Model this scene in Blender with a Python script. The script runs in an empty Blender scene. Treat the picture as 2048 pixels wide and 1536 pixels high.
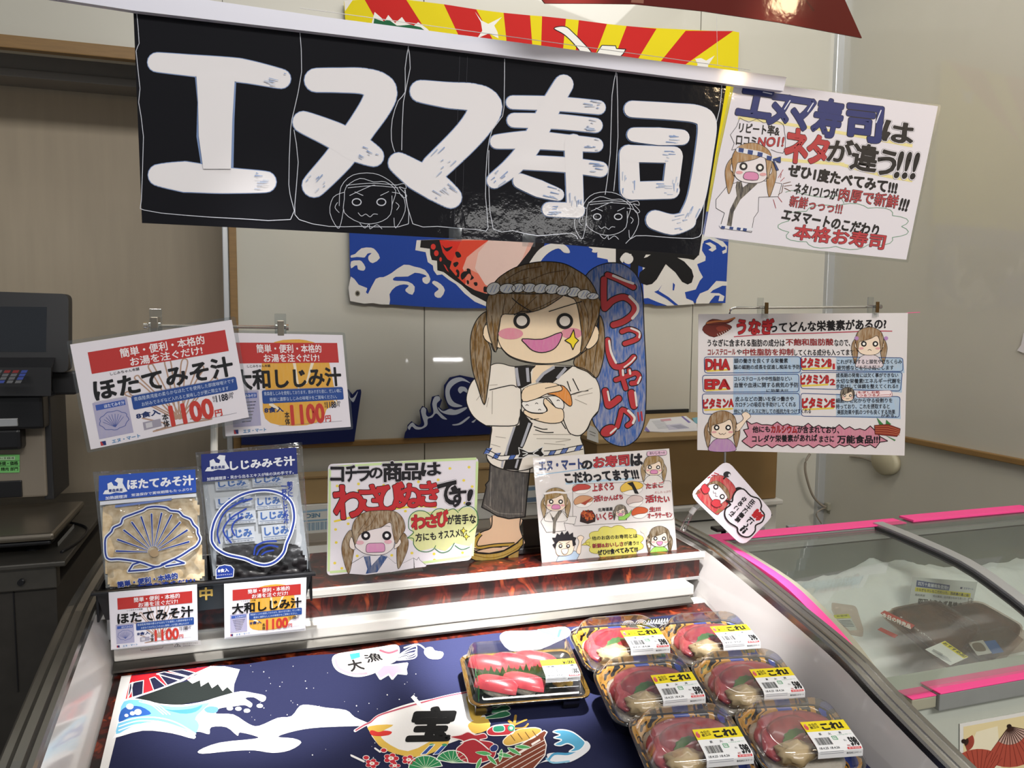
import bpy, bmesh, math, random
from mathutils import Vector as V, Matrix, noise
random.seed(7)
SC = bpy.context.scene
COL = SC.collection
# ------------------------------------------------------------------ camera
FPX = 1560.0
YAW, PITCH, ROLL, EYE = math.radians(17.9), math.radians(5.1), math.radians(0.48), 1.5
_f = V((math.sin(YAW)*math.cos(PITCH), math.cos(YAW)*math.cos(PITCH), -math.sin(PITCH)))
_r0 = V((math.cos(YAW), -math.sin(YAW), 0)); _u0 = _r0.cross(_f)
_r = _r0*math.cos(ROLL)+_u0*math.sin(ROLL); _u = _u0*math.cos(ROLL)-_r0*math.sin(ROLL)
CAMPOS = V((0, 0, EYE))
cd = bpy.data.cameras.new('camera'); cam = bpy.data.objects.new('camera', cd); COL.objects.link(cam)
cd.sensor_fit = 'HORIZONTAL'; cd.sensor_width = 36; cd.lens = 36*FPX/2048; cd.clip_start = .05; cd.clip_end = 60
m3 = Matrix((_r, _u, -_f)).transposed(); cam.matrix_world = Matrix.Translation(CAMPOS) @ m3.to_4x4()
SC.camera = cam
SC.view_settings.view_transform = 'Standard'; SC.view_settings.look = 'None'
SC.view_settings.gamma = 1; SC.view_settings.use_curve_mapping = False
SC.view_settings.exposure = 0.0
SC.cycles.transparent_max_bounces = 24; SC.cycles.max_bounces = 8
# ------------------------------------------------------------------ light
W = bpy.data.worlds.new('world'); SC.world = W; W.use_nodes = True
W.node_tree.nodes['Background'].inputs[0].default_value = (.93, .96, 1, 1)
W.node_tree.nodes['Background'].inputs[1].default_value = 0.25
def lamp(name, kind, loc, target, energy, col=(1, 1, 1), **kw):
    d = bpy.data.lights.new(name, kind); d.energy = energy; d.color = col
    for k, v in kw.items(): setattr(d, k, v)
    o = bpy.data.objects.new(name, d); COL.objects.link(o); o.location = loc
    o.rotation_euler = (V(target)-V(loc)).to_track_quat('-Z', 'Y').to_euler()
    return o
lamp('ceiling_strip_light', 'AREA', (.8, -2.6, 3.9), (.9, 1.6, 1.2), 128, (1, .97, .93), shape='RECTANGLE', size=3.2, size_y=.5)
lamp('ceiling_strip_light', 'AREA', (1.3, 1.5, 3.3), (1.7, 2.4, 1.2), 18, (1, .97, .92), shape='RECTANGLE', size=1.8, size_y=.3)
lamp('shelf_light', 'AREA', (1.75, -2.4, 2.12), (1.0, 1.35, 1.7), 5, (1, .98, .96), shape='RECTANGLE', size=.9, size_y=.12)
lamp('shelf_light', 'AREA', (1.62, -2.4, 1.03), (.57, 2.75, 1.33), 4.5, (1, 1, 1), shape='RECTANGLE', size=.75, size_y=.03)
for _x, _e in ((.0, 380), (.47, 1150), (.86, 420)):
    lamp('case_spot_light', 'SPOT', (_x+.03, .95, 2.75), (_x, 1.395, .86), _e, (1, .98, .97), spot_size=math.radians(15.5), spot_blend=.8, shadow_soft_size=.04)
# ------------------------------------------------------------------ pixel -> world
def ray(x, y): return (_f+_r*((x-1024)/FPX)-_u*((y-768)/FPX))
class Plane:
    def __init__(s, p, n):
        s.p = V(p); s.n = V(n).normalized()
        if s.n.dot(CAMPOS-s.p) < 0: s.n = -s.n
    def hit(s, x, y):
        d = ray(x, y); return CAMPOS+d*((s.p-CAMPOS).dot(s.n)/d.dot(s.n))
def YP(y): return Plane((0, y, 0), (0, -1, 0))
def ZP(z): return Plane((0, 0, z), (0, 0, 1))
def XP(x): return Plane((x, 0, 0), (-1, 0, 0))
def lean(x, y, Y, back=0, yaw=0):
    """plane through pixel (x,y) at depth Y, leaning back / turned"""
    p = YP(Y).hit(x, y); b, w = math.radians(back), math.radians(yaw)
    return Plane(p, (math.sin(w)*math.cos(b), -math.cos(w)*math.cos(b), math.sin(b)))
# ------------------------------------------------------------------ materials
def lin(h):
    h = h.lstrip('#'); o = []
    for i in (0, 2, 4):
        c = int(h[i:i+2], 16)/255; o.append(c/12.92 if c <= .04045 else ((c+.055)/1.055)**2.4)
    return o
def nt(m): return m.node_tree.nodes, m.node_tree.links
def mat(name, col, rough=.5, metal=0, noise_amt=0, scale=20, bump=0, stretch=(1, 1, 1), coat=0, spec=.5, col2=None, coatr=.08):
    m = bpy.data.materials.new(name); m.use_nodes = True; N, L = nt(m); b = N['Principled BSDF']
    c = lin(col); b.inputs['Base Color'].default_value = (*c, 1); b.inputs['Roughness'].default_value = rough
    b.inputs['Metallic'].default_value = metal; b.inputs['Coat Weight'].default_value = coat
    b.inputs['Specular IOR Level'].default_value = spec; b.inputs['Coat Roughness'].default_value = coatr
    if noise_amt or bump or col2:
        t = N.new('ShaderNodeTexCoord'); mp = N.new('ShaderNodeMapping'); mp.inputs['Scale'].default_value = stretch
        L.new(t.outputs['Object'], mp.inputs[0]); n = N.new('ShaderNodeTexNoise'); n.inputs['Scale'].default_value = scale
        n.inputs['Detail'].default_value = 5; L.new(mp.outputs[0], n.inputs['Vector'])
        if noise_amt or col2:
            r = N.new('ShaderNodeValToRGB'); r.color_ramp.elements[0].position = .3; r.color_ramp.elements[1].position = .7
            c2 = lin(col2) if col2 else [x*(1-noise_amt) for x in c]
            r.color_ramp.elements[0].color = (*c2, 1); r.color_ramp.elements[1].color = (*c, 1)
            L.new(n.outputs['Fac'], r.inputs[0]); L.new(r.outputs[0], b.inputs['Base Color'])
        if bump:
            bp = N.new('ShaderNodeBump'); bp.inputs['Strength'].default_value = bump; bp.inputs['Distance'].default_value = .004
            L.new(n.outputs['Fac'], bp.inputs['Height']); L.new(bp.outputs[0], b.inputs['Normal'])
    return m
def printmat(name, rough=.6, coat=0, bump=0, bscale=60, nscale=(220, 220, 45), spec=.3):
    """ink on paper or cloth: colour from the art, alpha = how evenly the crayon covers"""
    m = bpy.data.materials.new(name); m.use_nodes = True; N, L = nt(m); b = N['Principled BSDF']
    a = N.new('ShaderNodeAttribute'); a.attribute_name = 'ink'
    t = N.new('ShaderNodeTexCoord'); mp = N.new('ShaderNodeMapping'); mp.inputs['Scale'].default_value = nscale
    mp.inputs['Rotation'].default_value = (0, math.radians(38), 0)
    L.new(t.outputs['Object'], mp.inputs[0]); n = N.new('ShaderNodeTexNoise'); n.inputs['Scale'].default_value = 1
    n.inputs['Detail'].default_value = 4; L.new(mp.outputs[0], n.inputs['Vector'])
    r = N.new('ShaderNodeMapRange'); r.inputs[1].default_value = .38; r.inputs[2].default_value = .66
    L.new(n.outputs['Fac'], r.inputs[0])
    inv = N.new('ShaderNodeMath'); inv.operation = 'SUBTRACT'; inv.inputs[0].default_value = 1; L.new(a.outputs['Alpha'], inv.inputs[1])
    mu = N.new('ShaderNodeMath'); mu.operation = 'MULTIPLY'; L.new(inv.outputs[0], mu.inputs[0]); L.new(r.outputs[0], mu.inputs[1])
    mx = N.new('ShaderNodeMix'); mx.data_type = 'RGBA'; L.new(mu.outputs[0], mx.inputs['Factor']); L.new(a.outputs['Color'], mx.inputs[6])
    mx.inputs[7].default_value = (.62, .55, .42, 1); L.new(mx.outputs[2], b.inputs['Base Color'])
    b.inputs['Roughness'].default_value = rough; b.inputs['Coat Weight'].default_value = coat; b.inputs['Coat Roughness'].default_value = .06
    b.inputs['Specular IOR Level'].default_value = spec
    if bump:
        n2 = N.new('ShaderNodeTexNoise'); n2.inputs['Scale'].default_value = bscale; n2.inputs['Detail'].default_value = 3
        L.new(t.outputs['Object'], n2.inputs['Vector']); bp = N.new('ShaderNodeBump'); bp.inputs['Strength'].default_value = bump
        bp.inputs['Distance'].default_value = .004; L.new(n2.outputs['Fac'], bp.inputs['Height'])
        L.new(bp.outputs[0], b.inputs['Coat Normal'] if coat else b.inputs['Normal'])
    return m
def clearmat(name, tint='#ffffff', gloss=.10, rough=.05, bump=0, bscale=90, haze=0, grazing=.6):
    """thin clear plastic or glass sheet"""
    m = bpy.data.materials.new(name); m.use_nodes = True; N, L = nt(m); N.remove(N['Principled BSDF'])
    tr = N.new('ShaderNodeBsdfTransparent'); tr.inputs[0].default_value = (*lin(tint), 1)
    g = N.new('ShaderNodeBsdfGlossy'); g.inputs['Roughness'].default_value = rough
    lw = N.new('ShaderNodeLayerWeight'); lw.inputs['Blend'].default_value = .25
    mr = N.new('ShaderNodeMapRange'); mr.inputs[3].default_value = gloss; mr.inputs[4].default_value = grazing
    L.new(lw.outputs['Facing'], mr.inputs[0]); mx = N.new('ShaderNodeMixShader')
    L.new(mr.outputs[0], mx.inputs[0]); L.new(tr.outputs[0], mx.inputs[1]); L.new(g.outputs[0], mx.inputs[2]); out = mx
    if haze:
        d = N.new('ShaderNodeBsdfDiffuse'); d.inputs[0].default_value = (.8, .82, .84, 1); m2 = N.new('ShaderNodeMixShader')
        m2.inputs[0].default_value = haze; L.new(mx.outputs[0], m2.inputs[1]); L.new(d.outputs[0], m2.inputs[2]); out = m2
    if bump:
        t = N.new('ShaderNodeTexCoord'); n2 = N.new('ShaderNodeTexNoise'); n2.inputs['Scale'].default_value = bscale
        L.new(t.outputs['Object'], n2.inputs['Vector']); bp = N.new('ShaderNodeBump'); bp.inputs['Strength'].default_value = bump
        bp.inputs['Distance'].default_value = .006; L.new(n2.outputs['Fac'], bp.inputs['Height']); L.new(bp.outputs[0], g.inputs['Normal'])
    L.new(out.outputs[0], N['Material Output'].inputs[0])
    return m
PAPER = printmat('matt_paper', .55); LAM = printmat('laminated_print', .5, .7, .12, 35); CLOTH = printmat('dyed_cloth', .85, 0, .15, 300)
BANNERM = printmat('glossy_poster', .6, .3, .10, 45, spec=.05); FLAGM = printmat('flag_cloth_print', .8, 0, .9, 9)
# ------------------------------------------------------------------ objects
def thing(name, label, cat, loc=(0, 0, 0), group=None):
    o = bpy.data.objects.new(name, None); o.empty_display_size = .05; COL.objects.link(o); o.location = loc
    o['label'] = label; o['category'] = cat
    if group: o['group'] = group
    return o
def tag(o, label, cat, group=None):
    o['label'] = label; o['category'] = cat
    if group: o['group'] = group
    return o
def obj(name, bm, m, parent=None, smooth=False, label=None):
    me = bpy.data.meshes.new(name); bm.normal_update(); bm.to_mesh(me); bm.free()
    for x in (m if isinstance(m, (list, tuple)) else [m]): me.materials.append(x)
    if smooth:
        for p in me.polygons: p.use_smooth = True
    o = bpy.data.objects.new(name, me); COL.objects.link(o)
    if parent:
        o.parent = parent; w = Matrix.Identity(4); q = parent
        while q: w = Matrix.Translation(q.location) @ w if not q.parent else w; q = q.parent
        o.matrix_parent_inverse = w.inverted() if not parent.parent else Matrix.Identity(4)
    if label: o['label'] = label
    return o
def struct(name, bm, m, **k):
    o = obj(name, bm, m, **k); o['kind'] = 'structure'; return o
def box(bm, x0, x1, y0, y1, z0, z1, bev=0, mi=0):
    t = bmesh.new(); bmesh.ops.create_cube(t, size=1)
    for v in t.verts: v.co = V(((x0+x1)/2+v.co.x*(x1-x0), (y0+y1)/2+v.co.y*(y1-y0), (z0+z1)/2+v.co.z*(z1-z0)))
    if bev: bmesh.ops.bevel(t, geom=list(t.edges), offset=bev, segments=2, affect='EDGES', profile=.6)
    return merge(bm, t, mi)
def merge(bm, t, mi=0, mtx=None):
    mp = {}
    for v in t.verts: mp[v] = bm.verts.new(mtx @ v.co if mtx else v.co)
    for f in t.faces:
        try: g = bm.faces.new([mp[v] for v in f.verts]); g.material_index = mi; g.smooth = f.smooth
        except ValueError: pass
    t.free(); return bm
def bx(*a, **k): return box(bmesh.new(), *a, **k)
def spline(P, n=6, closed=False):
    P = [V(p) if len(p) == 3 else V((p[0], p[1], 0)) for p in P]; out = []; N = len(P)
    if N < 3 and not closed: return P
    for i in range(N if closed else N-1):
        a, b, c, d = (P[(i+k-1) % N] if closed else P[min(max(i+k-1, 0), N-1)] for k in range(4))
        for j in range(n):
            t = j/n; out.append(.5*((2*b)+(c-a)*t+(2*a-5*b+4*c-d)*t*t+(3*b-a-3*c+d)*t**3))
    if not closed: out.append(P[-1])
    return out
def tube(bm, P, r, seg=8, cap=True, mi=0):
    P = [V(p) for p in P]; rings = []; up = V((0, 0, 1))
    for i, p in enumerate(P):
        d = (P[min(i+1, len(P)-1)]-P[max(i-1, 0)]).normalized()
        a = d.cross(up if abs(d.dot(up)) < .95 else V((1, 0, 0))).normalized(); b = d.cross(a)
        rr = r[i] if isinstance(r, (list, tuple)) else r
        rings.append([bm.verts.new(p+(a*math.cos(2*math.pi*k/seg)+b*math.sin(2*math.pi*k/seg))*rr) for k in range(seg)])
    for A, B in zip(rings, rings[1:]):
        for k in range(seg):
            f = bm.faces.new((A[k], A[(k+1) % seg], B[(k+1) % seg], B[k])); f.smooth = True; f.material_index = mi
    if cap:
        for R in (rings[0], rings[-1]): bm.faces.new(R).material_index = mi
    return bm
def rrect(w, d, r, n=5):
    o = []
    for cx, cy, a0 in ((w-r, d-r, 0), (-w+r, d-r, 90), (-w+r, -d+r, 180), (w-r, -d+r, 270)):
        for k in range(n+1):
            a = math.radians(a0+90*k/n); o.append((cx+r*math.cos(a), cy+r*math.sin(a)))
    return o
def loft(bm, rings, cap0=True, cap1=True, mi=0, smooth=True):
    R = [[bm.verts.new(p) for p in r] for r in rings]; n = len(R[0])
    for A, B in zip(R, R[1:]):
        for k in range(n):
            f = bm.faces.new((A[k], A[(k+1) % n], B[(k+1) % n], B[k])); f.material_index = mi; f.smooth = smooth
    if cap0: bm.faces.new(list(reversed(R[0]))).material_index = mi
    if cap1: bm.faces.new(R[-1]).material_index = mi
    return bm
def extr(bm, pts, off, mi=0):
    """solid from a planar outline pushed by vector off"""
    return loft(bm, [pts, [V(p)+off for p in pts]], mi=mi, smooth=False)
# ------------------------------------------------------------------ flat art on a real sheet
_gl = {}
def glyphs(txt, bold):
    k = (txt, bold)
    if k not in _gl:
        c = bpy.data.curves.new('t', 'FONT'); c.body = txt; c.offset = bold; c.resolution_u = 3; c.fill_mode = 'FRONT'
        c.space_line = .92
        o = bpy.data.objects.new('t', c); me = o.to_mesh()
        _gl[k] = ([tuple(v.co[:2]) for v in me.vertices], [tuple(p.vertices) for p in me.polygons])
        o.to_mesh_clear(); bpy.data.objects.remove(o); bpy.data.curves.remove(c)
    return _gl[k]
LAY = .00016
class Sheet:
    def __init__(s, plane): s.P = plane; s.v = []; s.f = []; s.c = []; s.o = (0, 0, 1); s.fn = None
    def z(s, ox, oy, k): s.o = (ox, oy, k); s.h = None; return s
    def q(s, c, w, h):
        """draw in a w x h frame spread over the four pixel corners c"""
        (x0, y0), (x1, y1), (x2, y2), (x3, y3) = c
        dx1, dx2, dx3, dy1, dy2, dy3 = x1-x2, x3-x2, x0-x1+x2-x3, y1-y2, y3-y2, y0-y1+y2-y3
        D = dx1*dy2-dx2*dy1; g = (dx3*dy2-dx2*dy3)/D; k = (dx1*dy3-dx3*dy1)/D
        s.h = (x1-x0+g*x1, x3-x0+k*x3, x0, y1-y0+g*y1, y3-y0+k*y3, y0, g, k, w, h); return s
    h = None
    def px(s, x, y):
        if s.h:
            a, b, c, d, e, f, g, k, w, h = s.h; x /= w; y /= h; t = g*x+k*y+1; return (a*x+b*y+c)/t, (d*x+e*y+f)/t
        return s.o[0]+x/s.o[2], s.o[1]+y/s.o[2]
    loc = None
    def at(s, x, y, l=0):
        if s.loc: return V(s.loc(x, y, l))
        return s.P.hit(*s.px(x, y))+s.P.n*(l*LAY)
    k = 0
    def jit(s): s.k = (s.k+1) % 44; return s.k*.014
    def face(s, idx, col, a): s.f.append(idx); s.c.append((*lin(col), a))
    def add(s, pts, col, l, a=1):
        i = len(s.v); l += s.jit(); s.v += [s.at(p[0], p[1], l) for p in pts]; s.face(list(range(i, i+len(pts))), col, a)
    def poly(s, pts, col, l=1, a=1, sm=0): s.add(spline(pts, sm, True) if sm else pts, col, l, a)
    def blob(s, pts, col, ink='#1a1614', w=4, l=1, a=1, sm=5):
        s.poly(pts, col, l, a, sm)
        if ink: s.line(list(pts)+[pts[0]] if not sm else spline(pts, sm, True)+[spline(pts, sm, True)[0]], w, ink, l+.5, sm=0)
    def line(s, pts, w, col, l=2, a=1, sm=4, cap=8):
        P = spline(pts, sm) if sm and len(pts) > 2 else [V((p[0], p[1], 0)) for p in pts]; n = len(P); tot = max(n-1, 1)
        wd = [w]*n if not isinstance(w, (list, tuple)) else [w[min(int(i/tot*(len(w)-1)), len(w)-2)]*(1-(i/tot*(len(w)-1) % 1 if i < tot else 1))+w[min(int(i/tot*(len(w)-1))+1, len(w)-1)]*((i/tot*(len(w)-1)) % 1 if i < tot else 1) for i in range(n)]
        for i in range(n-1):
            d = P[i+1]-P[i]
            if d.length < 1e-6: continue
            q = V((-d.y, d.x, 0)).normalized(); a0, a1 = q*wd[i]/2, q*wd[i+1]/2
            s.add([P[i]+a0, P[i]-a0, P[i+1]-a1, P[i+1]+a1], col, l, a)
        if cap:
            for i in range(n):
                big = i in (0, n-1) or w and max(wd) > 14
                if i in (0, n-1) or (big or (i % 2 == 0)): s.disc(P[i].x, P[i].y, wd[i]/2, None, col, l, a, n=16 if max(wd) > 14 else 6)
    def disc(s, x, y, rx, ry=None, col='#000000', l=1, a=1, rot=0, n=16):
        ry = ry or rx; c, d = math.cos(rot), math.sin(rot)
        s.add([(x+rx*math.cos(t)*c-ry*math.sin(t)*d, y+rx*math.cos(t)*d+ry*math.sin(t)*c) for t in (2*math.pi*k/n for k in range(n))], col, l, a)
    def text(s, txt, TL, TR, BL, col, l=3, bold=0, a=1):
        v0, _ = glyphs(txt, 0)
        if not v0: return
        xs = [p[0] for p in v0]; ys = [p[1] for p in v0]; x0, x1, y0, y1 = min(xs), max(xs), min(ys), max(ys)
        v, f = glyphs(txt, 0); w, h = max(x1-x0, 1e-4), max(y1-y0, 1e-4)
        ux, uy = TR[0]-TL[0], TR[1]-TL[1]; vx, vy = BL[0]-TL[0], BL[1]-TL[1]
        def put(P):
            i = len(s.v); j = l+s.jit()
            for x, y in P: a0, b0 = (x-x0)/w, (y1-y)/h; s.v.append(s.at(TL[0]+ux*a0+vx*b0, TL[1]+uy*a0+vy*b0, j))
            s.face(list(range(i, i+len(P))), col, a)
        for p in f: put([v[k] for k in p])
        if bold > 0:
            cnt = {}
            for p in f:
                for k in range(len(p)): e = (min(p[k], p[k-1]), max(p[k], p[k-1])); cnt[e] = cnt.get(e, 0)+1
            seen = set()
            for (i0, i1), c in cnt.items():
                if c != 1: continue
                (xa, ya), (xb, yb) = v[i0], v[i1]; L = math.hypot(xb-xa, yb-ya)
                if L < 1e-5: continue
                nx, ny = -(yb-ya)/L*bold, (xb-xa)/L*bold; e = bold*.4 if bold < .035 else 0; ex, ey = (xb-xa)/L*e, (yb-ya)/L*e
                put([(xa+nx-ex, ya+ny-ey), (xa-nx-ex, ya-ny-ey), (xb-nx+ex, yb-ny+ey), (xb+nx+ex, yb+ny+ey)])
                if bold >= .035:
                    for q in (i0, i1):
                        if q not in seen: seen.add(q); put([(v[q][0]+bold*math.cos(t), v[q][1]+bold*math.sin(t)) for t in (6.2832*k/8 for k in range(8))])
    def pop(s, txt, TL, TR, BL, col, ink='#141010', l=3, b0=.045, b1=.02):
        s.text(txt, TL, TR, BL, ink, l, b0); s.text(txt, TL, TR, BL, col, l+1, b1)
    def slab(s, pts, col, th=.0006, a=1, l=0):
        F = [s.at(p[0], p[1], l) for p in pts]; B = [p-s.P.n*th for p in F]; i = len(s.v); n = len(F); s.v += F+B
        s.face(list(range(i, i+n)), col, a); s.face([i+n+k for k in range(n-1, -1, -1)], col, 1)
        for k in range(n): s.face([i+k, i+n+k, i+n+(k+1) % n, i+(k+1) % n], col, 1)
    def build(s, name, m, parent=None, label=None):
        if s.fn: s.v = [s.fn(V(p)) for p in s.v]
        me = bpy.data.meshes.new(name); me.from_pydata([tuple(p) for p in s.v], [], s.f)
        ca = me.color_attributes.new('ink', 'FLOAT_COLOR', 'CORNER'); flat = []
        for f, c in zip(s.f, s.c):
            for _ in f: flat += c
        ca.data.foreach_set('color', flat); me.materials.append(m)
        o = bpy.data.objects.new(name, me); COL.objects.link(o)
        if parent:
            o.parent = parent
            if not parent.parent: o.matrix_parent_inverse = Matrix.Translation(parent.location).inverted()
        if label: o['label'] = label
        return o
def rquad(q, r, n=4):
    """quad with rounded corners, in pixels"""
    o = []
    for i in range(4):
        p, a, b = V(q[i]), V(q[i-1]), V(q[(i+1) % 4]); a = p+(a-p).normalized()*r; b = p+(b-p).normalized()*r
        for k in range(n+1):
            t = k/n; o.append(tuple(a*(1-t)**2+p*2*t*(1-t)+b*t*t))
    return o
# ================================================================== the room
WALLY, CORX = 2.75, 2.30
M = {}
M['wall'] = mat('wall_panel', '#c2bfb2', .32, noise_amt=.05, scale=3, coat=.6, coatr=.03)
M['seam'] = mat('panel_seam', '#6f6b62', .6)
M['alcove'] = mat('alcove_panel', '#b0a28c', .55, noise_amt=.09, scale=4, stretch=(6, 6, .6))
M['brown'] = mat('brown_trim', '#8a6a3c', .5, noise_amt=.15, scale=20, stretch=(1, 1, 8))
M['floor'] = mat('floor_vinyl', '#5a544a', .6, noise_amt=.2)
M['alu'] = mat('aluminium', '#c9cbcc', .35, metal=.6)
M['white'] = mat('white_enamel', '#dcdad3', .35, coat=.3, noise_amt=.04)
M['steel'] = mat('brushed_steel', '#9b9284', .28, metal=.8, noise_amt=.15, scale=30, stretch=(1, 30, 30))
M['darksteel'] = mat('dull_steel', '#6d6a64', .4, metal=.8, noise_amt=.2)
M['chrome'] = mat('chrome', '#d8d8d8', .12, metal=1)
M['black'] = mat('black_plastic', '#17171a', .35)
M['dark'] = mat('dark_grey_plastic', '#2a2a2c', .45)
M['grey'] = mat('warm_grey_casing', '#8d8375', .5)
M['acryl'] = clearmat('clear_acrylic', '#f4f6f6', .10, .04)
M['card'] = mat('cardboard', '#8a6d42', .8, noise_amt=.08, scale=8)
M['cardtop'] = mat('cardboard_top', '#a98d60', .8, noise_amt=.08)
M['paperw'] = mat('paper_white', '#e6e6e4', .6)
M['navy'] = mat('navy_paint', '#111b4d', .5)
M['wavewhite'] = mat('pale_paint', '#c9ccd2', .5)
M['pink'] = mat('neon_pink_tape', '#ff4f9a', .5)
b = bmesh.new()
xs = [-.095, .558, 1.642, CORX]
for i in range(3): box(b, xs[i]+.002, xs[i+1]-.002, WALLY, WALLY+.03, 0, 3.2)
box(b, -.095, CORX, WALLY+.004, WALLY+.06, 0, 3.2, mi=1)
struct('wall_back', b, [M['wall'], M['seam']])
b = bmesh.new(); box(b, CORX, CORX+.06, -1.2, WALLY+.06, 0, 3.2); struct('wall_right', b, M['wall'])
b = bmesh.new(); box(b, -3, 3, -1.2, 3.6, -.05, 0); struct('floor', b, M['floor'])
# alcove on the left: header over it, recessed panel inside
ztrim = YP(WALLY).hit(130, 106).z
b = bmesh.new(); box(b, -2.6, -.095, WALLY, WALLY+.06, ztrim, 3.2); struct('wall_left', b, M['wall'])
b = bmesh.new(); box(b, -2.6, -.075, WALLY+.42, WALLY+.48, 0, 3.2); box(b, -.09, -.075, WALLY+.05, WALLY+.45, 0, 3.2)
struct('wall_alcove', b, M['alcove'])
zh = YP(WALLY+.3).hit(130, 157).z
b = bmesh.new(); box(b, -2.6, -.095, WALLY+.3, WALLY+.42, zh, 3.2); box(b, -2.6, -.095, WALLY+.285, WALLY+.42, zh-.012, zh+.014, .004)
struct('trim_4', b, mat('grey_header', '#8f8a84', .5))
b = bmesh.new(); box(b, -2.6, -.075, WALLY-.012, WALLY+.02, ztrim-.004, ztrim+.034, .003); struct('trim_1', b, M['brown'])
b = bmesh.new(); box(b, -.092, -.068, WALLY-.012, WALLY+.02, 0, ztrim-.004, .003); struct('trim_2', b, M['brown'])
b = bmesh.new(); box(b, -.112, -.094, WALLY-.006, WALLY+.02, 0, ztrim-.004, .003); struct('trim_3', b, M['alu'])
b = bmesh.new(); box(b, -.068, CORX-.03, WALLY-.02, WALLY, 1.037, 1.057, .003); box(b, CORX-.02, CORX, -1.2, WALLY-.03, 1.037, 1.057, .003)
struct('trim_5', b, M['brown'])
b = bmesh.new(); box(b, CORX-.035, CORX+.01, WALLY-.02, WALLY+.01, 0, 3.2, .004); struct('trim_6', b, M['alu'])
def pbox(x0, x1, y0, y1, Y, dep, m, name=None, parent=None, bev=.002, bm=None, mi=0, **k):
    P = YP(Y); my = (y0+y1)/2; mx = (x0+x1)/2
    X0, X1 = P.hit(x0, my).x, P.hit(x1, my).x; Z1, Z0 = P.hit(mx, y0).z, P.hit(mx, y1).z
    b = bm or bmesh.new(); box(b, X0, X1, Y, Y+dep, Z0, Z1, bev, mi)
    return b if bm or not name else obj(name, b, m, parent, **k)
# ------------------------------------------------------------------ things by the back wall
t = thing('back_counter', 'pale counter behind the chilled case carrying the brown box', 'counter', (.9, 2.45, 0))
obj('body', bx(1.0, 1.66, 2.2, 2.735, 0, .868, .004), M['white'], t); obj('countertop', bx(.99, 1.67, 2.18, 2.735, .868, .885, .004), M['white'], t)
obj('drawer_seam', bx(1.02, 1.64, 2.197, 2.205, .828, .832), M['dark'], t)
t = thing('cardboard_box', 'large brown cardboard box on the counter with papers on top', 'box', (1.32, 2.2, .886))
obj('box_body', bx(.99, 1.655, 2.2, 2.73, .886, 1.1, .004), M['card'], t); obj('lid', bx(.985, 1.66, 2.195, 2.735, 1.1, 1.116, .003), M['cardtop'], t)
obj('corrugated_edge', bx(.96, 1.62, 2.72, 2.728, 1.117, 1.131), M['black'], t)
q = lean(1186, 864, 2.19); s = Sheet(q); s.slab([(1175, 848), (1196, 858), (1197, 886), (1174, 878)], '#d7d6cf', .001); s.line([(1179, 862), (1191, 867)], 1.2, '#77756f'); s.line([(1180, 868), (1190, 872)], 1, '#77756f')
s.build('taped_note', PAPER, t, label='small white note taped on the side')
s = Sheet(ZP(1.1185)); s.slab([(1288, 862), (1300, 838), (1372, 832), (1394, 848), (1395, 861), (1330, 864)], '#e4e3e6', .002)
s.poly([(1362, 833), (1366, 832.5), (1382, 845), (1377, 846)], '#7a6bb0', 1); s.poly([(1289, 861), (1292, 853), (1300, 863), (1296, 863.5)], '#7a6bb0', 1)
s.poly([(1320, 839), (1341, 837), (1343, 841), (1323, 843)], '#d59aa6', 1); s.poly([(1330, 850), (1362, 847), (1380, 857), (1338, 860)], '#ccc9da', 1)
for k in range(7): s.line([(1304+k*2, 843+k*2.4), (1326+k*2, 841+k*2.4)], .9, '#a7abb3', 1)
for k in range(6): s.line([(1340+k*3, 852+k), (1362+k*3, 850+k)], .8, '#9a9cb0', 2)
tag(s.build('paper_leaflet', PAPER), 'printed leaflets lying on the brown cardboard box', 'leaflet')
s = Sheet(ZP(1.1185)); s.slab([(1384, 836), (1396, 834), (1396, 846), (1390, 846)], '#6fa7b5', .003); tag(s.build('notebook', PAPER), 'teal notebook corner on the brown box beside the leaflets', 'notebook')
YC2 = YP(2.6); zc = [YC2.hit(630, y).z for y in (957, 1008, 1020, 1064)]
t = thing('low_cabinet', 'low grey cabinet carrying the cartons by the wall', 'cabinet', (.5, 2.6, 0))
obj('cabinet_body', bx(-.06, .98, 2.5, 2.73, 0, zc[3]-.001, .004), M['grey'], t); obj('cabinet_top', bx(-.06, .98, 2.44, 2.5, zc[3]-.03, zc[3]-.012, .003), M['grey'], t)
t = thing('flat_carton', 'flat brown carton on top of the white cartons', 'box', (.4, 2.6, zc[1]))
obj('carton_body', bx(-.05, .95, 2.6, 2.72, zc[1]+.001, zc[0], .003), M['cardtop'], t); obj('flap', bx(-.05, .95, 2.597, 2.62, zc[0], zc[0]+.003, .001), M['card'], t)
t = thing('printed_carton', 'white carton with blue print behind the green edged sign', 'box', (.4, 2.6, zc[3]))
obj('carton_body', bx(-.05, .96, 2.6, 2.72, zc[3], zc[2], .003), M['white'], t); obj('lid', bx(-.055, .965, 2.592, 2.722, zc[2], zc[1], .002), M['white'], t)
s = Sheet(YP(2.591)); s.slab([(604, 1018), (663, 1013), (663, 1065), (604, 1069)], '#d4d3cc', .0003, l=-1); s.poly([(606, 1022), (660, 1017), (660, 1021), (606, 1026)], '#8fb0c8'); s.text('NEC', (640, 1034), (613, 1036), (640, 1026), '#5d84a0', 2, .03)
for k in range(16): s.poly([(612+k*3, 1046-k*.25), (613.5+k*3, 1046-k*.25), (613.5+k*3, 1062-k*.25), (612+k*3, 1062-k*.25)], '#3d7fa8' if k % 3 else '#8fb4c8')
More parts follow.
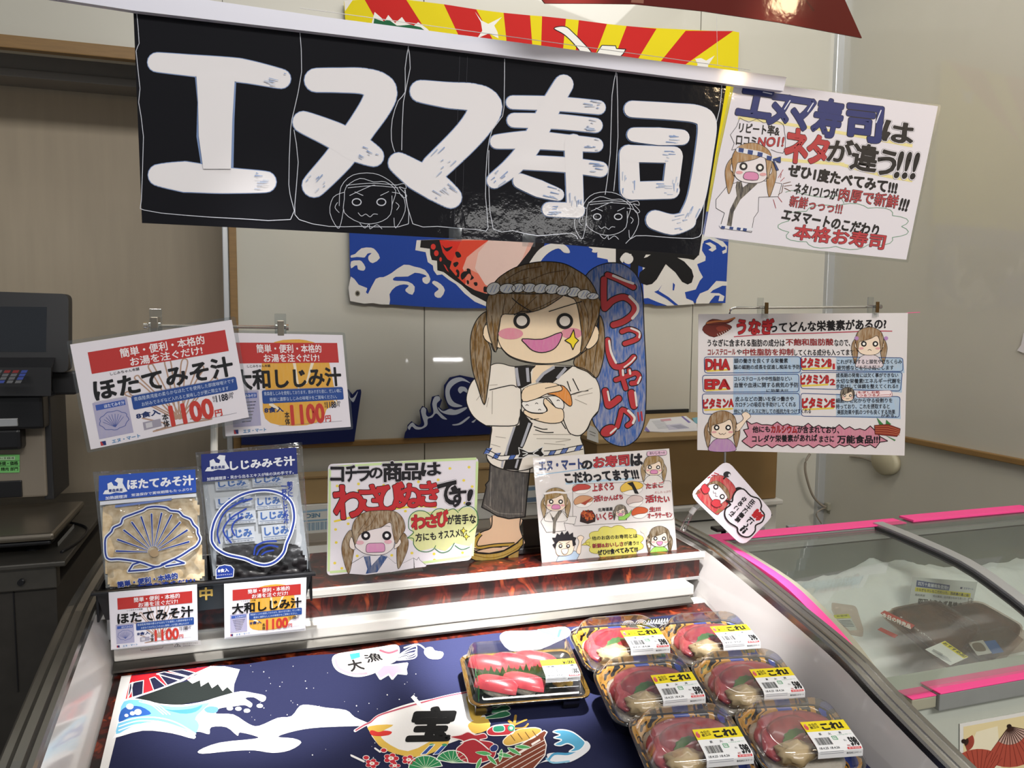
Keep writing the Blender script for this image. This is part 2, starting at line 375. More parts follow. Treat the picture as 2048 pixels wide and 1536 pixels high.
s.poly([(606, 1041), (662, 1037), (662, 1040), (606, 1044)], '#7fa3bb'); s.build('printing', PAPER, t); s = Sheet(YP(2.591)); s.slab([(1046, 972), (1077, 970), (1077, 1005), (1046, 1007)], '#d4d3cc', .0003, l=-1); s.poly([(1050, 975), (1075, 973), (1075, 980), (1050, 982)], '#7f95a8'); s.poly([(1050, 996), (1075, 994), (1075, 1003), (1050, 1005)], '#6a7f96')
s.build('printing', PAPER, t)
# wave cut-outs standing on the trim
def wave(name, label, out, white):
    s = Sheet(YP(2.722)); s.z(590, 780, 4.389); s.slab(out, '#101c52', .006)
    for w in white: s.poly(w, '#c3c9d3', 2, sm=4)
    tag(s.build(name, PAPER), label, 'cutout', 'navy wave cutouts along the wall')
wave('wave_cutout', 'navy wave cutout half hidden behind the orange-printed poster', [(-470, 480), (-470, 120), (-300, -60), (0, -40), (300, -20), (470, -5), (505, 40), (545, 0), (578, -5), (582, 20), (520, 452), (0, 485)],
     [[(462, 10), (480, 60), (505, 70), (530, 45), (552, 12), (532, 70), (512, 106), (488, 85), (466, 40)]])
wave('wave_cutout', 'navy wave cutout with curling white crest beside the girl standee',
     [(958, 424), (968, 375), (985, 350), (990, 310), (1025, 275), (1060, 300), (1090, 315), (1110, 290), (1095, 180), (1120, 140), (1158, 160), (1175, 205), (1200, 195), (1190, 130), (1205, 60), (1262, 45), (1290, 90), (1270, 150), (1300, 180), (1350, 160), (1310, 60), (1310, -40), (1360, -110), (1450, -130), (1600, -100), (1700, 0), (1760, 160), (1760, 385)],
     [[(990, 325), (1030, 285), (1065, 318), (1110, 325), (1135, 300), (1118, 240), (1105, 180), (1125, 150), (1150, 170), (1150, 215), (1175, 235), (1215, 200), (1205, 120), (1225, 62), (1262, 55), (1275, 85), (1245, 120), (1255, 175), (1300, 225), (1335, 258), (1290, 250), (1240, 205), (1205, 240), (1165, 255), (1160, 310), (1110, 342), (1060, 345), (1025, 320), (1005, 350)],
      [(1255, 150), (1300, 185), (1360, 165), (1410, 175), (1500, 150), (1500, 170), (1420, 215), (1340, 215), (1280, 190)],
      [(1345, 120), (1320, 40), (1330, -40), (1380, -95), (1460, -110), (1540, -60), (1470, -80), (1400, -50), (1360, 0), (1365, 60), (1400, 110), (1470, 140), (1400, 150)],
      [(1430, 0), (1450, -30), (1500, -20), (1520, 30), (1480, 10), (1450, 30)],
      [(1380, 303), (1440, 290), (1520, 235), (1530, 245), (1460, 300), (1400, 312)], [(1550, 280), (1590, 255), (1570, 285)]])
# outlet plate and hanging cord
t = thing('outlet_cover', 'cream oval outlet cover on the right wall', 'outlet cover', (CORX, 2.3, .9))
PR = XP(CORX-.012)
c = PR.hit(1772, 918); b = bmesh.new(); loft(b, [[V((CORX-.004-dx, c.y+math.cos(a)*.066*k, c.z+math.sin(a)*.052*k-.01)) for a in (2*math.pi*j/24 for j in range(24))] for dx, k in ((0, 1), (.018, 1), (.026, .86))])
obj('cover', b, mat('cream_plastic', '#b8b094', .5), t, True)
b = bmesh.new(); tube(b, spline([XP(CORX-.008).hit(*p) for p in ((1700, 913), (1725, 916), (1750, 925))], 4), .004); obj('conduit', b, M['grey'], t)
t = thing('power_cord', 'grey power cord with plug hanging in the room corner', 'cord', (2.27, 2.66, .95))
YC = YP(2.70); b = bmesh.new(); tube(b, spline([YC.hit(*p) for p in ((1620, 908), (1611, 925), (1612, 950), (1625, 990), (1643, 1010), (1655, 1014))], 5), .005); obj('cable', b, M['grey'], t)
b = bmesh.new(); tube(b, spline([YC.hit(*p) for p in ((1655, 1014), (1640, 1020), (1633, 1030), (1643, 1047))], 5), .003); tube(b, spline([YC.hit(*p) for p in ((1663, 1004), (1685, 990), (1698, 982), (1708, 977))], 5), .002); obj('loose_wire', b, M['grey'], t)
b = bmesh.new(); p = YC.hit(1658, 1014); box(b, p.x-.018, p.x+.018, p.y-.014, p.y+.012, p.z-.014, p.z+.02, .006); box(b, p.x-.003, p.x+.002, p.y-.01, p.y+.01, p.z-.028, p.z-.013); obj('plug', b, mat('plug_grey', '#8f8c7c', .6), t)
# ------------------------------------------------------------------ weighing scale on the steel table
t = thing('steel_table', 'steel work table under the weighing scale', 'table', (-.9, 2.6, 0))
obj('tabletop', bx(-1.9, -.495, 2.245, 3.1, .835, .85, .004), M['darksteel'], t); obj('apron', bx(-1.9, -.52, 2.26, 2.3, .775, .834, .003), M['darksteel'], t)
obj('cabinet', bx(-1.9, -.525, 2.275, 3.05, .05, .774, .003), mat('cabinet_steel', '#4b4844', .45, metal=.5, noise_amt=.2), t)
obj('door_seam', bx(-.625, -.622, 2.271, 2.278, .5, .77), M['black'], t)
b = bmesh.new(); tube(b, [(-.6, 2.262, .8), (-.6, 2.248, .8)], .008, 12); obj('knob', b, M['black'], t)
t = thing('label_scale', 'black label printing scale with steel platter on the steel table', 'scale', (-.75, 2.4, .85))
Y0 = 2.33
def qbox(name, m, x0, x1, y0, y1, Y, dep, bev=.004, label=None): return pbox(x0, x1, y0, y1, Y, dep, m, name, t, bev, label=label)
zb = YP(Y0).hit(50, 1068).z
obj('base', bx(-1.3, -.545, Y0, Y0+.36, .872, zb-.022, .008), M['black'], t)
for x, y in ((-.6, Y0+.05), (-.6, Y0+.3)):
    b = bmesh.new(); tube(b, [(x, y, .851), (x, y, .874)], .018, 12); obj('foot', b, M['black'], t)
obj('platter', bx(-1.3, -.535, Y0-.01, Y0+.37, zb-.02, zb, .008), M['steel'], t)
s = Sheet(XP(-.543)); s.P.n = V((1, 0, 0)); z1 = zb-.04
s.v = []; P = [V((-.5435, Y0+.06, z1-.05)), V((-.5435, Y0+.26, z1-.05)), V((-.5435, Y0+.26, z1-.005)), V((-.5435, Y0+.06, z1-.005))]; s.v = P; s.face([0, 1, 2, 3], '#8a8a88', 1); s.build('rating_label', PAPER, t)
YB = Y0+.30
qbox('column', M['grey'], -160, 90, 792, 1000, YB, .2, .006)
qbox('column_side', M['dark'], 84, 104, 792, 1000, YB+.01, .2, .004)
qbox('printer', M['black'], -160, 86, 792, 862, YB-.06, .2, .008); qbox('printer_door', M['black'], -160, 42, 860, 904, YB-.05, .1, .01)
qbox('label_slot', M['alu'], -60, 35, 838, 854, YB-.068, .02, .002)
qbox('column_window', M['black'], -160, 44, 966, 1000, YB-.006, .02, .003)
s = Sheet(YP(YB-.003)); s.slab([(-60, 909), (39, 909), (39, 945), (-60, 947)], '#7fcf78', .001); s.poly([(-60, 914), (30, 913), (30, 920), (-60, 921)], '#b8d9b0')
s.text('078-184', (-20, 915), (28, 914), (-20, 919), '#243a22', 2); s.text('へ・新規・価格', (-20, 924), (36, 922), (-20, 932), '#14250f', 2, .03); s.text('精肉 部門', (2, 935), (36, 934), (2, 942), '#14250f', 2, .02)
for k in (922, 933): s.line([(-60, k), (39, k-1)], .8, '#3a6b36', 2)
s.build('green_sticker', PAPER, t, label='green paper sticker')
# keyboard wedge
b = bmesh.new(); P = YP(YB-.1); A = [P.hit(-160, 735), P.hit(102, 735), P.hit(102, 792), P.hit(-160, 792)]
B = [YP(YB+.06).hit(-160, 712), YP(YB+.06).hit(112, 712), YP(YB+.2).hit(104, 775), YP(YB+.2).hit(-160, 775)]
R0 = [b.verts.new(p) for p in A]; R1 = [b.verts.new(p) for p in B]
for k in range(4): b.faces.new((R0[k], R0[(k+1) % 4], R1[(k+1) % 4], R1[k]))
b.faces.new(R0); b.faces.new(R1[::-1]); obj('keyboard_housing', b, M['dark'], t)
pk = (A[0]+A[1])/2; pn = (A[1]-A[0]).cross(B[0]-A[0]); s = Sheet(Plane(A[0], pn)); s.z(0, 580, 3.656)
for r in range(4):
    for c in range(4):
        x = 160-c*62-r*14; y = 588+r*25
        col = '#9c3f3f' if r == 0 and c in (1, 2) else ('#4a5db0' if c == 0 and r < 3 or (r == 3 and c == 2) else '#77787c')
        s.poly([(x, y), (x+44, y-1), (x+33, y+19), (x-11, y+20)], col, 3)
s.build('keys', PAPER, t, label='grey blue and red keys')
# display head
PD = lean(60, 660, YB+.05, 8); q = [(-160, 578), (137, 588), (137, 745), (-160, 735)]
b = bmesh.new(); extr(b, [PD.hit(*p) for p in rquad(q, 14)], V((0, .05, 0))); obj('display_housing', b, M['dark'], t)
s = Sheet(PD); s.slab([(-160, 612), (94, 614), (92, 704), (-160, 703)], '#1e2024', .001, l=6); s.poly([(-160, 717), (98, 716), (98, 723), (-160, 724)], '#4b4b4b', 6); s.build('screen', mat('screen_glass', '#22262c', .12, coat=.5), t)
qbox('display_arm', M['dark'], 100, 152, 743, 790, YB+.08, .05, .008)
b = bmesh.new(); tube(b, spline([(-.66, 2.66, .87), (-.55, 2.62, .856), (-.5, 2.55, .853), (-.497, 2.42, .853), (-.52, 2.32, .853)], 6), .004); obj('scale_cable', b, M['black'], t)
# ================================================================== chilled display case
def flamemat(name, scale, stretch=(1, 1, 1)):
    m = mat(name, '#200c0a', .3, coat=.3); N, L = nt(m); b = N['Principled BSDF']
    t = N.new('ShaderNodeTexCoord'); mp = N.new('ShaderNodeMapping'); mp.inputs['Scale'].default_value = stretch
    L.new(t.outputs['Object'], mp.inputs[0]); n = N.new('ShaderNodeTexNoise'); n.inputs['Scale'].default_value = scale
    n.inputs['Detail'].default_value = 3; n.inputs['Distortion'].default_value = 2.2; L.new(mp.outputs[0], n.inputs['Vector'])
    r = N.new('ShaderNodeValToRGB'); e = r.color_ramp.elements; e[0].position = .36; e[0].color = (*lin('#1b0c0b'), 1)
    e[1].position = .74; e[1].color = (*lin('#a8552c'), 1)
    for p, c in ((.46, '#30110e'), (.53, '#551a10'), (.60, '#33110c'), (.66, '#7e2f17')):
        k = e.new(p); k.color = (*lin(c), 1)
    L.new(n.outputs['Fac'], r.inputs[0]); L.new(r.outputs[0], b.inputs['Base Color']); return m
M['flame'] = flamemat('flame_print', 16, (1, 1, .55)); M['flamecloth'] = flamemat('flame_cloth', 14)
RP = [(1.84, .983), (1.55, .983), (1.42, .970), (1.22, .937), (1.08, .910), (.99, .880), (.89, .850), (.80, .825)]
RS = [V((0, a, b)) for a, b in RP]; RSP = spline(RS, 4)
DSL = .2
def dz(y): return .862+DSL*(y-1.44)
DK = Plane((0, 1.44, .862), (0, -DSL, 1))
case = thing('display_case', 'open chilled showcase holding the sushi packs', 'display case', (.335, 1.2, 0))
def rail(sx, x0):
    sec = [(0, -.03), (0, -.002), (.004, .001), (.012, .001), (.015, -.004), (.018, .003), (.030, .003), (.033, -.004), (.036, .001), (.046, .0), (.05, -.004), (.05, -.03)]
    rings = []
    for i, p in enumerate(RSP):
        d = (RSP[min(i+1, len(RSP)-1)]-RSP[max(i-1, 0)]).normalized(); n = V((0, -d.z, d.y)); n = n if n.z > 0 else -n
        rings.append([V((x0+sx*a, p.y, p.z))+n*b for a, b in sec])
    return loft(bmesh.new(), rings, smooth=False)
M['rail'] = mat('rail_metal', '#b4b2ad', .22, metal=.95, noise_amt=.25, scale=6)
obj('side_rail', rail(1, .955), M['rail'], case); obj('side_rail', rail(-1, -.285), M['rail'], case)
def cheek(x0, x1, xb):
    b = bmesh.new(); rings = []
    for p in RSP:
        zt, zd = p.z-.008, dz(p.y)-.012
        rings.append([V((x0, p.y, zt)), V((x1, p.y, zt)), V((x1, p.y, zd)), V((xb, p.y, zd)), V((xb+(x0-xb)*.12, p.y, zd+.018)), V((xb+(x0-xb)*.35, p.y, zd+.045))])
    return loft(b, rings, smooth=False)
M['cheek'] = mat('glossy_white_side', '#e3dedb', .18, coat=.5, noise_amt=.05, scale=5)
obj('side_panel', cheek(.957, 1.0, .926), M['cheek'], case); obj('side_panel', cheek(-.287, -.33, -.254), M['cheek'], case)
obj('cabinet', bx(-.33, 1.0, .82, 1.83, .02, .63, .004), M['white'], case)
b = bmesh.new(); extr(b, [V((-.284, .8, dz(.8)-.006)), V((-.284, 1.5, dz(1.5)-.006)), V((-.284, 1.5, dz(1.5)-.03)), V((-.284, .8, dz(.8)-.03))], V((1.238, 0, 0))); obj('deck', b, M['white'], case)
obj('front_bumper', bx(-.33, 1.0, .775, .80, .63, .845, .006), M['black'], case)
obj('bumper_trim', bx(-.33, 1.0, .77, .80, .846, .855, .003), M['chrome'], case)
obj('ledge', bx(-.283, .945, 1.504, 1.80, .952, .9685, .001), M['white'], case); obj('ledge_edging', bx(-.283, .945, 1.499, 1.508, .958, .9705, .001), M['white'], case)
obj('back_panel', bx(-.283, .953, 1.795, 1.82, .63, .951), M['white'], case)
obj('flame_sheet', bx(-.283, .94, 1.508, 1.74, .9685, .9695), M['flame'], case)
obj('flame_fascia', bx(-.262, .935, 1.506, 1.512, .914, .957), M['flame'], case)
b = bmesh.new(); box(b, -.27, -.262, 1.503, 1.512, .909, .957); box(b, -.27, .935, 1.503, 1.512, .908, .914); obj('fascia_frame', b, M['alu'], case)
obj('lamp_box', bx(-.255, .90, 1.468, 1.52, .8865, .909, .003), M['white'], case)
def slat(y0, z0, y1, z1, th=.004): return extr(bmesh.new(), [V((-.256, y0, z0)), V((-.256, y1, z1)), V((-.256, y1, z1-th)), V((-.256, y0, z0-th))], V((1.146, 0, 0)))
obj('vent_slat', slat(1.452, .8770, 1.47, .8860), M['darksteel'], case); obj('vent_slat', slat(1.449, .8625, 1.475, .870), M['darksteel'], case)
obj('vent_back', bx(-.256, .895, 1.478, 1.5, .82, .885), M['black'], case)
# cloths on the deck
s = Sheet(DK); s.fn = None
b = bmesh.new(); nx, ny = 60, 40; vv = {}
for i in range(nx+1):
    for j in range(ny+1):
        x = -.2535+1.179*i/nx; y = .82+.645*j/ny
        vv[i, j] = b.verts.new((x, y, dz(y)+.0005+.0012*abs(noise.noise(V((x*14, y*14, 0))))))
for i in range(nx):
    for j in range(ny): b.faces.new((vv[i, j], vv[i+1, j], vv[i+1, j+1], vv[i, j+1]))
tag(obj('flame_cloth', b, M['flamecloth'], None, True), 'red and black flame patterned cloth under the navy cloth', 'cloth')
NAVY = '#3c4478'
s = Sheet(Plane((0, 1.44, .8665), (0, -DSL, 1))); s.z(200, 1250, 2.926)
edge = [(183, 292), (400, 262), (650, 240), (860, 228), (1000, 205), (1180, 180), (1380, 168), (1700, 125), (2060, 80), (2300, 50), (2700, 15), (2900, 0), (3080, -25), (3280, -52), (3400, -62), (3420, -30), (3740, 210), (4280, 600), (4900, 1100), (-40, 1100), (0, 837)]
s.slab(edge, '#1e2244', .0012)
s.poly([(125, 300), (185, 293), (50, 837), (-20, 1100), (-80, 1100), (0, 837)], '#e8e6e3', 1)
# sun rays
s.poly([(183, 296), (640, 243), (560, 300), (420, 350), (170, 438), (148, 440)], '#d3222f', 1)
for q in ([(185, 345), (205, 335), (255, 325), (250, 410), (190, 432)], [(290, 315), (320, 305), (385, 360), (315, 385)], [(345, 290), (480, 330), (395, 355)], [(330, 288), (375, 275), (520, 308), (485, 328)], [(400, 270), (480, 262), (590, 290), (530, 306)], [(175, 345), (195, 335), (178, 400), (160, 436)]):
    s.blob(q, '#1a1c3a', '#f2eeec', 5, 2, sm=0)
s.line([(148, 440), (300, 392), (440, 340), (560, 285), (650, 245)], 9, '#f4f2f0', 3)
s.poly([(200, 437), (440, 345), (560, 320), (610, 300), (700, 340), (770, 380), (780, 405), (600, 445), (450, 470), (350, 465)], '#1d2422', 3)
s.poly([(510, 322), (570, 290), (650, 243), (730, 243), (818, 262), (785, 350), (782, 402), (745, 365), (718, 388), (690, 348), (655, 372), (635, 335), (590, 362), (585, 325), (540, 345)], '#f3f2f1', 4)
s.poly([(640, 250), (660, 242), (720, 244), (800, 262), (760, 272), (700, 268), (660, 272)], '#9fdbe8', 5)
# wave
s.poly([(140, 445), (260, 440), (350, 462), (480, 468), (600, 450), (700, 420), (820, 390), (900, 400), (965, 415), (968, 440), (945, 450), (900, 425), (850, 430), (890, 460), (880, 485), (845, 470), (770, 480), (700, 490), (680, 520), (780, 525), (870, 580), (930, 592), (1040, 545), (1120, 535), (1170, 475), (1230, 470), (1320, 485), (1440, 500), (1490, 540), (1570, 575), (1590, 590), (1300, 600), (1150, 620), (1040, 655), (1130, 665), (1178, 690), (1110, 735), (1010, 750), (900, 735), (760, 740), (600, 755), (580, 735), (700, 690), (900, 668), (920, 655), (820, 630), (805, 650), (740, 600), (650, 600), (640, 640), (590, 628), (555, 630), (552, 668), (420, 635), (250, 620), (78, 665), (88, 640)], '#f3f3f4', 3, sm=3)
for q, c in (([(140, 450), (260, 445), (380, 475), (480, 480), (600, 462), (640, 460), (600, 500), (560, 545), (580, 590), (550, 640), (470, 610), (380, 575), (280, 570), (180, 600), (95, 640), (112, 560)], '#7cc6e6'),
             ([(120, 510), (160, 480), (240, 480), (300, 520), (240, 535), (170, 545), (112, 570)], '#2d5fae'), ([(330, 480), (420, 500), (540, 490), (600, 470), (560, 510), (470, 520)], '#4a8fd0'), ([(610, 495), (640, 478), (690, 485), (680, 515), (630, 515)], '#5f8fd0'),
             ([(560, 545), (700, 530), (780, 560), (700, 590), (600, 580)], '#cfeaf5')): s.poly(q, c, 4, sm=3)
for y in (0, 22, 44): s.line([(110, 575+y), (220, 545+y*.9), (340, 545+y), (450, 575+y), (560, 640)], 7, '#f1f4f6', 5)
for d in (0, 20, 40): s.line([(230+d, 450), (300+d, 470), (340+d, 500), (370+d, 525)], 6, '#e9f3f8', 5)
for x, y, r in ((175, 480, 22), (190, 520, 15), (222, 512, 22), (155, 532, 12)): s.disc(x, y, r, r*.8, '#f3f3f4', 6)
for x, y in ((810, 492), (860, 503), (935, 475), (760, 490)): s.disc(x, y, 19, 12, '#f3f3f4', 4)
# good-catch ornament
s.blob([(1380, 180), (1480, 160), (1640, 135), (1740, 125), (1735, 200), (1670, 235), (1600, 280), (1500, 300), (1400, 270), (1365, 220)], '#f4e9e6', '#f7f5f2', 12, 3)
s.line([(1378, 205), (1400, 255), (1480, 288), (1560, 285)], 14, '#d98f97', 4); s.poly([(1460, 172), (1520, 162), (1522, 190), (1470, 205)], '#43bfa0', 4); s.line([(1640, 150), (1690, 165), (1740, 150)], 12, '#c9687a', 4)
s.text('大', (1440, 215), (1520, 200), (1470, 275), '#1c1a1a', 6, .03); s.text('漁', (1540, 180), (1630, 160), (1565, 225), '#1c1a1a', 6, .02)
for k in (0, 1, 2): s.line([(1720, 200), (1790, 150+k*12), (1850, 125+k*20), (1840, 165+k*15), (1760, 195+k*6), (1720, 205)], 6, '#f4f2f0', 4)
s.line([(1780, 135), (1860, 115), (1910, 150)], 8, '#f4f2f0', 4)
s.blob([(1910, 140), (1940, 135), (1960, 155), (2005, 165), (1990, 195), (1930, 195), (1900, 165)], '#bfe6ea', '#f4f2f0', 7, 4)
s.blob([(1615, 280), (1660, 235), (1720, 235), (1800, 225), (1790, 260), (1795, 290), (1740, 285), (1710, 320), (1690, 290), (1640, 320)], '#dba3b4', '#f4f2f0', 9, 4, sm=0)
for _ in range(70):
    x, y = random.uniform(820, 2000), random.uniform(240, 830); s.disc(x, y, random.uniform(1.5, 4), None, '#e9e6e2', 2, n=6)
# treasure ship
s.z(640, 1380, 3.413)
s.poly([(330, 232), (450, 150), (620, 90), (800, 55), (1000, 25), (1050, 40), (1070, 110), (1130, 180), (1150, 260), (900, 360), (700, 430), (640, 460), (560, 440), (430, 400), (370, 340), (335, 280)], '#f1eeea', 3, sm=3)
for q in ([(335, 250), (500, 240), (420, 290), (440, 350), (600, 420), (800, 330), (880, 330), (850, 390), (660, 460), (440, 410), (350, 300)], [(1000, 45), (1050, 50), (1070, 110), (1110, 170), (1040, 210), (1010, 110)], [(1040, 215), (1130, 185), (1160, 260), (1060, 300), (1010, 250)]): s.poly(q, '#e3bb55', 4, sm=3)
s.line([(240, 280), (300, 245), (345, 225), (400, 180), (520, 140), (660, 100), (850, 50), (1000, 20), (1060, 5)], 20, '#efe6e4', 4); s.line([(245, 278), (300, 243), (345, 222), (400, 178), (520, 138), (660, 98), (850, 48), (1000, 18), (1060, 4)], 10, '#b45060', 5)
s.line([(630, 45), (690, 115)], 26, '#f2efec', 6, sm=0, cap=0)
s.text('宝', (660, 130), (930, 125), (600, 345), '#161616', 6, .06)
s.poly([(340, 285), (360, 278), (400, 290), (440, 280), (490, 288), (470, 310), (400, 318), (350, 310)], '#d83b34', 5, sm=3)
for x in (745, 830): s.blob([(x, 385), (x+40, 375), (x-20, 440), (x-60, 445)], '#31529a', '#eef0f2', 4, 5, sm=0); s.disc(x+20, 378, 18, 9, '#3f9a72', 6)
for x, y, r, n in ((485, 470, 22, 5), (605, 480, 20, 5), (355, 505, 20, 5), (510, 520, 16, 4)):
    for k in range(n):
        a = 6.28*k/n; s.disc(x+r*1.5*math.cos(a), y+r*math.sin(a), r*1.0, r*.75, '#f2efec', 5); s.disc(x+r*1.5*math.cos(a), y+r*math.sin(a), r*.85, r*.6, '#c8313c', 6)
    s.disc(x, y, r*.9, r*.6, '#f7e9e6', 7); s.disc(x, y, r*.25, None, '#c9a04a', 8)
for x, y in ((435, 415), (315, 465)): s.disc(x, y, 24, 17, '#f2efec', 5); s.disc(x, y, 19, 13, '#c8313c', 6)
s.line([(215, 450), (300, 490)], 14, '#f2efec', 4, sm=0); s.line([(375, 400), (410, 425)], 12, '#f2efec', 4, sm=0)
def fan(x, y, r, a0, a1):
    P = [(x+r*math.cos(a)*1.3, y-r*math.sin(a)) for a in (a0+(a1-a0)*k/8 for k in range(9))]
    s.blob(P+[(x, y)], '#2f8a55', '#eef2e8', 6, 6, sm=0)
    for p in P[1:-1]: s.line([(x, y), p], 3, '#cfe5c6', 7.5, sm=0, cap=0)
fan(900, 500, 85, 0, 2.9); fan(720, 540, 90, .2, 3.2)
s.blob([(890, 325), (960, 310), (1010, 290), (1060, 310), (1120, 300), (1140, 330), (1090, 345), (1170, 360), (1200, 400), (1180, 470), (1060, 505), (960, 480), (930, 410), (980, 355)], '#ad2f38', '#f0ddd8', 6, 6)
s.line([(960, 365), (1040, 340), (1090, 360), (1150, 410)], 8, '#efe9e4', 8); s.blob([(1160, 400), (1190, 375), (1215, 390), (1205, 420), (1170, 425)], '#2c3a72', '#efe9e4', 4, 8)
s.blob([(1150, 270), (1200, 245), (1310, 240), (1325, 285), (1290, 310), (1170, 315), (1140, 295)], '#b42f38', '#efe6e0', 6, 7); s.blob([(1185, 255), (1250, 248), (1255, 285), (1190, 290)], '#2d8a6a', '#efe6e0', 5, 8); s.disc(1305, 265, 24, 22, '#3d9c78', 8.5); s.disc(1305, 265, 12, 11, '#efe6e0', 9)
s.line([(1290, 215), (1325, 245), (1335, 180)], 18, '#b08a3c', 6, sm=0); s.line([(1330, 240), (1410, 205)], 12, '#b08a3c', 6, sm=0); s.line([(1330, 265), (1390, 262), (1420, 235)], 12, '#b08a3c', 6)
s.blob([(1250, 350), (1330, 285), (1430, 262), (1490, 265), (1510, 285), (1460, 330), (1380, 360), (1280, 385)], '#d2a750', '#efe6d2', 6, 7)
for k in range(4): s.line([(1300+k*50, 310-k*9), (1330+k*50, 350-k*8)], 5, '#6b4a26', 8.6, sm=0)
s.blob([(1000, 600), (1120, 520), (1300, 420), (1530, 280), (1550, 292), (1528, 330), (1545, 380), (1535, 450), (1440, 560), (1300, 700), (1000, 760)], '#7d3f2c', '#efe6e0', 7, 7, sm=0)
for k in range(4): s.line([(1040+k*40, 620+k*22), (1300, 470+k*36), (1535, 345+k*32)], 5, '#e5d6cc', 9, sm=0, cap=0)
s.poly([(1440, 372), (1500, 338), (1505, 350), (1448, 386)], '#f0e4dc', 9.5); s.poly([(1350, 430), (1405, 400), (1412, 412), (1358, 445)], '#f0e4dc', 9.5)
for x, y, a in ((1100, 470, 1.9), (1140, 450, .9), (1210, 440, .25), (1280, 400, .6), (1330, 390, .1), (1240, 410, 1.7), (1170, 445, 3.3)):
    c, d = math.cos(a), math.sin(a); s.blob([(x, y), (x+50*c-14*d, y+50*d*.8+14*c), (x+110*c, y+110*d*.8), (x+50*c+14*d, y+50*d*.8-14*c)], '#57a964', '#e3efdc', 4, 10, sm=3)
s.poly([(1380, 560), (1480, 510), (1560, 490), (1680, 500), (1760, 470), (1830, 420), (1845, 380), (1810, 350), (1770, 410), (1700, 440), (1620, 430), (1550, 440), (1540, 480)], '#e9e9ec', 5, sm=3)
s.blob([(1590, 290), (1640, 275), (1720, 290), (1790, 340), (1808, 370), (1770, 415), (1700, 425), (1735, 395), (1690, 370), (1640, 385), (1600, 375), (1650, 345), (1595, 330), (1640, 310)], '#5aa9cc', '#eef2f4', 8, 7)
s.line([(1560, 480), (1600, 440), (1690, 440), (1740, 420)], 16, '#4f9fc8', 6); s.line([(1545, 470), (1590, 500), (1700, 490)], 12, '#8cc4dd', 6)
for k, y in ((0, 110), (1, 150)): s.blob([(1130, 190-k*0+ (0 if k else -90)), (1190, y+20), (1260, y-5), (1300, y+20), (1250, y+40), (1150, y+50)], '#2c6e4a', '#cfe0cf', 4, 6)
# upper right crest on the cloth
s.z(1240, 1230, 6.4)
s.poly([(20, 110), (330, 55), (600, 40), (640, 110), (350, 190), (270, 260), (150, 190)], '#16171c', 2)
for cx, cy in ((110, 130), (270, 120), (190, 185), (330, 170)):
    for r in (30, 55, 80): s.line([(cx-r, cy+18), (cx-r*.7, cy-r*.45), (cx, cy-r*.65), (cx+r*.7, cy-r*.45), (cx+r, cy+18)], 7, '#e9ebee', 4)
s.blob([(320, 140), (380, 130), (440, 155), (470, 180), (380, 185), (335, 175)], '#1f7a66', '#e9ebee', 6, 5)
for k in range(8): s.line([(340+k*36, 130-k*6), (370+k*34, 70-k*3), (360+k*36, 110), (410+k*30, 100+k*4)], 8, '#e9ebee', 4)
s.z(900, 1230, 5.389); s.poly([(540, 260), (560, 200), (640, 175), (900, 170), (1000, 155), (1240, 130), (1300, 210), (1160, 290), (880, 400), (640, 380)], '#efedf0', 3, sm=3)
s.poly([(940, 160), (1030, 150), (1130, 195), (1110, 230), (1000, 195)], '#59c8c4', 4); s.poly([(1170, 160), (1210, 150), (1180, 240), (1150, 245)], '#43b795', 4); s.line([(1150, 185), (1120, 265)], 8, '#5d5a54', 5, sm=0)
tag(s.build('festival_cloth', CLOTH), 'navy festival cloth with ship and mountain pictures lining the case', 'cloth')
# ================================================================== chest freezer on the right
fz = thing('chest_freezer', 'chest freezer with curved glass lids and neon pink tape', 'freezer', (2.0, 1.3, 0))
M['fzgrey'] = mat('freezer_grey', '#8f9290', .4, noise_amt=.08); M['cream'] = mat('freezer_cream', '#a8a692', .5, noise_amt=.1)
M['liner'] = mat('freezer_liner', '#7d807c', .5, noise_amt=.15, scale=6); M['fbody'] = mat('freezer_body', '#c3c8bd', .4, noise_amt=.05)
FP = [(1.60, .962), (1.50, .958), (1.335, .944), (1.229, .916), (1.159, .890), (1.106, .862), (1.046, .838)]
FS = spline([V((0, a, b)) for a, b in FP], 3); FR = 2.05
def strip(x0, x1, th, dz_=0):
    return loft(bmesh.new(), [[V((x0, p.y, p.z+dz_)), V((x1, p.y, p.z+dz_)), V((x1, p.y, p.z-th+dz_)), V((x0, p.y, p.z-th+dz_))] for p in FS], smooth=False)
obj('lid_frame', strip(1.045, 1.062, .025, .001), M['cream'], fz); obj('lid_rail', strip(1.505, 1.535, .014, .008), M['alu'], fz); obj('lid_seal', strip(1.497, 1.506, .012, .002), M['dark'], fz)
M['fglass'] = clearmat('freezer_glass', '#f1f4f1', .045, .03, haze=.01, grazing=.35)
obj('glass_lid', strip(1.062, 1.506, .003, -.002), M['fglass'], fz); obj('glass_lid', strip(1.53, FR, .003, .006), M['fglass'], fz)
b = bmesh.new(); box(b, 1.04, FR, 1.585, 1.63, .90, .962, .004); obj('back_rail', b, M['fzgrey'], fz)
obj('back_channel', bx(1.06, FR, 1.57, 1.584, .935, .947, .002), M['alu'], fz)
b = bmesh.new(); box(b, 1.035, 1.60, 1.585, 1.632, .963, .9665, .001); box(b, 1.62, FR, 1.583, 1.632, .966, .972, .001); obj('pink_tape', b, M['pink'], fz, label='neon pink tape along the back rail')
b = bmesh.new(); loft(b, [[V((1.012, p.y, p.z+.013)), V((1.044, p.y, p.z+.006)), V((1.044, p.y, p.z-.012)), V((1.012, p.y, p.z-.012))] for p in FS], smooth=False); obj('pink_tape', b, M['pink'], fz)
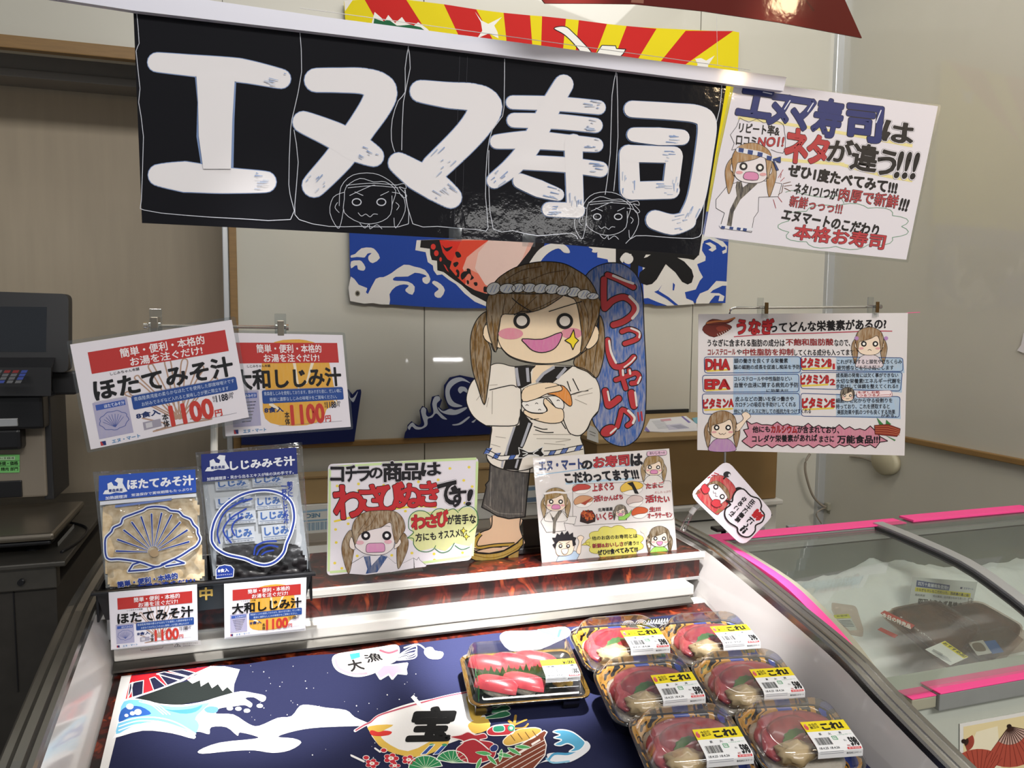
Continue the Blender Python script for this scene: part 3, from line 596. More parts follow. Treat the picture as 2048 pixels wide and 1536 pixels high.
yf = ZP(.838).hit(1890, 1357).y
b = bmesh.new(); box(b, 1.05, FR, yf, yf+.05, .80, .83, .003); obj('front_sill', b, M['fbody'], fz)
b = bmesh.new(); box(b, 1.08, 1.135, yf-.034, yf+.0, .808, .829, .002); obj('rail_end', b, M['cream'], fz)
b = bmesh.new(); box(b, 1.136, FR, yf-.04, yf+.002, .803, .834, .002); obj('front_rail', b, M['fzgrey'], fz)
b = bmesh.new(); box(b, 1.08, 1.135, yf-.034, yf, .8295, .831, .0005); box(b, 1.136, FR, yf-.041, yf+.004, .8345, .837, .001); obj('pink_tape', b, M['pink'], fz, label='neon pink tape along the front rail')
b = bmesh.new(); box(b, 1.03, FR, yf-.02, 1.63, .0, .60); box(b, 1.03, FR, yf-.02, yf+.02, .60, .80); box(b, 1.03, 1.06, yf+.02, 1.585, .60, .81); box(b, 1.03, FR, 1.585, 1.63, .60, .90)
obj('freezer_body', b, M['fbody'], fz)
b = bmesh.new(); box(b, 1.06, FR, yf+.02, 1.584, .60, .612); box(b, 1.061, FR, 1.574, 1.584, .612, .93); box(b, 1.061, 1.066, yf+.02, 1.58, .612, .83); obj('liner', b, M['liner'], fz)
s = Sheet(YP(yf-.0225)); s.z(1640, 1100, 3.522); s.slab([(985, 1225), (1560, 1120), (1560, 1800), (985, 1800)], '#e7e5e0', .001); s.poly([(1010, 1245), (1560, 1145), (1560, 1800), (1010, 1800)], '#ead9a8', 1)
s.poly([(1100, 1280), (1250, 1240), (1300, 1800), (1000, 1800), (1010, 1500)], '#f1e8cb', 2)
for cx, cy, a0, a1, r in ((1330, 1240, .2, 2.2, 290), (1010, 1345, -.6, 1.2, 75), (1120, 1660, 3.6, 5.4, 260)):
    P = [(cx+r*math.cos(a0+(a1-a0)*k/12), cy+r*math.sin(a0+(a1-a0)*k/12)) for k in range(13)]; s.poly([(cx, cy)]+P, '#b4503f', 3)
    P2 = [(cx+(x-cx)*.45, cy+(y-cy)*.45) for x, y in P]; s.poly([(cx, cy)]+P2, '#caa79a', 4)
    for p in P: s.line([(cx, cy), (cx+(p[0]-cx)*.98, cy+(p[1]-cy)*.98)], 3, '#8e3a2e', 5, sm=0, cap=0)
    for p in P2: s.line([(cx, cy), p], 5, '#3a2019', 6, sm=0, cap=0)
    s.disc(cx, cy, 16, None, '#2a1713', 7)
tag(s.build('fan_poster', PAPER), 'red folding fan poster on the front of the chest freezer', 'poster')
# wing nuts on the back of the rail
for x0, y0 in ((1518, 1062), (1583, 1060)):
    p = YP(1.66).hit(x0, y0); t = thing('wing_nut', 'grey wing nut clamp ' + ('beside the crab card' if x0 < 1550 else 'further right') + ' behind the pink taped rail', 'clamp', (p.x, p.y, p.z), 'rail clamps')
    b = bmesh.new(); box(b, p.x-.014, p.x+.014, p.y-.006, p.y+.006, p.z+.002, p.z+.013, .003); obj('wing', b, M['fzgrey'], t)
    b = bmesh.new(); tube(b, [(p.x-.003, p.y, p.z+.002), (p.x-.003, p.y, p.z-.03)], .004); obj('bolt', b, M['fzgrey'], t)
# frost and eel packs
b = bmesh.new(); nx, ny = 70, 30; vv = {}
for i in range(nx+1):
    for j in range(ny+1):
        u, w = i/nx, j/ny; x = 1.067+(FR-1.07)*u; y = yf+.03+(1.573-yf-.03)*w
        k = max(0, min(1, (y-1.10)/.40)); h = .70+.17*k**1.2*(.80+.25*math.exp(-((x-1.50)/.16)**2)+.1*math.exp(-((x-1.1)/.1)**2))+.012*noise.noise(V((x*18, y*18, 1)))+.005*noise.noise(V((x*60, y*60, 3)))
        vv[i, j] = b.verts.new((x, y, h))
for i in range(nx):
    for j in range(ny): b.faces.new((vv[i, j], vv[i+1, j], vv[i+1, j+1], vv[i, j+1]))
o = obj('frost', b, mat('snowy_frost', '#f3f5f6', .8, bump=.4, scale=60), None, True); tag(o, 'white frost heaped along the back of the freezer', 'frost'); o['kind'] = 'stuff'
M['film'] = clearmat('vacuum_film', '#efe4de', .035, .08, .25, 60, grazing=.3); M['eel'] = mat('grilled_eel', '#6b4327', .45, noise_amt=.5, scale=30, bump=.5, col2='#3a2214')
def eel_pack(z, dx, label, sticker, hit=True):
    """flat vacuum pack lying in the freezer"""
    PL = Plane((0, 1.15, z), (0, -.3, 1)); q = [(1757+dx, 1228), (1867+dx, 1206), (1975+dx, 1268), (1900+dx, 1345)]
    P = [PL.hit(*p) for p in q]; c = sum(P, V())/4; t = thing('eel_pack', label, 'eel pack', c, 'eel packs in the freezer')
    def ring(k, dz_): return [c+(PL.hit(*p)-c)*k+PL.n*dz_ for p in rquad(q, 22)]
    obj('grilled_eel', loft(bmesh.new(), [ring(.80, .003), ring(.86, .008), ring(.84, .017), ring(.7, .020)]), M['eel'], t)
    obj('film', loft(bmesh.new(), [ring(1.0, .002), ring(.9, .004), ring(.88, .019), ring(.72, .022)], cap1=True), M['film'], t)
    s = Sheet(Plane(c+PL.n*.0232, PL.n)); s.z(1640+dx, 1100, 3.522)
    if sticker:
        s.slab([(425, 445), (455, 425), (668, 530), (640, 556)], '#c23a2c', .0004); s.text('本日の特売品', (440, 440), (640, 528), (436, 470), '#f2efe8', 3, .03)
        s.build('red_sticker', PAPER, t); s = Sheet(Plane(c+PL.n*.0232, PL.n)); s.z(1640+dx, 1100, 3.522)
        s.slab([(740, 700), (880, 640), (1045, 755), (918, 812)], '#e9e9e6', .0004, l=1); s.poly([(850, 655), (880, 642), (1045, 755), (1010, 765)], '#f1e131', 3)
        s.text('おすすめ品!', (882, 650), (1035, 750), (862, 660), '#141414', 4, .03)
        for k in range(14): s.line([(800+k*5, 700+k*2.5), (790+k*5, 715+k*2.5)], 2, '#2a2a2a', 4, sm=0, cap=0)
        for k in range(4): s.line([(785+k*12, 700+k*14+12), (900+k*8, 760+k*10)], 2, '#6a7080', 4, sm=0, cap=0)
    else: s.slab([(415, 560), (440, 545), (560, 600), (535, 620)], '#b8382c', .0004); s.text('本日の', (425, 560), (550, 605), (418, 575), '#eee', 3, .03) if 0 else None
    s.build('sticker', PAPER, t, label='printed stickers on the film')
eel_pack(.797, 0, 'vacuum packed grilled eel with red and yellow stickers, top of the pile', True)
eel_pack(.772, -3, 'vacuum packed grilled eel under the yellow stickered one', False)
eel_pack(.744, 85, 'vacuum packed grilled eel at the front right of the pile', False)
s = Sheet(lean(1880, 1180, 1.39, 22)); s.z(1640, 1100, 3.522); s.slab([(655, 190), (1110, 225), (1040, 545), (610, 480)], '#cfd2d2', .0006)
s.poly([(682, 213), (915, 248), (908, 286), (676, 258)], '#24407e', 1); s.text('四万十産鰻稚魚使用!!', (692, 222), (905, 254), (690, 248), '#dfe3ec', 2, .02)
s.poly([(672, 262), (1062, 305), (1058, 335), (668, 290)], '#d9cf2c', 1); s.text('うなぎもタレもこだわった、国産鰻の最上級!', (680, 268), (1052, 310), (678, 288), '#1b1b1b', 2, .02)
s.text('高知県産', (670, 306), (740, 314), (668, 322), '#222222', 2); s.text('炭火蒲焼、自然豊かな水で育った', (795, 316), (1028, 338), (793, 332), '#222222', 2)
s.text('四万十うなぎ長焼き', (695, 340), (1000, 372), (690, 385), '#15130f', 2, .045)
s.blob([(1046, 340), (1070, 342), (1058, 436), (1036, 432)], '#d9d9d4', '#222222', 3, 1, sm=0); s.text('ひと品', (1050, 350), (1064, 352), (1042, 424), '#1a1a1a', 3)
s.poly([(830, 405), (1048, 425), (1022, 528), (800, 490)], '#b2402f', 1)
for k in range(4): s.line([(850, 430+k*18), (1030-k*4, 448+k*18)], 3, '#dcb0a4', 2, sm=0, cap=0)
s.text('エヌマート', (1012, 262), (1080, 270), (1011, 276), '#2a4a8c', 2, .02); s.poly([(988, 262), (1003, 260), (1000, 275), (985, 272)], '#23305e', 2)
tag(s.build('price_card', LAM), 'laminated eel price card leaning on the frost in the freezer', 'price card')
t = thing('frozen_pack', 'small frozen pack with yellow label near the freezer corner', 'frozen pack', Plane((0, 1.15, .775), (0, -.3, 1)).hit(1690, 1250)); PL = Plane((0, 1.15, .775), (0, -.3, 1)); q = [(1660, 1215), (1712, 1222), (1728, 1275), (1690, 1268)]
obj('film', loft(bmesh.new(), [[PL.hit(*p)+V((0, 0, h)) for p in rquad(q, 8)] for h in (0, .012)]), M['film'], t)
s = Sheet(Plane((0, 1.15, .7885), (0, -.3, 1))); s.z(1640, 1100, 3.522); s.slab([(95, 458), (200, 450), (218, 478), (105, 482)], '#cfd045', .0004); s.text('新登場', (115, 462), (190, 456), (120, 474), '#33331a', 2); s.slab([(115, 486), (220, 482), (262, 560), (210, 568)], '#c9cbc6', .0004)
for k in range(5): s.line([(135+k*8, 500+k*10), (215+k*7, 497+k*10)], 4, '#5a6270', 2, sm=0, cap=0)
s.build('sticker', PAPER, t)
t = thing('seafood_pack', 'blue and silver seafood pack beside the eel packs', 'frozen pack', Plane((0, 1.15, .79), (0, -.3, 1)).hit(1975, 1285)); PL = Plane((0, 1.15, .79), (0, -.3, 1)); q = [(1935, 1285), (1985, 1278), (2005, 1305), (1965, 1312)]
obj('film', loft(bmesh.new(), [[PL.hit(*p)+V((0, 0, h)) for p in rquad([(1925, 1280), (2010, 1262), (2060, 1300), (1960, 1322)], 8)] for h in (0, .012)]), M['film'], t)
s = Sheet(Plane((0, 1.15, .8045), (0, -.3, 1))); s.slab([(1936, 1285), (1966, 1280), (1984, 1306), (1955, 1311)], '#b9b6ae', .0004); s.poly([(1968, 1283), (1990, 1280), (2008, 1304), (1985, 1308)], '#2f5a96', 1); s.poly([(1944, 1288), (1962, 1286), (1972, 1301), (1952, 1302)], '#6e6152', 1, sm=3)
s.build('sticker', PAPER, t)
# ================================================================== banner, flag and posters
RED, INK, BRN, SKIN = '#b8252c', '#17141a', '#7b5c38', '#f0dcc6'
# flag on the back wall
t = thing('fishing_flag', 'bright fishing flag with rays, waves and fish hung on the back wall', 'flag', (1.05, 2.72, 2.1))
s = Sheet(YP(2.725));
s.z(650, 0, 2.926); N_ = 26
top = [(110, 8), (230, -5), (475, -2), (695, 25), (885, 55), (1045, 75), (1200, 90), (1270, 95), (1410, 110), (1485, 118), (1650, 140), (1765, 152), (1940, 168), (2110, 180), (2388, 182), (2424, 190)]
mid = [(118, 110), (345, 200), (620, 225), (790, 225), (985, 238), (1062, 240), (1212, 255), (1265, 262), (1394, 280), (1468, 288), (1588, 305), (1700, 322), (1838, 335), (1970, 352), (2120, 370), (2418, 385)]
for i in range(15):
    c = '#d9c713' if i % 2 == 0 else '#bd1f1c'
    if i == 14: c = '#d9c713'
    a, b_, m0, m1 = top[i], top[i+1], mid[i], mid[i+1]
    for k in range(6):
        f0, f1 = k*.9, (k+1)*.9
        L0 = (a[0]+(m0[0]-a[0])*f0, a[1]+(m0[1]-a[1])*f0); L1 = (a[0]+(m0[0]-a[0])*f1, a[1]+(m0[1]-a[1])*f1)
        R0 = (b_[0]+(m1[0]-b_[0])*f0, b_[1]+(m1[1]-b_[1])*f0); R1 = (b_[0]+(m1[0]-b_[0])*f1, b_[1]+(m1[1]-b_[1])*f1)
        s.add([L0, R0, R1, L1], c, 1)
# backing cloth as a fine grid so that it hangs in folds
pts = lambda u, w: (690+(788-2*w*7)*u+(11-11*u*2.2)*w, (2+62*u+8*math.sin(u*3.1))*(1-w)+(601+5*u+14*math.sin(3.14*min(1, u*1.6))*(u < .62))*w)
for o_, (c0, c1, w0, w1) in ((-1, (0, 1, 0, 1)),):
    for i in range(N_):
        for j in range(16):
            u0, u1, w_0, w_1 = i/N_, (i+1)/N_, j/16, (j+1)/16
            s.z(0, 0, 1); s.add([pts(u0, w_0), pts(u1, w_0), pts(u1, w_1), pts(u0, w_1)], '#1d3f93' if w_0 > .62 else ('#bd1f1c' if w_0 > .42 else ('#d8cf94' if u0 > .93 and w_0 > .25 else '#d9c713')), 0 if w_0 > .3 else -1)
s.z(650, 0, 2.926)
s.poly([(112, 5), (165, -4), (118, 65)], '#dedad2', 3)
s.poly([(270, 150), (290, 70), (330, 105), (345, 130), (370, 88), (410, 135), (450, 100), (475, 135), (520, 150), (545, 130), (600, 170), (650, 230), (280, 230)], '#e6e4de', 3); s.poly([(282, 150), (288, 108), (340, 125), (372, 115), (420, 150), (440, 150), (500, 145), (560, 160), (610, 200), (300, 230)], '#1c5f3c', 4)
s.poly([(878, 70), (915, 120), (955, 140), (1035, 100), (990, 150), (1010, 190), (1015, 225), (960, 195), (890, 225), (920, 180), (912, 130)], '#e4e2dc', 3)
s.blob([(1340, 168), (1375, 155), (1415, 160), (1450, 190), (1500, 240), (1560, 310), (1530, 340), (1450, 250), (1395, 200)], '#e2e0da', INK, 5, 4)
s.blob([(1590, 310), (1620, 265), (1700, 268), (1705, 285), (1760, 288), (1745, 315), (1720, 340), (1600, 340)], '#e2e0da', INK, 5, 4, sm=0)
s.poly([(2165, 345), (2200, 340), (2230, 355), (2280, 325), (2240, 385), (2250, 420), (2170, 420), (2180, 375)], '#e0ddd6', 4)
s.z(690, 460, 7.314)
W_ = '#cfcbc6'
for q in ([(88, 370), (150, 350), (240, 268), (380, 258), (450, 300), (510, 410), (405, 485), (345, 440), (345, 380), (390, 340), (330, 345), (290, 400), (240, 400), (170, 395), (88, 405)], [(88, 460), (180, 445), (240, 455), (298, 545), (270, 595), (190, 575), (180, 520), (140, 525), (88, 560)],
          [(330, 945), (450, 715), (560, 690), (680, 630), (860, 508), (1010, 535), (1170, 585), (1250, 720), (1200, 790), (1140, 760), (1135, 700), (1195, 680), (1150, 650), (1020, 625), (920, 680), (740, 685), (700, 730), (760, 745), (920, 755), (1020, 830), (985, 948), (890, 900), (890, 860), (935, 815), (860, 795), (740, 830), (650, 940), (648, 1090), (400, 1065), (250, 1000)],
          [(85, 680), (200, 800), (325, 850), (305, 910), (370, 960), (480, 1060), (76, 1040)], [(1275, 780), (1305, 742), (1400, 790), (1460, 880), (1400, 990), (1320, 975), (1310, 920), (1360, 880), (1360, 850)]): s.poly(q, W_, 3, sm=2)
s.disc(183, 928, 38, 44, '#8b8577', 4); s.disc(183, 928, 24, 28, '#3a352e', 5)
s.poly([(1048, 150), (1028, 295), (1180, 325), (1210, 470), (1285, 520), (1295, 590), (1345, 660), (1420, 650), (1520, 730), (1620, 790), (1750, 930), (1900, 1050), (2060, 1115), (2300, 1110), (2300, 100)], '#d2cec8', 3)
s.poly([(1110, 150), (1098, 255), (1240, 275), (1245, 360), (1270, 440), (1345, 450), (1350, 590), (1440, 615), (1580, 720), (1700, 800), (1850, 940), (2060, 1050), (2300, 1050), (2300, 100)], '#1a1718', 4)
fish = [(1380, 150), (1430, 330), (1500, 430), (1560, 460), (1530, 560), (1640, 690), (1760, 800), (1900, 880), (2060, 930), (2200, 935), (2420, 880), (2560, 740), (2660, 480), (2800, 200), (2850, 100)]
s.poly(fish, '#d9a394', 5); s.poly([(1380, 150), (1430, 330), (1500, 430), (1560, 460), (1530, 560), (1640, 690), (1760, 800), (1780, 700), (1720, 560), (1780, 400), (1900, 300), (2100, 150)], '#d0452f', 6)
s.poly([(1380, 150), (1430, 330), (1500, 430), (1560, 460), (1600, 380), (1650, 260), (1700, 150)], '#cc2f22', 7); s.poly([(1780, 800), (1900, 880), (2060, 930), (2150, 800), (1950, 640), (1800, 560), (1730, 600)], '#d5705a', 6); s.poly([(2100, 150), (1950, 330), (1900, 560), (2050, 800), (2200, 880), (2420, 800), (2600, 400), (2700, 150)], '#d9bcb2', 7)
for q in ([(1420, 215), (1470, 265), (1575, 240), (1500, 315), (1450, 280)], [(1610, 330), (1660, 320), (1700, 385), (1640, 405)], [(1580, 490), (1640, 465), (1660, 495), (1610, 545)], [(1690, 660), (1730, 610), (1780, 600), (1780, 565), (1830, 575), (1845, 650), (1885, 700), (1830, 735), (1845, 680), (1820, 640), (1790, 650), (1760, 690), (1710, 730)], [(1880, 770), (1930, 765), (1935, 810), (1900, 815)], [(1780, 735), (1810, 745), (1810, 790), (1785, 785)], [(1620, 600), (1640, 575), (1672, 610), (1665, 690), (1625, 680), (1640, 640)], [(2030, 830), (2080, 840), (2090, 900), (2030, 905)]): s.poly(q, '#1a1718', 9, sm=3)
for q in ((1290, 245, 36, 42), (1335, 340, 34, 42), (1398, 430, 18, 32)): s.disc(*q, '#c8362c', 6)
s.poly([(1440, 500), (1470, 520), (1520, 620), (1480, 580)], '#c8362c', 6)
for q in ([(2390, 750), (2420, 640), (2560, 480), (2700, 300), (2800, 100), (2950, 100), (2880, 320), (2680, 560), (2500, 730)], ): s.poly(q, '#1a1718', 9)
for q in ([(2620, 640), (2760, 380), (2900, 240), (3080, 190), (3230, 230), (3290, 330), (3200, 330), (3120, 270), (2980, 330), (2860, 460), (2780, 640)], [(3560, 250), (3650, 235), (3700, 270), (3680, 330), (3610, 320), (3620, 280)], [(4020, 420), (4100, 330), (4200, 380), (4210, 450), (4150, 500), (4080, 470), (4080, 430), (4060, 480)]): s.poly(q, W_, 9, sm=3)
s.z(1200, 460, 7.314)
s.poly([(-40, 60), (-40, 400), (110, 430), (120, 470), (620, 480), (640, 1005), (720, 1000), (880, 1090), (980, 1110), (1140, 1100), (1380, 1085), (1360, 1040), (1260, 1000), (1240, 910), (1400, 870), (1460, 740), (1505, 690), (1450, 590), (1420, 500), (1540, 450), (1545, 390), (1490, 300), (1495, 240), (1520, 160), (1600, 130), (1730, 200), (1790, 250), (1830, 240), (1840, 280), (1785, 310), (1795, 350), (1850, 330), (1860, 240), (1800, 170), (1640, 100), (1480, 60)], '#d0ccc5', 3)
s.poly([(1535, 180), (1600, 165), (1690, 220), (1700, 290), (1640, 320), (1585, 290), (1610, 250), (1660, 265), (1650, 230), (1600, 215), (1530, 225), (1495, 270), (1500, 200)], '#1d3f93', 4); s.poly([(1535, 195), (1610, 180), (1690, 230), (1700, 280), (1640, 318), (1585, 290), (1630, 260), (1600, 230)], '#d0ccc5', 5)
K = '#121112'
for q in ([(230, 60), (230, 480), (390, 480), (400, 350), (460, 350), (440, 560), (550, 700), (560, 520), (660, 555), (580, 620), (565, 690), (600, 780), (680, 808), (760, 790), (830, 720), (960, 500), (1100, 620), (1200, 760), (1280, 798), (1340, 770), (1368, 680), (1340, 580), (1230, 460), (1130, 405), (1280, 420), (1370, 440), (1430, 380), (1440, 60)],): s.poly(q, K, 6)
s.poly([(640, 410), (670, 360), (740, 360), (690, 395)], '#d0ccc5', 8)
s.poly([(-60, 400), (100, 430), (110, 470), (-60, 480)], '#1d3f93', 5)
for q in ([(790, 905), (850, 880), (910, 795), (855, 890), (1000, 980), (1145, 1100), (1090, 1100), (960, 1000)], [(1060, 880), (1065, 770), (1095, 800), (1080, 885)], [(640, 1000), (700, 995), (830, 1050), (980, 1105), (820, 1108), (740, 1080), (650, 1085)]): s.poly(q, '#1d3f93', 7)
s.poly([(1400, 1080), (1410, 1020), (1460, 930), (1580, 880), (1700, 745), (1860, 755), (1860, 815), (1790, 815), (1650, 880), (1610, 920), (1740, 925), (1820, 970), (1800, 1040), (1730, 1040), (1750, 960), (1680, 960), (1620, 1030), (1590, 1075)], '#d0ccc5', 4)
s.build('flag_cloth', FLAGM, t)
# black banner
t = thing('banner', 'long black banner with five big white hand painted characters', 'banner', YP(1.35).hit(860, 270))
s = Sheet(YP(1.35)); s.slab([(266.6, 20), (1453, 168), (1440, 250), (1398, 511), (1100, 487), (700, 466), (284, 446), (274, 200)], '#131318', .0006)
s.z(0, 0, 2.926); WH = '#e9e6e8'
BN = [0]
def brush(P, w, sm=5):
    BN[0] += 1; l0 = BN[0]*.75
    wm = [x+9 for x in w] if isinstance(w, list) else w+9
    s.line(P, wm, '#8298c2', 2, sm=sm); s.line(P, w, WH, 3.5+l0, sm=sm)
    e = V((P[-1][0], P[-1][1], 0)); d = (e-V((P[-2][0], P[-2][1], 0))).normalized(); n = V((-d.y, d.x, 0)); ww = w[-1] if isinstance(w, list) else w
    for k in range(7):
        a = e+n*random.uniform(-.42, .42)*ww+d*random.uniform(-.5, .22)*ww; b2 = a-d*random.uniform(12, 60)+n*random.uniform(-5, 5); s.line([a, b2], [3, 7], random.choice(['#a9b8d4', '#8ea4cc', '#c6cfe0']), 23+l0*.05, sm=0, cap=0)
X2, X3 = 1902, 3944
Z2 = lambda P: [(x+X2, y) for x, y in P]
brush([(920, 365), (1100, 382), (1400, 412), (1645, 462)], [112, 122, 138, 112]); s.poly([(1140, 440), (1384, 440), (1372, 700), (1366, 990), (1180, 990), (1150, 800), (1155, 600)], '#8298c2', 2); s.poly([(1150, 440), (1376, 440), (1360, 700), (1352, 990), (1190, 990), (1164, 800), (1160, 600)], WH, 20)
brush([(930, 1025), (1080, 1035), (1300, 1055), (1555, 1065)], [125, 178, 152, 122])
brush([(1850, 470), (1980, 470), (2140, 478), (2225, 530), (2205, 610), (2120, 740), (1990, 920), (1838, 1085)], [138, 142, 150, 190, 180, 165, 165, 140]); brush([(1775, 715), (1950, 790), (2080, 860), (2185, 915)], [125, 155, 170, 120])
brush(Z2([(560, 535), (720, 558), (870, 572), (935, 625), (900, 710), (810, 820), (640, 985)]), [128, 150, 160, 200, 180, 170, 160]); brush(Z2([(430, 955), (540, 1030), (650, 1095), (735, 1155)]), [122, 165, 165, 128])
for P, w in (([(1097, 600), (1350, 608), (1600, 630)], [78, 84, 80]), ([(1105, 705), (1350, 712), (1580, 735)], [84, 88, 84]), ([(1005, 830), (1200, 820), (1400, 835), (1585, 850)], [82, 108, 95, 80]), ([(1140, 950), (1400, 965), (1610, 992)], [84, 88, 88]), ([(1395, 495), (1310, 640), (1200, 850), (1100, 970), (990, 1058)], [112, 120, 122, 112, 90]), ([(1452, 840), (1455, 1000), (1462, 1200)], [108, 100, 98]), ([(1475, 1232), (1310, 1226)], [86, 84]), ([(1140, 1060), (1250, 1105), (1360, 1140)], [86, 100, 72])): brush(Z2(P), w)
brush(Z2([(1795, 640), (2042, 655), (2180, 672), (2232, 725), (2215, 900), (2172, 1150), (2120, 1270)]), [96, 98, 105, 112, 105, 105, 100]); brush(Z2([(1930, 1288), (2030, 1315), (2115, 1292)]), [112, 118, 105]); brush(Z2([(1805, 790), (1950, 800), (2085, 805)]), [82, 102, 88])
for P, w in (([(1775, 905), (1782, 1110)], [112, 118]), ([(1775, 900), (2040, 908)], [98, 95]), ([(2042, 915), (2018, 1110)], [95, 92]), ([(1790, 1118), (2020, 1112)], [104, 104])): brush(Z2(P), w, 0)
T = '#c9ccd6'
for P in ([(800, 70), (815, 255), (797, 300), (820, 520), (812, 600), (840, 800), (828, 1170), (845, 1230), (1080, 1260), (1400, 1280), (1700, 1285), (1705, 1170), (1690, 1080), (1700, 760), (1720, 650), (1765, 420), (1755, 190)], [(1720, 760), (1745, 950), (1725, 1200), (1750, 1285), (1925, 1325), (2100, 1325), (2250, 1328), (2390, 1310), (2375, 1170), (2368, 1110)],
          [(2390, 270), (2370, 400), (2370, 540), (2330, 590), (2295, 700), (2290, 820), (2310, 890)], [(2388, 275), (2400, 400), (2360, 600), (2350, 880)], [(2370, 1110), (2415, 1310), (2560, 1325), (2800, 1345), (2855, 1335), (2840, 1150), (2850, 900), (2880, 760), (2940, 680), (2950, 560), (2952, 345)],
          [(2860, 880), (2860, 1100), (2885, 1340), (3000, 1350), (3150, 1380), (3340, 1365), (3380, 1400)], [(3605, 420), (3580, 560), (3570, 900), (3540, 1140)], [(3608, 430), (3615, 800), (3590, 1120)], [(3660, 1425), (3720, 1380), (3850, 1385), (4000, 1395), (4090, 1385), (4110, 1300), (4150, 900), (4210, 640), (4222, 500)]):
    s.line(P, 4, T, 6, sm=2, cap=0)
def sketch_head(cx, cy, k, sx=1):
    f = lambda P: [(cx+x*k*sx, cy+y*k) for x, y in P]
    for P in ([(-150, -20), (-150, 60), (-60, 118), (40, 120), (120, 70), (128, -40)], [(-150, -20), (-140, -90), (-60, -140), (20, -120), (90, -120), (150, -70), (130, 10), (128, 40)], [(-180, 20), (-170, -90), (-100, -160), (20, -170), (110, -130), (160, -80)], [(-150, -60), (-215, -30), (-235, 60), (-190, 150), (-170, 120), (-155, 40)], [(128, -60), (190, -40), (205, 50), (150, 150), (140, 90)], [(-140, -100), (0, -112), (160, -102)], [(-130, -85), (20, -98), (165, -85)], [(-120, -40), (0, -95), (30, -100)], [(-90, -62), (-40, -40)], [(60, -40), (110, -64)], [(-70, 60), (-50, 80), (-25, 68), (0, 85), (20, 68), (45, 70)], [(-60, 122), (-30, 150), (-5, 125), (0, 155), (40, 130), (70, 155)], [(150, -100), (200, -110), (210, -80), (170, -90), (215, -40), (190, -30), (160, -80)], [(-190, 0), (-205, 30), (-180, 60)], [(150, 0), (170, 20), (155, 45)]):
        s.line(f(P), 3.4, T, 6, sm=3, cap=0)
    for x in (-78, 66):
        P = [(x+24*math.cos(a)*1.1, -2+20*math.sin(a)) for a in (6.283*j/14 for j in range(15))]; s.line(f(P), 6, T, 6, sm=0, cap=0)
sketch_head(2165, 1185, 1); sketch_head(3560, 1270, .85)
for x in (2690, 2735): s.line([(x, 330), (x-20, 900), (x-35, 1400)], 2.5, '#3a3a40', 2.8, sm=0, cap=0)
s.build('banner_sheet', BANNERM, t)
for x0, x1, y0, y1 in ((725, 800, 1330, 1415), (1155, 1230, 1370, 1445)):
    s2 = Sheet(Plane(s.P.p-V((0, .0012, 0)), (0, -1, 0))); s2.z(650, 0, 2.926); s2.slab([(x0, y0), (x1, y0+4), (x1, y1), (x0, y1-4)], '#ffffff', .0002); s2.build('adhesive_tape', M['acryl'], t)
# rail that clamps the banner, hung on nylon line
t = thing('sign_rail', 'white plastic rail clamping the top of the black banner', 'sign rail', YP(1.345).hit(860, 75))
PRL = YP(1.336); b = bmesh.new(); extr(b, [PRL.hit(*p) for p in ((40, -97), (410, -1), (650, 34), (1348, 126), (1573, 154), (1567, 182), (1348, 154), (700, 72), (266, 21), (40, -14))], V((0, .012, 0)))
obj('rail_body', b, mat('white_pvc', '#d9d9e6', .35, coat=.2), t)
b = bmesh.new()
for P in ((600, 16, 1340, 117), (1340, 117, 1500, 140)): tube(b, [YP(1.345).hit(P[0], P[1]), YP(1.345).hit(P[2], P[3])], .0006, 4)
obj('nylon_line', b, M['paperw'], t)
b = bmesh.new(); tube(b, [YP(1.35).hit(1435, 130), YP(1.40).hit(1432, -40)], .0004, 4); obj('hanging_line', b, M['paperw'], t)
# red hanging board with the lamp glint
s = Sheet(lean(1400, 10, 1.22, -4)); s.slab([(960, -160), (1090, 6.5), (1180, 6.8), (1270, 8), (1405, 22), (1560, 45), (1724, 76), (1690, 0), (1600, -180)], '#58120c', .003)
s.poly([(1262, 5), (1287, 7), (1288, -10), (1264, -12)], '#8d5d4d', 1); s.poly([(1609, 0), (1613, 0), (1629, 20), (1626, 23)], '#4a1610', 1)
tag(s.build('hanging_board', printmat('lacquered_board', .5, .22, .06, 30, spec=.1)), 'dark red glossy board hanging above the banner', 'sign board')
g = s.P.hit(1572, 2); d = (g-CAMPOS).normalized(); rf = d-2*d.dot(s.P.n)*s.P.n
L_ = lamp('warm_bulb', 'POINT', g+rf*1.5, g, 13, (1, .72, .42), shadow_soft_size=.045)
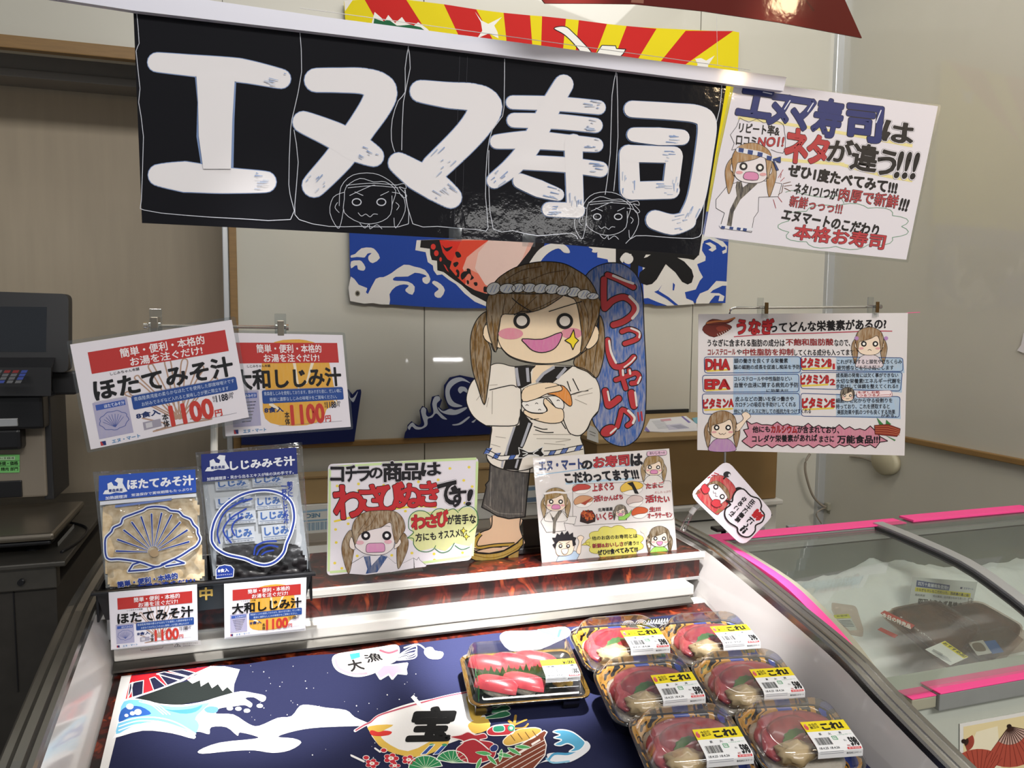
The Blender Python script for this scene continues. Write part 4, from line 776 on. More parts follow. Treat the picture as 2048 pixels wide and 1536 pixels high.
# ---- small drawn heads used on the hand made signs
def chibi(s, cx, cy, r, hair=BRN, mouth='open', tails=1, ang=0, lw=3, body=None, skin=SKIN, crop=0):
    c_, s_ = math.cos(ang), math.sin(ang)
    f = lambda P: [(cx+(x*c_-y*s_)*r, cy+(x*s_+y*c_)*r) for x, y in P]
    if tails:
        s.blob(f([(-.85, -.35), (-1.15, -.1), (-1.28, .4), (-1.15, 1.1), (-1.0, 1.5), (-.85, 1.0), (-.8, .5)]), hair, INK, lw, 3, .55); s.blob(f([(.85, -.35), (1.15, -.1), (1.28, .4), (1.15, 1.1), (1.0, 1.5), (.85, 1.0), (.8, .5)]), hair, INK, lw, 3, .55)
    if body: s.blob(f([(-.9, 1.75), (-.75, 1.15), (-.3, .85), (.3, .85), (.75, 1.15), (.9, 1.75)]), body, INK, lw, 3.6, .8, sm=4)
    for e in (-1, 1): s.blob(f([(e*.82, .05), (e*1.0, .0), (e*1.02, .3), (e*.82, .42)]), skin, INK, lw, 4)
    s.blob(f([(-.85, -.3), (-.86, .3), (-.7, .68), (-.3, .86), (.3, .86), (.7, .68), (.86, .3), (.85, -.3), (.3, -.7), (-.3, -.7)]), skin, INK, lw, 5)
    s.blob(f([(-.92, .25), (-1.0, -.3), (-.75, -.85), (-.2, -1.1), (.3, -1.08), (.8, -.8), (1.0, -.3), (.93, .3), (.85, .6), (.76, .2), (.68, -.3), (.5, -.5), (.1, -.3), (-.5, -.12), (-.72, -.05), (-.78, .3), (-.85, .6)]), hair, INK, lw, 7, .55, sm=3)
    for x in (-.4, .42):
        p = f([(x, .08)])[0]; s.disc(*p, .20*r, None, INK, 8); s.disc(*p, .10*r, None, '#f4f1ea', 9)
    for x in (-.58, .6): p = f([(x, .4)])[0]; s.disc(*p, .17*r, .08*r, '#e2a0a4', 8, .8)
    if mouth == 'open': s.blob(f([(-.26, .36), (.3, .36), (.34, .7), (-.32, .7)]), '#d98bb4', INK, lw, 8, sm=3)
    elif mouth == 'smile': s.blob(f([(-.3, .4), (.3, .38), (.16, .7), (-.12, .7)]), '#d98bb4', INK, lw, 8, sm=3)
    elif mouth == 'frown': s.line(f([(-.12, .55), (0, .48), (.14, .55)]), lw, INK, 8, cap=0)
    else: s.line(f([(-.25, .45), (-.1, .58), (0, .5), (.1, .58), (.26, .45)]), lw, INK, 8, cap=0)
def cloud(s, cx, cy, rx, ry, n, col, fill, w, l, bump=.16, spike=False):
    P = []
    for k in range(n):
        for j in range(5 if not spike else 1):
            t_ = j/5; a = 6.283*(k+t_)/n; m = 1+bump*math.sin(math.pi*t_) if not spike else 1
            P.append((cx+rx*m*math.cos(a), cy+ry*m*math.sin(a)))
        if spike: a = 6.283*(k+.5)/n; P.append((cx+rx*(1-bump)*math.cos(a), cy+ry*(1-bump)*math.sin(a)))
    s.blob(P, fill, col, w, l, .9, sm=0) if fill else s.line(P+[P[0]], w, col, l, sm=0, cap=0)
# poster at the right end of the rail
t = thing('rail_poster', 'white laminated poster hung at the right end of the rail', 'poster', YP(1.358).hit(1640, 340))
s = Sheet(YP(1.358)); s.z(1400, 160, 4.096); s.slab([(285, 20), (700, 50), (1950, 215), (1690, 1472), (860, 1385), (32, 1280), (150, 640)], '#e2dee6', .0006)
Y_ = '#e9dd9a'
for P in ([(310, 310), (560, 340), (900, 390), (1250, 450), (1740, 540)], [(560, 640), (760, 660), (1180, 690)], [(1150, 690), (1450, 770), (1740, 825)]): s.line(P, 26, Y_, 1, .85, cap=0)
for P in ([(150, 730), (260, 700), (300, 720), (560, 800)],): pass
B_ = '#1d2b6e'
for ch, a, b_, c in (('エ', (345, 68), (608, 108), (300, 275)), ('ヌ', (590, 118), (748, 138), (548, 355)), ('マ', (735, 140), (945, 172), (705, 385)), ('寿', (968, 150), (1190, 185), (905, 440)), ('司', (1218, 200), (1495, 232), (1190, 480))):
    s.text(ch, a, b_, c, INK, 3, .055); s.text(ch, a, b_, c, B_, 4, .042)
for P in ([(515, 100), (585, 115)], [(735, 170), (690, 240)], [(925, 190), (880, 260)], [(1480, 250), (1440, 350)]): s.line(P, 9, '#dfe1ee', 6, sm=0)
for ch, a, b_, c in (('は', (1515, 330), (1755, 368), (1490, 490)),  ('が', (1062, 485), (1258, 500), (1035, 660)), ('違', (1262, 515), (1468, 545), (1225, 725)), ('う', (1475, 572), (1622, 592), (1432, 765)), ('!!!', (1640, 592), (1800, 605), (1590, 795))):
    s.text(ch, a, b_, c, INK, 2, .07); s.text(ch, a, b_, c, '#e2dee6', 3, .062); s.text(ch, a, b_, c, INK, 4, .035)
for ch, a, b_, c in (('ネ', (715, 395), (890, 425), (690, 655)), ('タ', (895, 448), (1058, 475), (872, 670))): s.pop(ch, a, b_, c, '#b5363c', b0=.06, b1=.045)
s.text('ぜひ1度たべてみて!!!', (735, 685), (1620, 835), (718, 785), INK, 3, .05)
s.text('ネタ1つ1つが', (785, 840), (1135, 892), (765, 930), INK, 3, .04); s.pop('肉厚で新鮮', (1150, 880), (1632, 948), (1130, 985), '#b5454c', b0=.04, b1=.01); s.text('!!!', (1652, 972), (1716, 986), (1626, 1060), INK, 3, .05)
s.pop('新鮮っっっ!!!', (745, 945), (1172, 1012), (728, 1035), '#b5454c', b0=.04, b1=.01)
s.text('エヌマートのこだわり', (690, 1055), (1472, 1195), (665, 1140), INK, 3, .045); s.pop('本格お寿司', (785, 1180), (1525, 1270), (758, 1300), '#b83a42', b0=.045, b1=.025)
s.text('リピート率&', (325, 348), (655, 378), (315, 430), INK, 3, .03); s.text('口コミ', (300, 455), (462, 470), (294, 528), INK, 3, .03); s.pop('NO1!', (482, 472), (690, 470), (470, 545), '#b5363c')
s.line([(325, 310), (300, 380), (248, 450), (280, 520), (258, 575), (330, 555)], 4, '#55525a', 3, sm=0, cap=0); s.line([(325, 310), (400, 345), (465, 318), (520, 352), (610, 335), (680, 365), (690, 420), (700, 500), (680, 600), (580, 570)], 4, '#55525a', 3, sm=2, cap=0)
cloud(s, 1180, 1200, 470, 165, 11, '#6f9a80', None, 5, 2)
s.line([(700, 920), (760, 905), (830, 930), (990, 960), (1130, 950), (1180, 1010)], 5, '#6f9a80', 2, cap=0)
# the shouting girl
s.blob([(300, 840), (230, 860), (130, 980), (130, 1050), (200, 1090), (165, 1200), (420, 1250), (440, 1130), (475, 1080), (480, 960), (640, 955), (670, 850), (560, 830), (400, 820)], '#e6e2e8', INK, 4, 2, sm=0)
s.poly([(300, 830), (340, 835), (350, 880), (410, 835), (470, 850), (330, 980), (275, 1080), (255, 1210), (215, 1205), (245, 1060), (300, 950), (290, 880)], '#3a3638', 3, .6)
chibi(s, 420, 700, 165, '#a77d4e', 'open', 1, .08, 4, skin='#e8e0e2')
s.line([(310, 575), (400, 590), (500, 610), (610, 660)], [38, 40, 38, 30], '#e3e3ea', 12); 
for x, y in ((335, 575), (410, 592), (490, 610), (565, 640)): s.poly([(x-22, y-20), (x+20, y-12), (x+14, y+22), (x-26, y+14)], '#27407f', 13)
s.blob([(590, 650), (655, 630), (655, 680), (600, 660), (640, 740), (620, 740)], '#27407f', INK, 3, 13, sm=0)
s.line([(170, 1195), (260, 1215), (330, 1220), (420, 1225)], 26, '#e3e3ea', 12); [s.poly([(x, 1195+k*6), (x+30, 1200+k*6), (x+24, 1222+k*6), (x-6, 1216+k*6)], '#27407f', 13) for k, x in enumerate((172, 240, 300, 350))]
for P in ([(680, 850), (740, 835)], [(690, 870), (750, 862)], [(690, 885), (740, 910)], [(680, 860), (670, 920), (640, 940)]): s.line(P, 5, '#6b4a36', 4, sm=0)
for P in ([(680, 735), (640, 800)], [(665, 770), (658, 800)], [(690, 800), (660, 830)], [(600, 980), (620, 1050)], [(640, 960), (670, 1000)]): s.line(P, 5, '#a8434a', 3, sm=0)
s.build('printed_sheet', LAM, t)
s2 = Sheet(YP(1.3592)); s2.z(1400, 160, 4.096); s2.slab([(262, 10), (705, 40), (1975, 205), (1705, 1495), (860, 1412), (5, 1295), (130, 640)], '#ffffff', .0004); s2.build('laminated_film', M['acryl'], t)
# ---- poster about eel
t = thing('eel_poster', 'hand drawn red and blue eel nutrition poster on clips', 'poster', YP(1.645).hit(1605, 770))
s = Sheet(YP(1.645)); s.z(1380, 590, 4.452); s.slab([(75, 170), (1940, 160), (1910, 1430), (65, 1380)], '#dedadb', .0006)
for P in ([(110, 310), (180, 240), (330, 260), (365, 300), (215, 375)], [(140, 255), (200, 215), (330, 230), (400, 200), (340, 250), (200, 265)]): s.blob(P, '#6b2a22', '#3c1714', 4, 2, sm=3)
s.line([(150, 250), (230, 235), (320, 230), (395, 205)], 16, '#b06a3c', 4); s.blob([(230, 290), (290, 275), (340, 300), (260, 325)], '#8a3a2b', None, 3, 4)
for k in range(7): s.line([(240+k*20, 345-k*8), (262+k*20, 380-k*8)], 4, '#e4d8cf', 5, sm=0, cap=0)
s.pop('うなぎ', (425, 215), (745, 215), (415, 345), '#b5272c', b0=.075, b1=.05); s.text('ってどんな栄養素があるの?', (715, 245), (1745, 210), (715, 335), INK, 3, .035)
s.line([(390, 372), (700, 350), (1100, 340), (1600, 322), (1800, 322)], 9, '#b5495a', 2, cap=0)
s.text('うなぎに含まれる脂肪の成分は', (155, 395), (842, 395), (155, 458), INK, 3, .025); s.pop('不飽和脂肪酸', (852, 390), (1275, 388), (852, 450), '#a8383c', b0=.03, b1=.005); s.text('なので、', (1285, 395), (1425, 395), (1285, 455), INK, 3, .02)
s.pop('コレステロール', (158, 485), (405, 482), (158, 535), '#a8383c', b0=.03, b1=.005); s.text('や', (415, 485), (460, 485), (415, 530), INK, 3, .02); s.pop('中性脂肪を抑制', (470, 480), (918, 478), (470, 538), '#a8383c', b0=.03, b1=.005); s.text('してくれる成分も入ってます', (928, 485), (1462, 482), (928, 540), INK, 3, .025)
BX = [((125, 552), (982, 548), (982, 690), (130, 695)), ((110, 715), (970, 705), (968, 862), (118, 865)), ((108, 880), (975, 876), (975, 1058), (115, 1060)), ((985, 545), (1895, 560), (1895, 680), (990, 672)), ((985, 690), (1890, 688), (1872, 855), (985, 832)), ((985, 875), (1870, 905), (1862, 1090), (992, 1078))]
for k, q in enumerate(BX):
    x0 = 385 if k < 3 else 1300
    s.poly([(x0, q[0][1]+4), (q[1][0], q[1][1]+4), (q[2][0]+14, q[2][1]+14), (x0, q[3][1]+8)], '#a9c3dc', 1, .75); P = rquad(q, 26); s.line(P+[P[0]], 6, '#27457f', 3, sm=0, cap=0)
for T_, a, b_, c in (('DHA', (140, 575), (350, 575), (140, 662)), ('EPA', (135, 755), (350, 755), (135, 835)), ('ビタミンA', (118, 930), (385, 915), (118, 1010)), ('ビタミンB', (990, 565), (1258, 560), (990, 645)), ('ビタミンB', (985, 715), (1235, 705), (985, 795)), ('ビタミンE', (1000, 920), (1285, 915), (1000, 1005))):
    s.pop(T_, a, b_, c, '#b5272c', b0=.07, b1=.045); s.line([(a[0]+15, c[1]+14), (b_[0]-10, c[1]+2)], 16, '#e0c64a', 2, .85, sm=0)
s.text('1', (1272, 612), (1286, 612), (1272, 660), '#b5272c', 5, .02); s.pop('2', (1248, 750), (1288, 750), (1248, 800), '#b5272c', b0=.05, b1=.03)
for T_, x0, x1, y, h in (('頭の働きを良くする栄養素', 392, 870, 565, 42), ('脳の細胞の成長を促進し痴呆を予防', 388, 978, 622, 40), ('コレステロールや中性脂肪などい', 392, 905, 728, 38), ('血管や血液に関する病気の予防', 392, 962, 780, 44), ('に効果大!!!', 680, 870, 838, 28), ('皮ふなどの潤いを保つ働きや', 402, 922, 905, 42), ('カロチンの吸収を手助けしてくれる', 402, 940, 955, 42), ('他にもウイルスに対しての抵抗力をつけてくれる', 390, 1075, 1015, 40),
                   ('これが不足すると脚気や立ちくらみ', 1308, 1885, 575, 40), ('疲労感などを引き起こします', 1308, 1812, 628, 40), ('成長期の発育には欠く事ができない', 1300, 1852, 696, 38), ('大切な栄養素!エネルギー代謝を', 1300, 1872, 745, 42), ('手助けして体調を整えてくれる!!', 1300, 1850, 795, 38), ('細胞の老化から守る役割りを', 1298, 1800, 920, 40), ('持っており、これを摂取すると', 1298, 1775, 972, 42), ('美肌効果や肌のつやも良くする効果', 1310, 1825, 1022, 42), ('がある。', 1700, 1835, 1062, 26)):
    s.text(T_, (x0, y), (x1, y-2), (x0, y+h), '#22242e', 4, .02)
chibi(s, 1595, 425, 125, '#8c6a45', 'frown', 1, 0, 4, '#dfd3dc'); s.disc(1480, 385, 18, None, '#b48ac0', 11); s.disc(1742, 385, 18, None, '#b48ac0', 11)
chibi(s, 1400, 890, 62, '#3a322e', 'cat', 0, 0, 3); s.blob(rquad([(1480, 858), (1790, 850), (1800, 905), (1480, 912)], 22), '#f0dfe2', '#8d3a40', 4, 9, sm=0); s.text('もぎしお肌', (1492, 858), (1685, 855), (1492, 878), '#a8343a', 11, .03); s.text('つるつるよ——♪', (1500, 884), (1785, 872), (1500, 906), '#a8343a', 11, .03)
P = []
for k in range(13): P += [(500+k*92, 1118+(k % 3)*14+k*4), (546+k*92, 1150+k*5)]
P += [(1690, 1260), (1760, 1300), (1690, 1310)]
for k in range(13): P += [(1650-k*92, 1362-(k % 2)*14), (1604-k*92, 1332)]
P += [(460, 1300), (510, 1260), (475, 1200), (520, 1190)]
s.blob(P, '#c97f96', '#2a1218', 8, 3, .8, sm=0)
s.text('他にも', (555, 1170), (710, 1165), (555, 1225), INK, 6, .03); s.pop('カルシウム', (722, 1160), (950, 1165), (722, 1225), '#b5272c', l=6, b0=.05, b1=.02); s.text('が含まれており、', (955, 1165), (1325, 1170), (955, 1228), INK, 6, .03)
s.text('コレダケ栄養素があれば', (552, 1250), (1130, 1240), (552, 1312), INK, 6, .03); s.text('まさに', (1150, 1255), (1280, 1252), (1150, 1310), INK, 6, .03); s.text('万能食品!!!', (1310, 1250), (1690, 1250), (1310, 1320), INK, 6, .035)
chibi(s, 285, 1170, 125, '#8c6a45', 'cat', 1, 0, 4, '#b58ab8'); s.blob([(380, 1180), (470, 1110), (460, 1060), (500, 1040), (540, 1080), (500, 1120), (430, 1210)], SKIN, INK, 4, 4)
for P in ([(1660, 1090), (1720, 1150), (1690, 1170)], [(1745, 1110), (1790, 1150), (1740, 1170)], [(1740, 1250), (1830, 1290), (1820, 1300)]): s.poly(P, '#3d7a41', 6)
s.blob([(1640, 1160), (1760, 1150), (1870, 1190), (1865, 1225), (1840, 1260), (1645, 1240)], '#8a3428', '#4c1a14', 4, 7, sm=0)
for k in range(4): s.line([(1645, 1172+k*18), (1760, 1170+k*20), (1865, 1205+k*14)], 4, '#c2774f', 9, sm=2, cap=0)
s.build('drawn_sheet', PAPER, t)
t = thing('pink_string', 'thin pink string end at the top right of the eel poster', 'string', YP(1.65).hit(1815, 626)); b = bmesh.new(); tube(b, spline([YP(1.65).hit(*p) for p in ((1795, 628.5), (1815, 626), (1840, 624.5))], 3), .0008, 5); obj('strand', b, M['pink'], t)
s = Sheet(XP(CORX-.004)); s.slab([(2047, 666), (2110, 655), (2110, 730), (2034, 701), (2042, 690)], '#e2dfe0', .001); tag(s.build('wall_notice', PAPER), 'white paper corner on the right wall at the picture edge', 'notice')
# stand of the eel poster
YS = YP(1.655); t = thing('poster_stand', 'chrome rod stand holding up the eel poster', 'poster stand', YS.hit(1447, 1078))
b = bmesh.new(); tube(b, spline([YS.hit(*p) for p in ((1447, 1080), (1452, 780), (1457, 665), (1459, 628))], 4)+spline([YS.hit(*p) for p in ((1461, 620), (1468, 616), (1490, 615.5), (1600, 615), (1757, 613.5))], 4), .0032, 8); obj('rod', b, M['chrome'], t)
b = bmesh.new(); tube(b, [YS.hit(1757, 613.5), YS.hit(1762, 613.4)], .006, 10); obj('rod_end', b, M['chrome'], t)
b = bmesh.new(); p = YS.hit(1447, 1082); box(b, p.x-.03, p.x+.03, 1.64, 1.67, .967, .976, .003); obj('foot', b, M['dark'], t); b = bmesh.new(); tube(b, [p, YS.hit(1447, 1050)], .006); obj('collar', b, M['black'], t)
def clip(px, py, Y, w, h, metal, label):
    c = YP(Y).hit(px, py); k = 1/FPX*(Y*1.05); t = thing('poster_clip', label, 'clip', c, 'poster clips')
    b = bmesh.new(); box(b, c.x-w*k/2, c.x+w*k/2, Y-.022, Y-.016, c.z-h*k*.5, c.z+h*k*.1, .001); box(b, c.x-w*k/2, c.x+w*k/2, Y-.001, Y+.003, c.z-h*k*.5, c.z+h*k*.5, .001); box(b, c.x-w*k/2, c.x+w*k/2, Y-.02, Y+.002, c.z+h*k*.02, c.z+h*k*.1, .001)
    obj('jaw', b, M['acryl'], t)
    b = bmesh.new(); box(b, c.x-w*k*.28, c.x+w*k*.28, Y-.026, Y-.0225, c.z-h*k*.28, c.z+h*k*.26, .001); obj('spring', b, mat('spring_brass', '#6d5536', .35, metal=.9) if metal else M['steel'], t)
clip(1521, 616, 1.66, 15, 46, True, 'clear clip with brown spring at the left of the eel poster'); clip(1741, 614, 1.66, 15, 46, True, 'clear clip with brown spring at the right of the eel poster')
# ---- the printed soup posters and price cards
def soup(s, title, clam):
    s.slab(rquad_u([(0, 0), (1000, 0), (1000, 700), (0, 700)]), '#e4dfe6', .0005)
    if clam:
        P = [(560, 40), (420, 60), (330, 140), (300, 260), (320, 400), (290, 480), (300, 600), (400, 650), (620, 665), (760, 630), (800, 560), (900, 500), (880, 380), (860, 220), (800, 90), (680, 45)]; s.poly(P, '#dda53a', 1, .9, 2)
        for a, b_ in (((560, 180), (585, 420)), ((720, 200), (650, 360)), ((860, 460), (900, 530)), ((350, 500), (420, 545))): s.line([a, b_], [26, 12], '#e9ddc8', 1.5, sm=0)
    else:
        for k in range(7):
            a = -.95+k*.32; x = 540+math.sin(a)*330; y = 620-math.cos(a)*420
            s.line([(545+k*3-10, 615), (540+math.sin(a)*230-8, 620-math.cos(a)*300), (x-14, y+10), (x+10, y-8), (x+24, y+22), (540+math.sin(a+.1)*210, 620-math.cos(a)*270), (560+k*3, 618)], 9, '#b08f7a', 1, cap=0, sm=3)
        s.line([(330, 560), (480, 640), (380, 665), (560, 655), (760, 660), (620, 630)], 9, '#b08f7a', 1, cap=0)
    s.poly([(90, 68), (945, 62), (945, 212), (90, 212)], '#b8322f', 2)
    s.text('簡単・便利・本格的', (275, 78), (800, 76), (275, 138), '#efe6e8', 4, .02); s.text('お湯を注ぐだけ!', (325, 148), (775, 146), (325, 204), '#efe6e8', 4, .02)
    s.text('しじみちゃん本舗', (195, 222), (370, 220), (195, 242), INK, 4, .01)
    x = 90
    s.text(title, (85, 258), (950, 250), (85, 392), '#0e0d10', 5, .035)
    s.line([(70, 398), (950, 396)], 2, '#8d93a0', 3, sm=0, cap=0)
    s.poly(rquad([(290, 402), (960, 398), (960, 492), (290, 496)], 14), '#24488f', 3)
    a, b_ = ('青森産しじみを使用しております。飲みすぎた夜に、忙しい朝に', '簡単に濃厚なしじみの味噌汁をご賞味ください。') if clam else ('青森陸奥湾産の柔らかなほたてを使用した即席味噌汁です', 'お好みでネギなど入れると美味しさが更に際立ちます')
    s.text(a, (305, 412), (945, 410), (305, 440), '#c9d6ea', 5); s.text(b_, (345, 455), (900, 453), (345, 483), '#c9d6ea', 5)
    s.poly([(60, 402), (265, 402), (265, 645), (60, 645)], '#a9a6c4', 2, .9); s.poly([(75, 418), (250, 416), (250, 452), (75, 455)], '#3a57a6', 3); s.text('しじみみそ汁' if clam else 'ほたてみそ汁', (125, 424), (245, 423), (125, 448), '#dde2f0', 4, .02)
    if clam: [s.line([(90+i*6, 480+i*22), (240-i*8, 478+i*22)], 7, '#4a4a68', 3, .7, sm=0, cap=0) for i in range(7)]
    else:
        P = [(165+85*math.cos(a)*(1+.06*math.sin(9*a)), 540+62*math.sin(a)*(1+.06*math.sin(9*a))) for a in (6.283*k/30 for k in range(31))]; s.line(P, 4, '#4a5a9a', 3, sm=0, cap=0)
        for k in range(9): a = 3.5+k*.28; s.line([(165, 585), (165+70*math.cos(a), 560+70*math.sin(a)*.9)], 3, '#4a5a9a', 3, sm=0, cap=0)
    s.text('8食入', (300, 522), (445, 520), (300, 560), '#1b2f63', 4, .04); s.text('本\n体', (452, 560), (490, 560), (452, 652), INK, 5, .02)
    if not clam: s.poly([(330, 590), (440, 588), (440, 640), (330, 645)], '#9c97a6', 2); s.poly([(345, 600), (385, 598), (385, 632), (345, 634)], '#c9c6cc', 3)
    s.text('1100', (505, 520), (775, 518), (505, 652), '#c03a30', 5, .042); s.text('円', (785, 605), (830, 604), (785, 650), '#c03a30', 5, .03)
    s.text('税\n込', (785, 505), (802, 505), (785, 545), INK, 5); s.text('1188', (808, 505), (885, 504), (808, 550), '#2a2a38', 5, .03); s.text('.00\n円', (890, 503), (925, 502), (890, 545), '#2a2a38', 5, .01)
    s.line([(400, 655), (925, 652)], 2, '#77707a', 3, sm=0, cap=0)
    s.poly([(62, 662), (80, 662), (80, 690), (62, 690)], '#b03a40', 3); s.poly([(76, 662), (94, 662), (94, 690), (80, 690), (70, 662)], '#23306a', 4); s.text('エヌ・マート', (130, 665), (300, 662), (130, 688), '#4a86b8', 4, .03)
def rquad_u(q): return [(q[0][0]+(q[1][0]-q[0][0])*t_, q[0][1]) for t_ in (0, .5, 1)]+[q[2], ((q[2][0]+q[3][0])/2, q[2][1]), q[3]]
def film(t, P, c, grow, back=.0009):
    cx = sum(p[0] for p in c)/4; cy = sum(p[1] for p in c)/4
    q = Sheet(Plane(P.p-P.n*back, P.n)); q.slab(rquad([(x+(grow if x > cx else -grow), y+(grow if y > cy else -grow)) for x, y in c], 5), '#ffffff', .0004); q.build('laminated_film', M['acryl'], t)
CA = [(140, 689), (463.4, 639.6), (498, 834.4), (181.5, 899)]; PA = lean(310, 760, 1.54, -2, 4)
t = thing('soup_poster', 'tilted laminated soup poster with brown scallop lines on the left stand', 'poster', PA.hit(310, 760), 'soup posters on the stand'); s = Sheet(PA); s.q(CA, 1000, 700); soup(s, 'ほたてみそ汁', False); s.build('printed_sheet', LAM, t); film(t, PA, CA, 7)
CB = [(436, 665), (685, 670), (701.6, 853.5), (451, 872.5)]; PB = YP(1.60)
t = thing('soup_poster', 'laminated soup poster with orange clam shape hanging behind the tilted one', 'poster', PB.hit(570, 770), 'soup posters on the stand'); s = Sheet(PB); s.q(CB, 1000, 700); soup(s, '大和しじみ汁', True); s.build('printed_sheet', LAM, t); film(t, PB, CB, 5)
YL = YP(1.625); t = thing('poster_stand', 'white post with chrome bar holding the two soup posters', 'poster stand', YL.hit(428, 1000))
b = bmesh.new(); tube(b, [YL.hit(427, 1090), YL.hit(430, 655)], .007, 10); obj('post', b, M['white'], t)
p = YL.hit(428, 1090); obj('foot', bx(p.x-.04, p.x+.04, 1.606, 1.68, .9698, .978, .003), M['white'], t)
b = bmesh.new(); tube(b, [YL.hit(291, 651), YL.hit(574, 655)], .0032, 8); obj('crossbar', b, M['chrome'], t)
for x, y, w_ in ((291, 651, -1), (574, 655, 1)): b = bmesh.new(); p = YL.hit(x, y); tube(b, [p-V((.003, 0, 0)), p+V((.003, 0, 0))], .006, 10); obj('bar_end', b, M['chrome'], t)
clip(312, 652, 1.625, 20, 60, False, 'clear clip gripping the tilted scallop soup poster'); clip(561, 655, 1.625, 20, 50, False, 'clear clip gripping the orange clam soup poster')
# ---- wasabi sign
PW = lean(790, 1135, 1.545, 6); s = Sheet(PW); s.z(650, 910, 6.145)
t = thing('sign_card', 'green bordered hand drawn card with big red letters on the ledge', 'sign', PW.hit(800, 1140))
s.slab(rquad([(38, 112), (1888, 32), (1800, 1290), (22, 1485)], 60), '#e0dbe2', .0015)
G_ = '#c3dc9c'
for P in ([(60, 150), (600, 115), (1200, 75), (1860, 45)], [(60, 170), (55, 700), (45, 1430)], [(1870, 80), (1850, 700), (1810, 1240)], [(60, 1440), (700, 1385), (1300, 1310), (1780, 1240)]): s.line(P, 30, G_, 1, .8, cap=0)
for x, y in ((150, 380), (412, 355), (412, 435), (722, 372), (1030, 352), (1148, 330), (1390, 305), (1705, 312), (1770, 150), (1535, 165), (1808, 388), (1515, 540), (1718, 590), (988, 690), (285, 845), (130, 915), (138, 1075), (120, 1328), (207, 1392), (396, 1240), (820, 1232), (1068, 1205), (1345, 1290), (1340, 1215), (1690, 1200)): s.disc(x, y, 18, 16, '#e6cf4a', 1)
s.line([(120, 815), (300, 770), (520, 715), (700, 690), (900, 655), (1150, 630), (1360, 640)], 24, '#e8cf3c', 1, .9)
for ch, a, b_, c in (('コ', (70, 150), (228, 150), (70, 320)), ('チ', (250, 135), (380, 130), (262, 325)), ('ラ', (395, 150), (548, 145), (400, 320)), ('の', (545, 165), (700, 155), (550, 290)), ('商', (712, 85), (940, 80), (715, 325)), ('品', (950, 110), (1175, 105), (950, 305)), ('は', (1185, 100), (1415, 90), (1190, 255))):
    s.text(ch, a, b_, c, INK, 2, .075); s.text(ch, a, b_, c, '#e0dbe2', 3, .065); s.text(ch, a, b_, c, INK, 4, .038)
for ch, a, b_, c in (('わ', (95, 385), (450, 375), (125, 780)), ('さ', (420, 380), (700, 365), (450, 695)), ('び', (640, 345), (960, 335), (660, 690)), ('ぬ', (860, 370), (1195, 350), (870, 650)), ('き', (1165, 335), (1380, 325), (1185, 630))): s.pop(ch, a, b_, c, '#bb2a30', b0=.055, b1=.034)
for ch, a, b_, c in (('で', (1385, 350), (1620, 320), (1390, 625)), ('す', (1530, 425), (1730, 410), (1535, 640)), ('!', (1770, 430), (1815, 430), (1735, 615))):
    s.text(ch, a, b_, c, INK, 2, .07); s.text(ch, a, b_, c, '#e0dbe2', 3, .06); s.text(ch, a, b_, c, INK, 4, .038)
s.poly([(1040, 760), (1150, 690), (1280, 700), (1440, 660), (1600, 670), (1780, 640), (1870, 760), (1850, 960), (1780, 1120), (1590, 1080), (1480, 1180), (1330, 1140), (1150, 1180), (1080, 1060), (1010, 1015), (1080, 950)], '#d5d89a', 1, .8, 2)
for P in ([(1290, 735), (1220, 690), (1120, 690), (1040, 760), (1030, 900), (1090, 950), (1015, 1015)], [(1300, 730), (1360, 670), (1430, 660), (1490, 690)], [(1500, 690), (1580, 660), (1640, 710)], [(1640, 690), (1700, 640), (1790, 630), (1870, 710), (1870, 850), (1770, 950)], [(1010, 1020), (1085, 1025), (1090, 1100), (1150, 1170), (1250, 1190), (1330, 1160), (1360, 1110)], [(1350, 1150), (1430, 1200), (1530, 1170), (1590, 1080)], [(1595, 1110), (1680, 1160), (1780, 1130)]): s.line(P, 9, '#26713a', 4, cap=0)
for ch, a, b_, c in (('わ', (1060, 745), (1225, 735), (1070, 910)), ('さ', (1240, 745), (1370, 735), (1250, 890)), ('び', (1375, 690), (1505, 680), (1385, 880))): s.pop(ch, a, b_, c, '#bb2a30', l=4, b0=.07, b1=.05)
s.text('が苦手な', (1500, 740), (1850, 725), (1505, 855), INK, 4, .03); s.text('方にも', (1110, 965), (1360, 945), (1115, 1062), INK, 4, .03); s.text('オススメ!!', (1390, 940), (1690, 905), (1400, 1030), INK, 4, .03)
for x, y in ((1700, 930), (1735, 1000)): s.blob([(x, y-45), (x+12, y-10), (x+45, y), (x+12, y+12), (x, y+48), (x-10, y+12), (x-40, y), (x-10, y-10)], '#e8d44a', INK, 6, 5, sm=0)
s.blob([(290, 1460), (330, 1330), (480, 1240), (740, 1230), (860, 1330), (960, 1330), (1090, 1265), (1090, 1390), (800, 1440), (500, 1475)], '#e4dfe6', INK, 5, 2, sm=0)
s.poly([(475, 1250), (555, 1240), (570, 1360), (690, 1230), (770, 1250), (640, 1440), (500, 1460), (520, 1400)], '#2f4f88', 3, .7)
s.blob([(1090, 1270), (1130, 1290), (1150, 1255), (1165, 1290), (1250, 1360), (1230, 1375), (1100, 1390)], '#e4dfe6', INK, 4, 3, sm=0)
f_ = lambda P: P
s.blob([(330, 930), (270, 960), (210, 1090), (215, 1240), (290, 1460), (340, 1260), (360, 1100)], BRN, INK, 5, 3, .45); s.blob([(960, 960), (1010, 1010), (1025, 1100), (990, 1230), (900, 1400), (880, 1200), (900, 1080)], BRN, INK, 5, 3, .45)
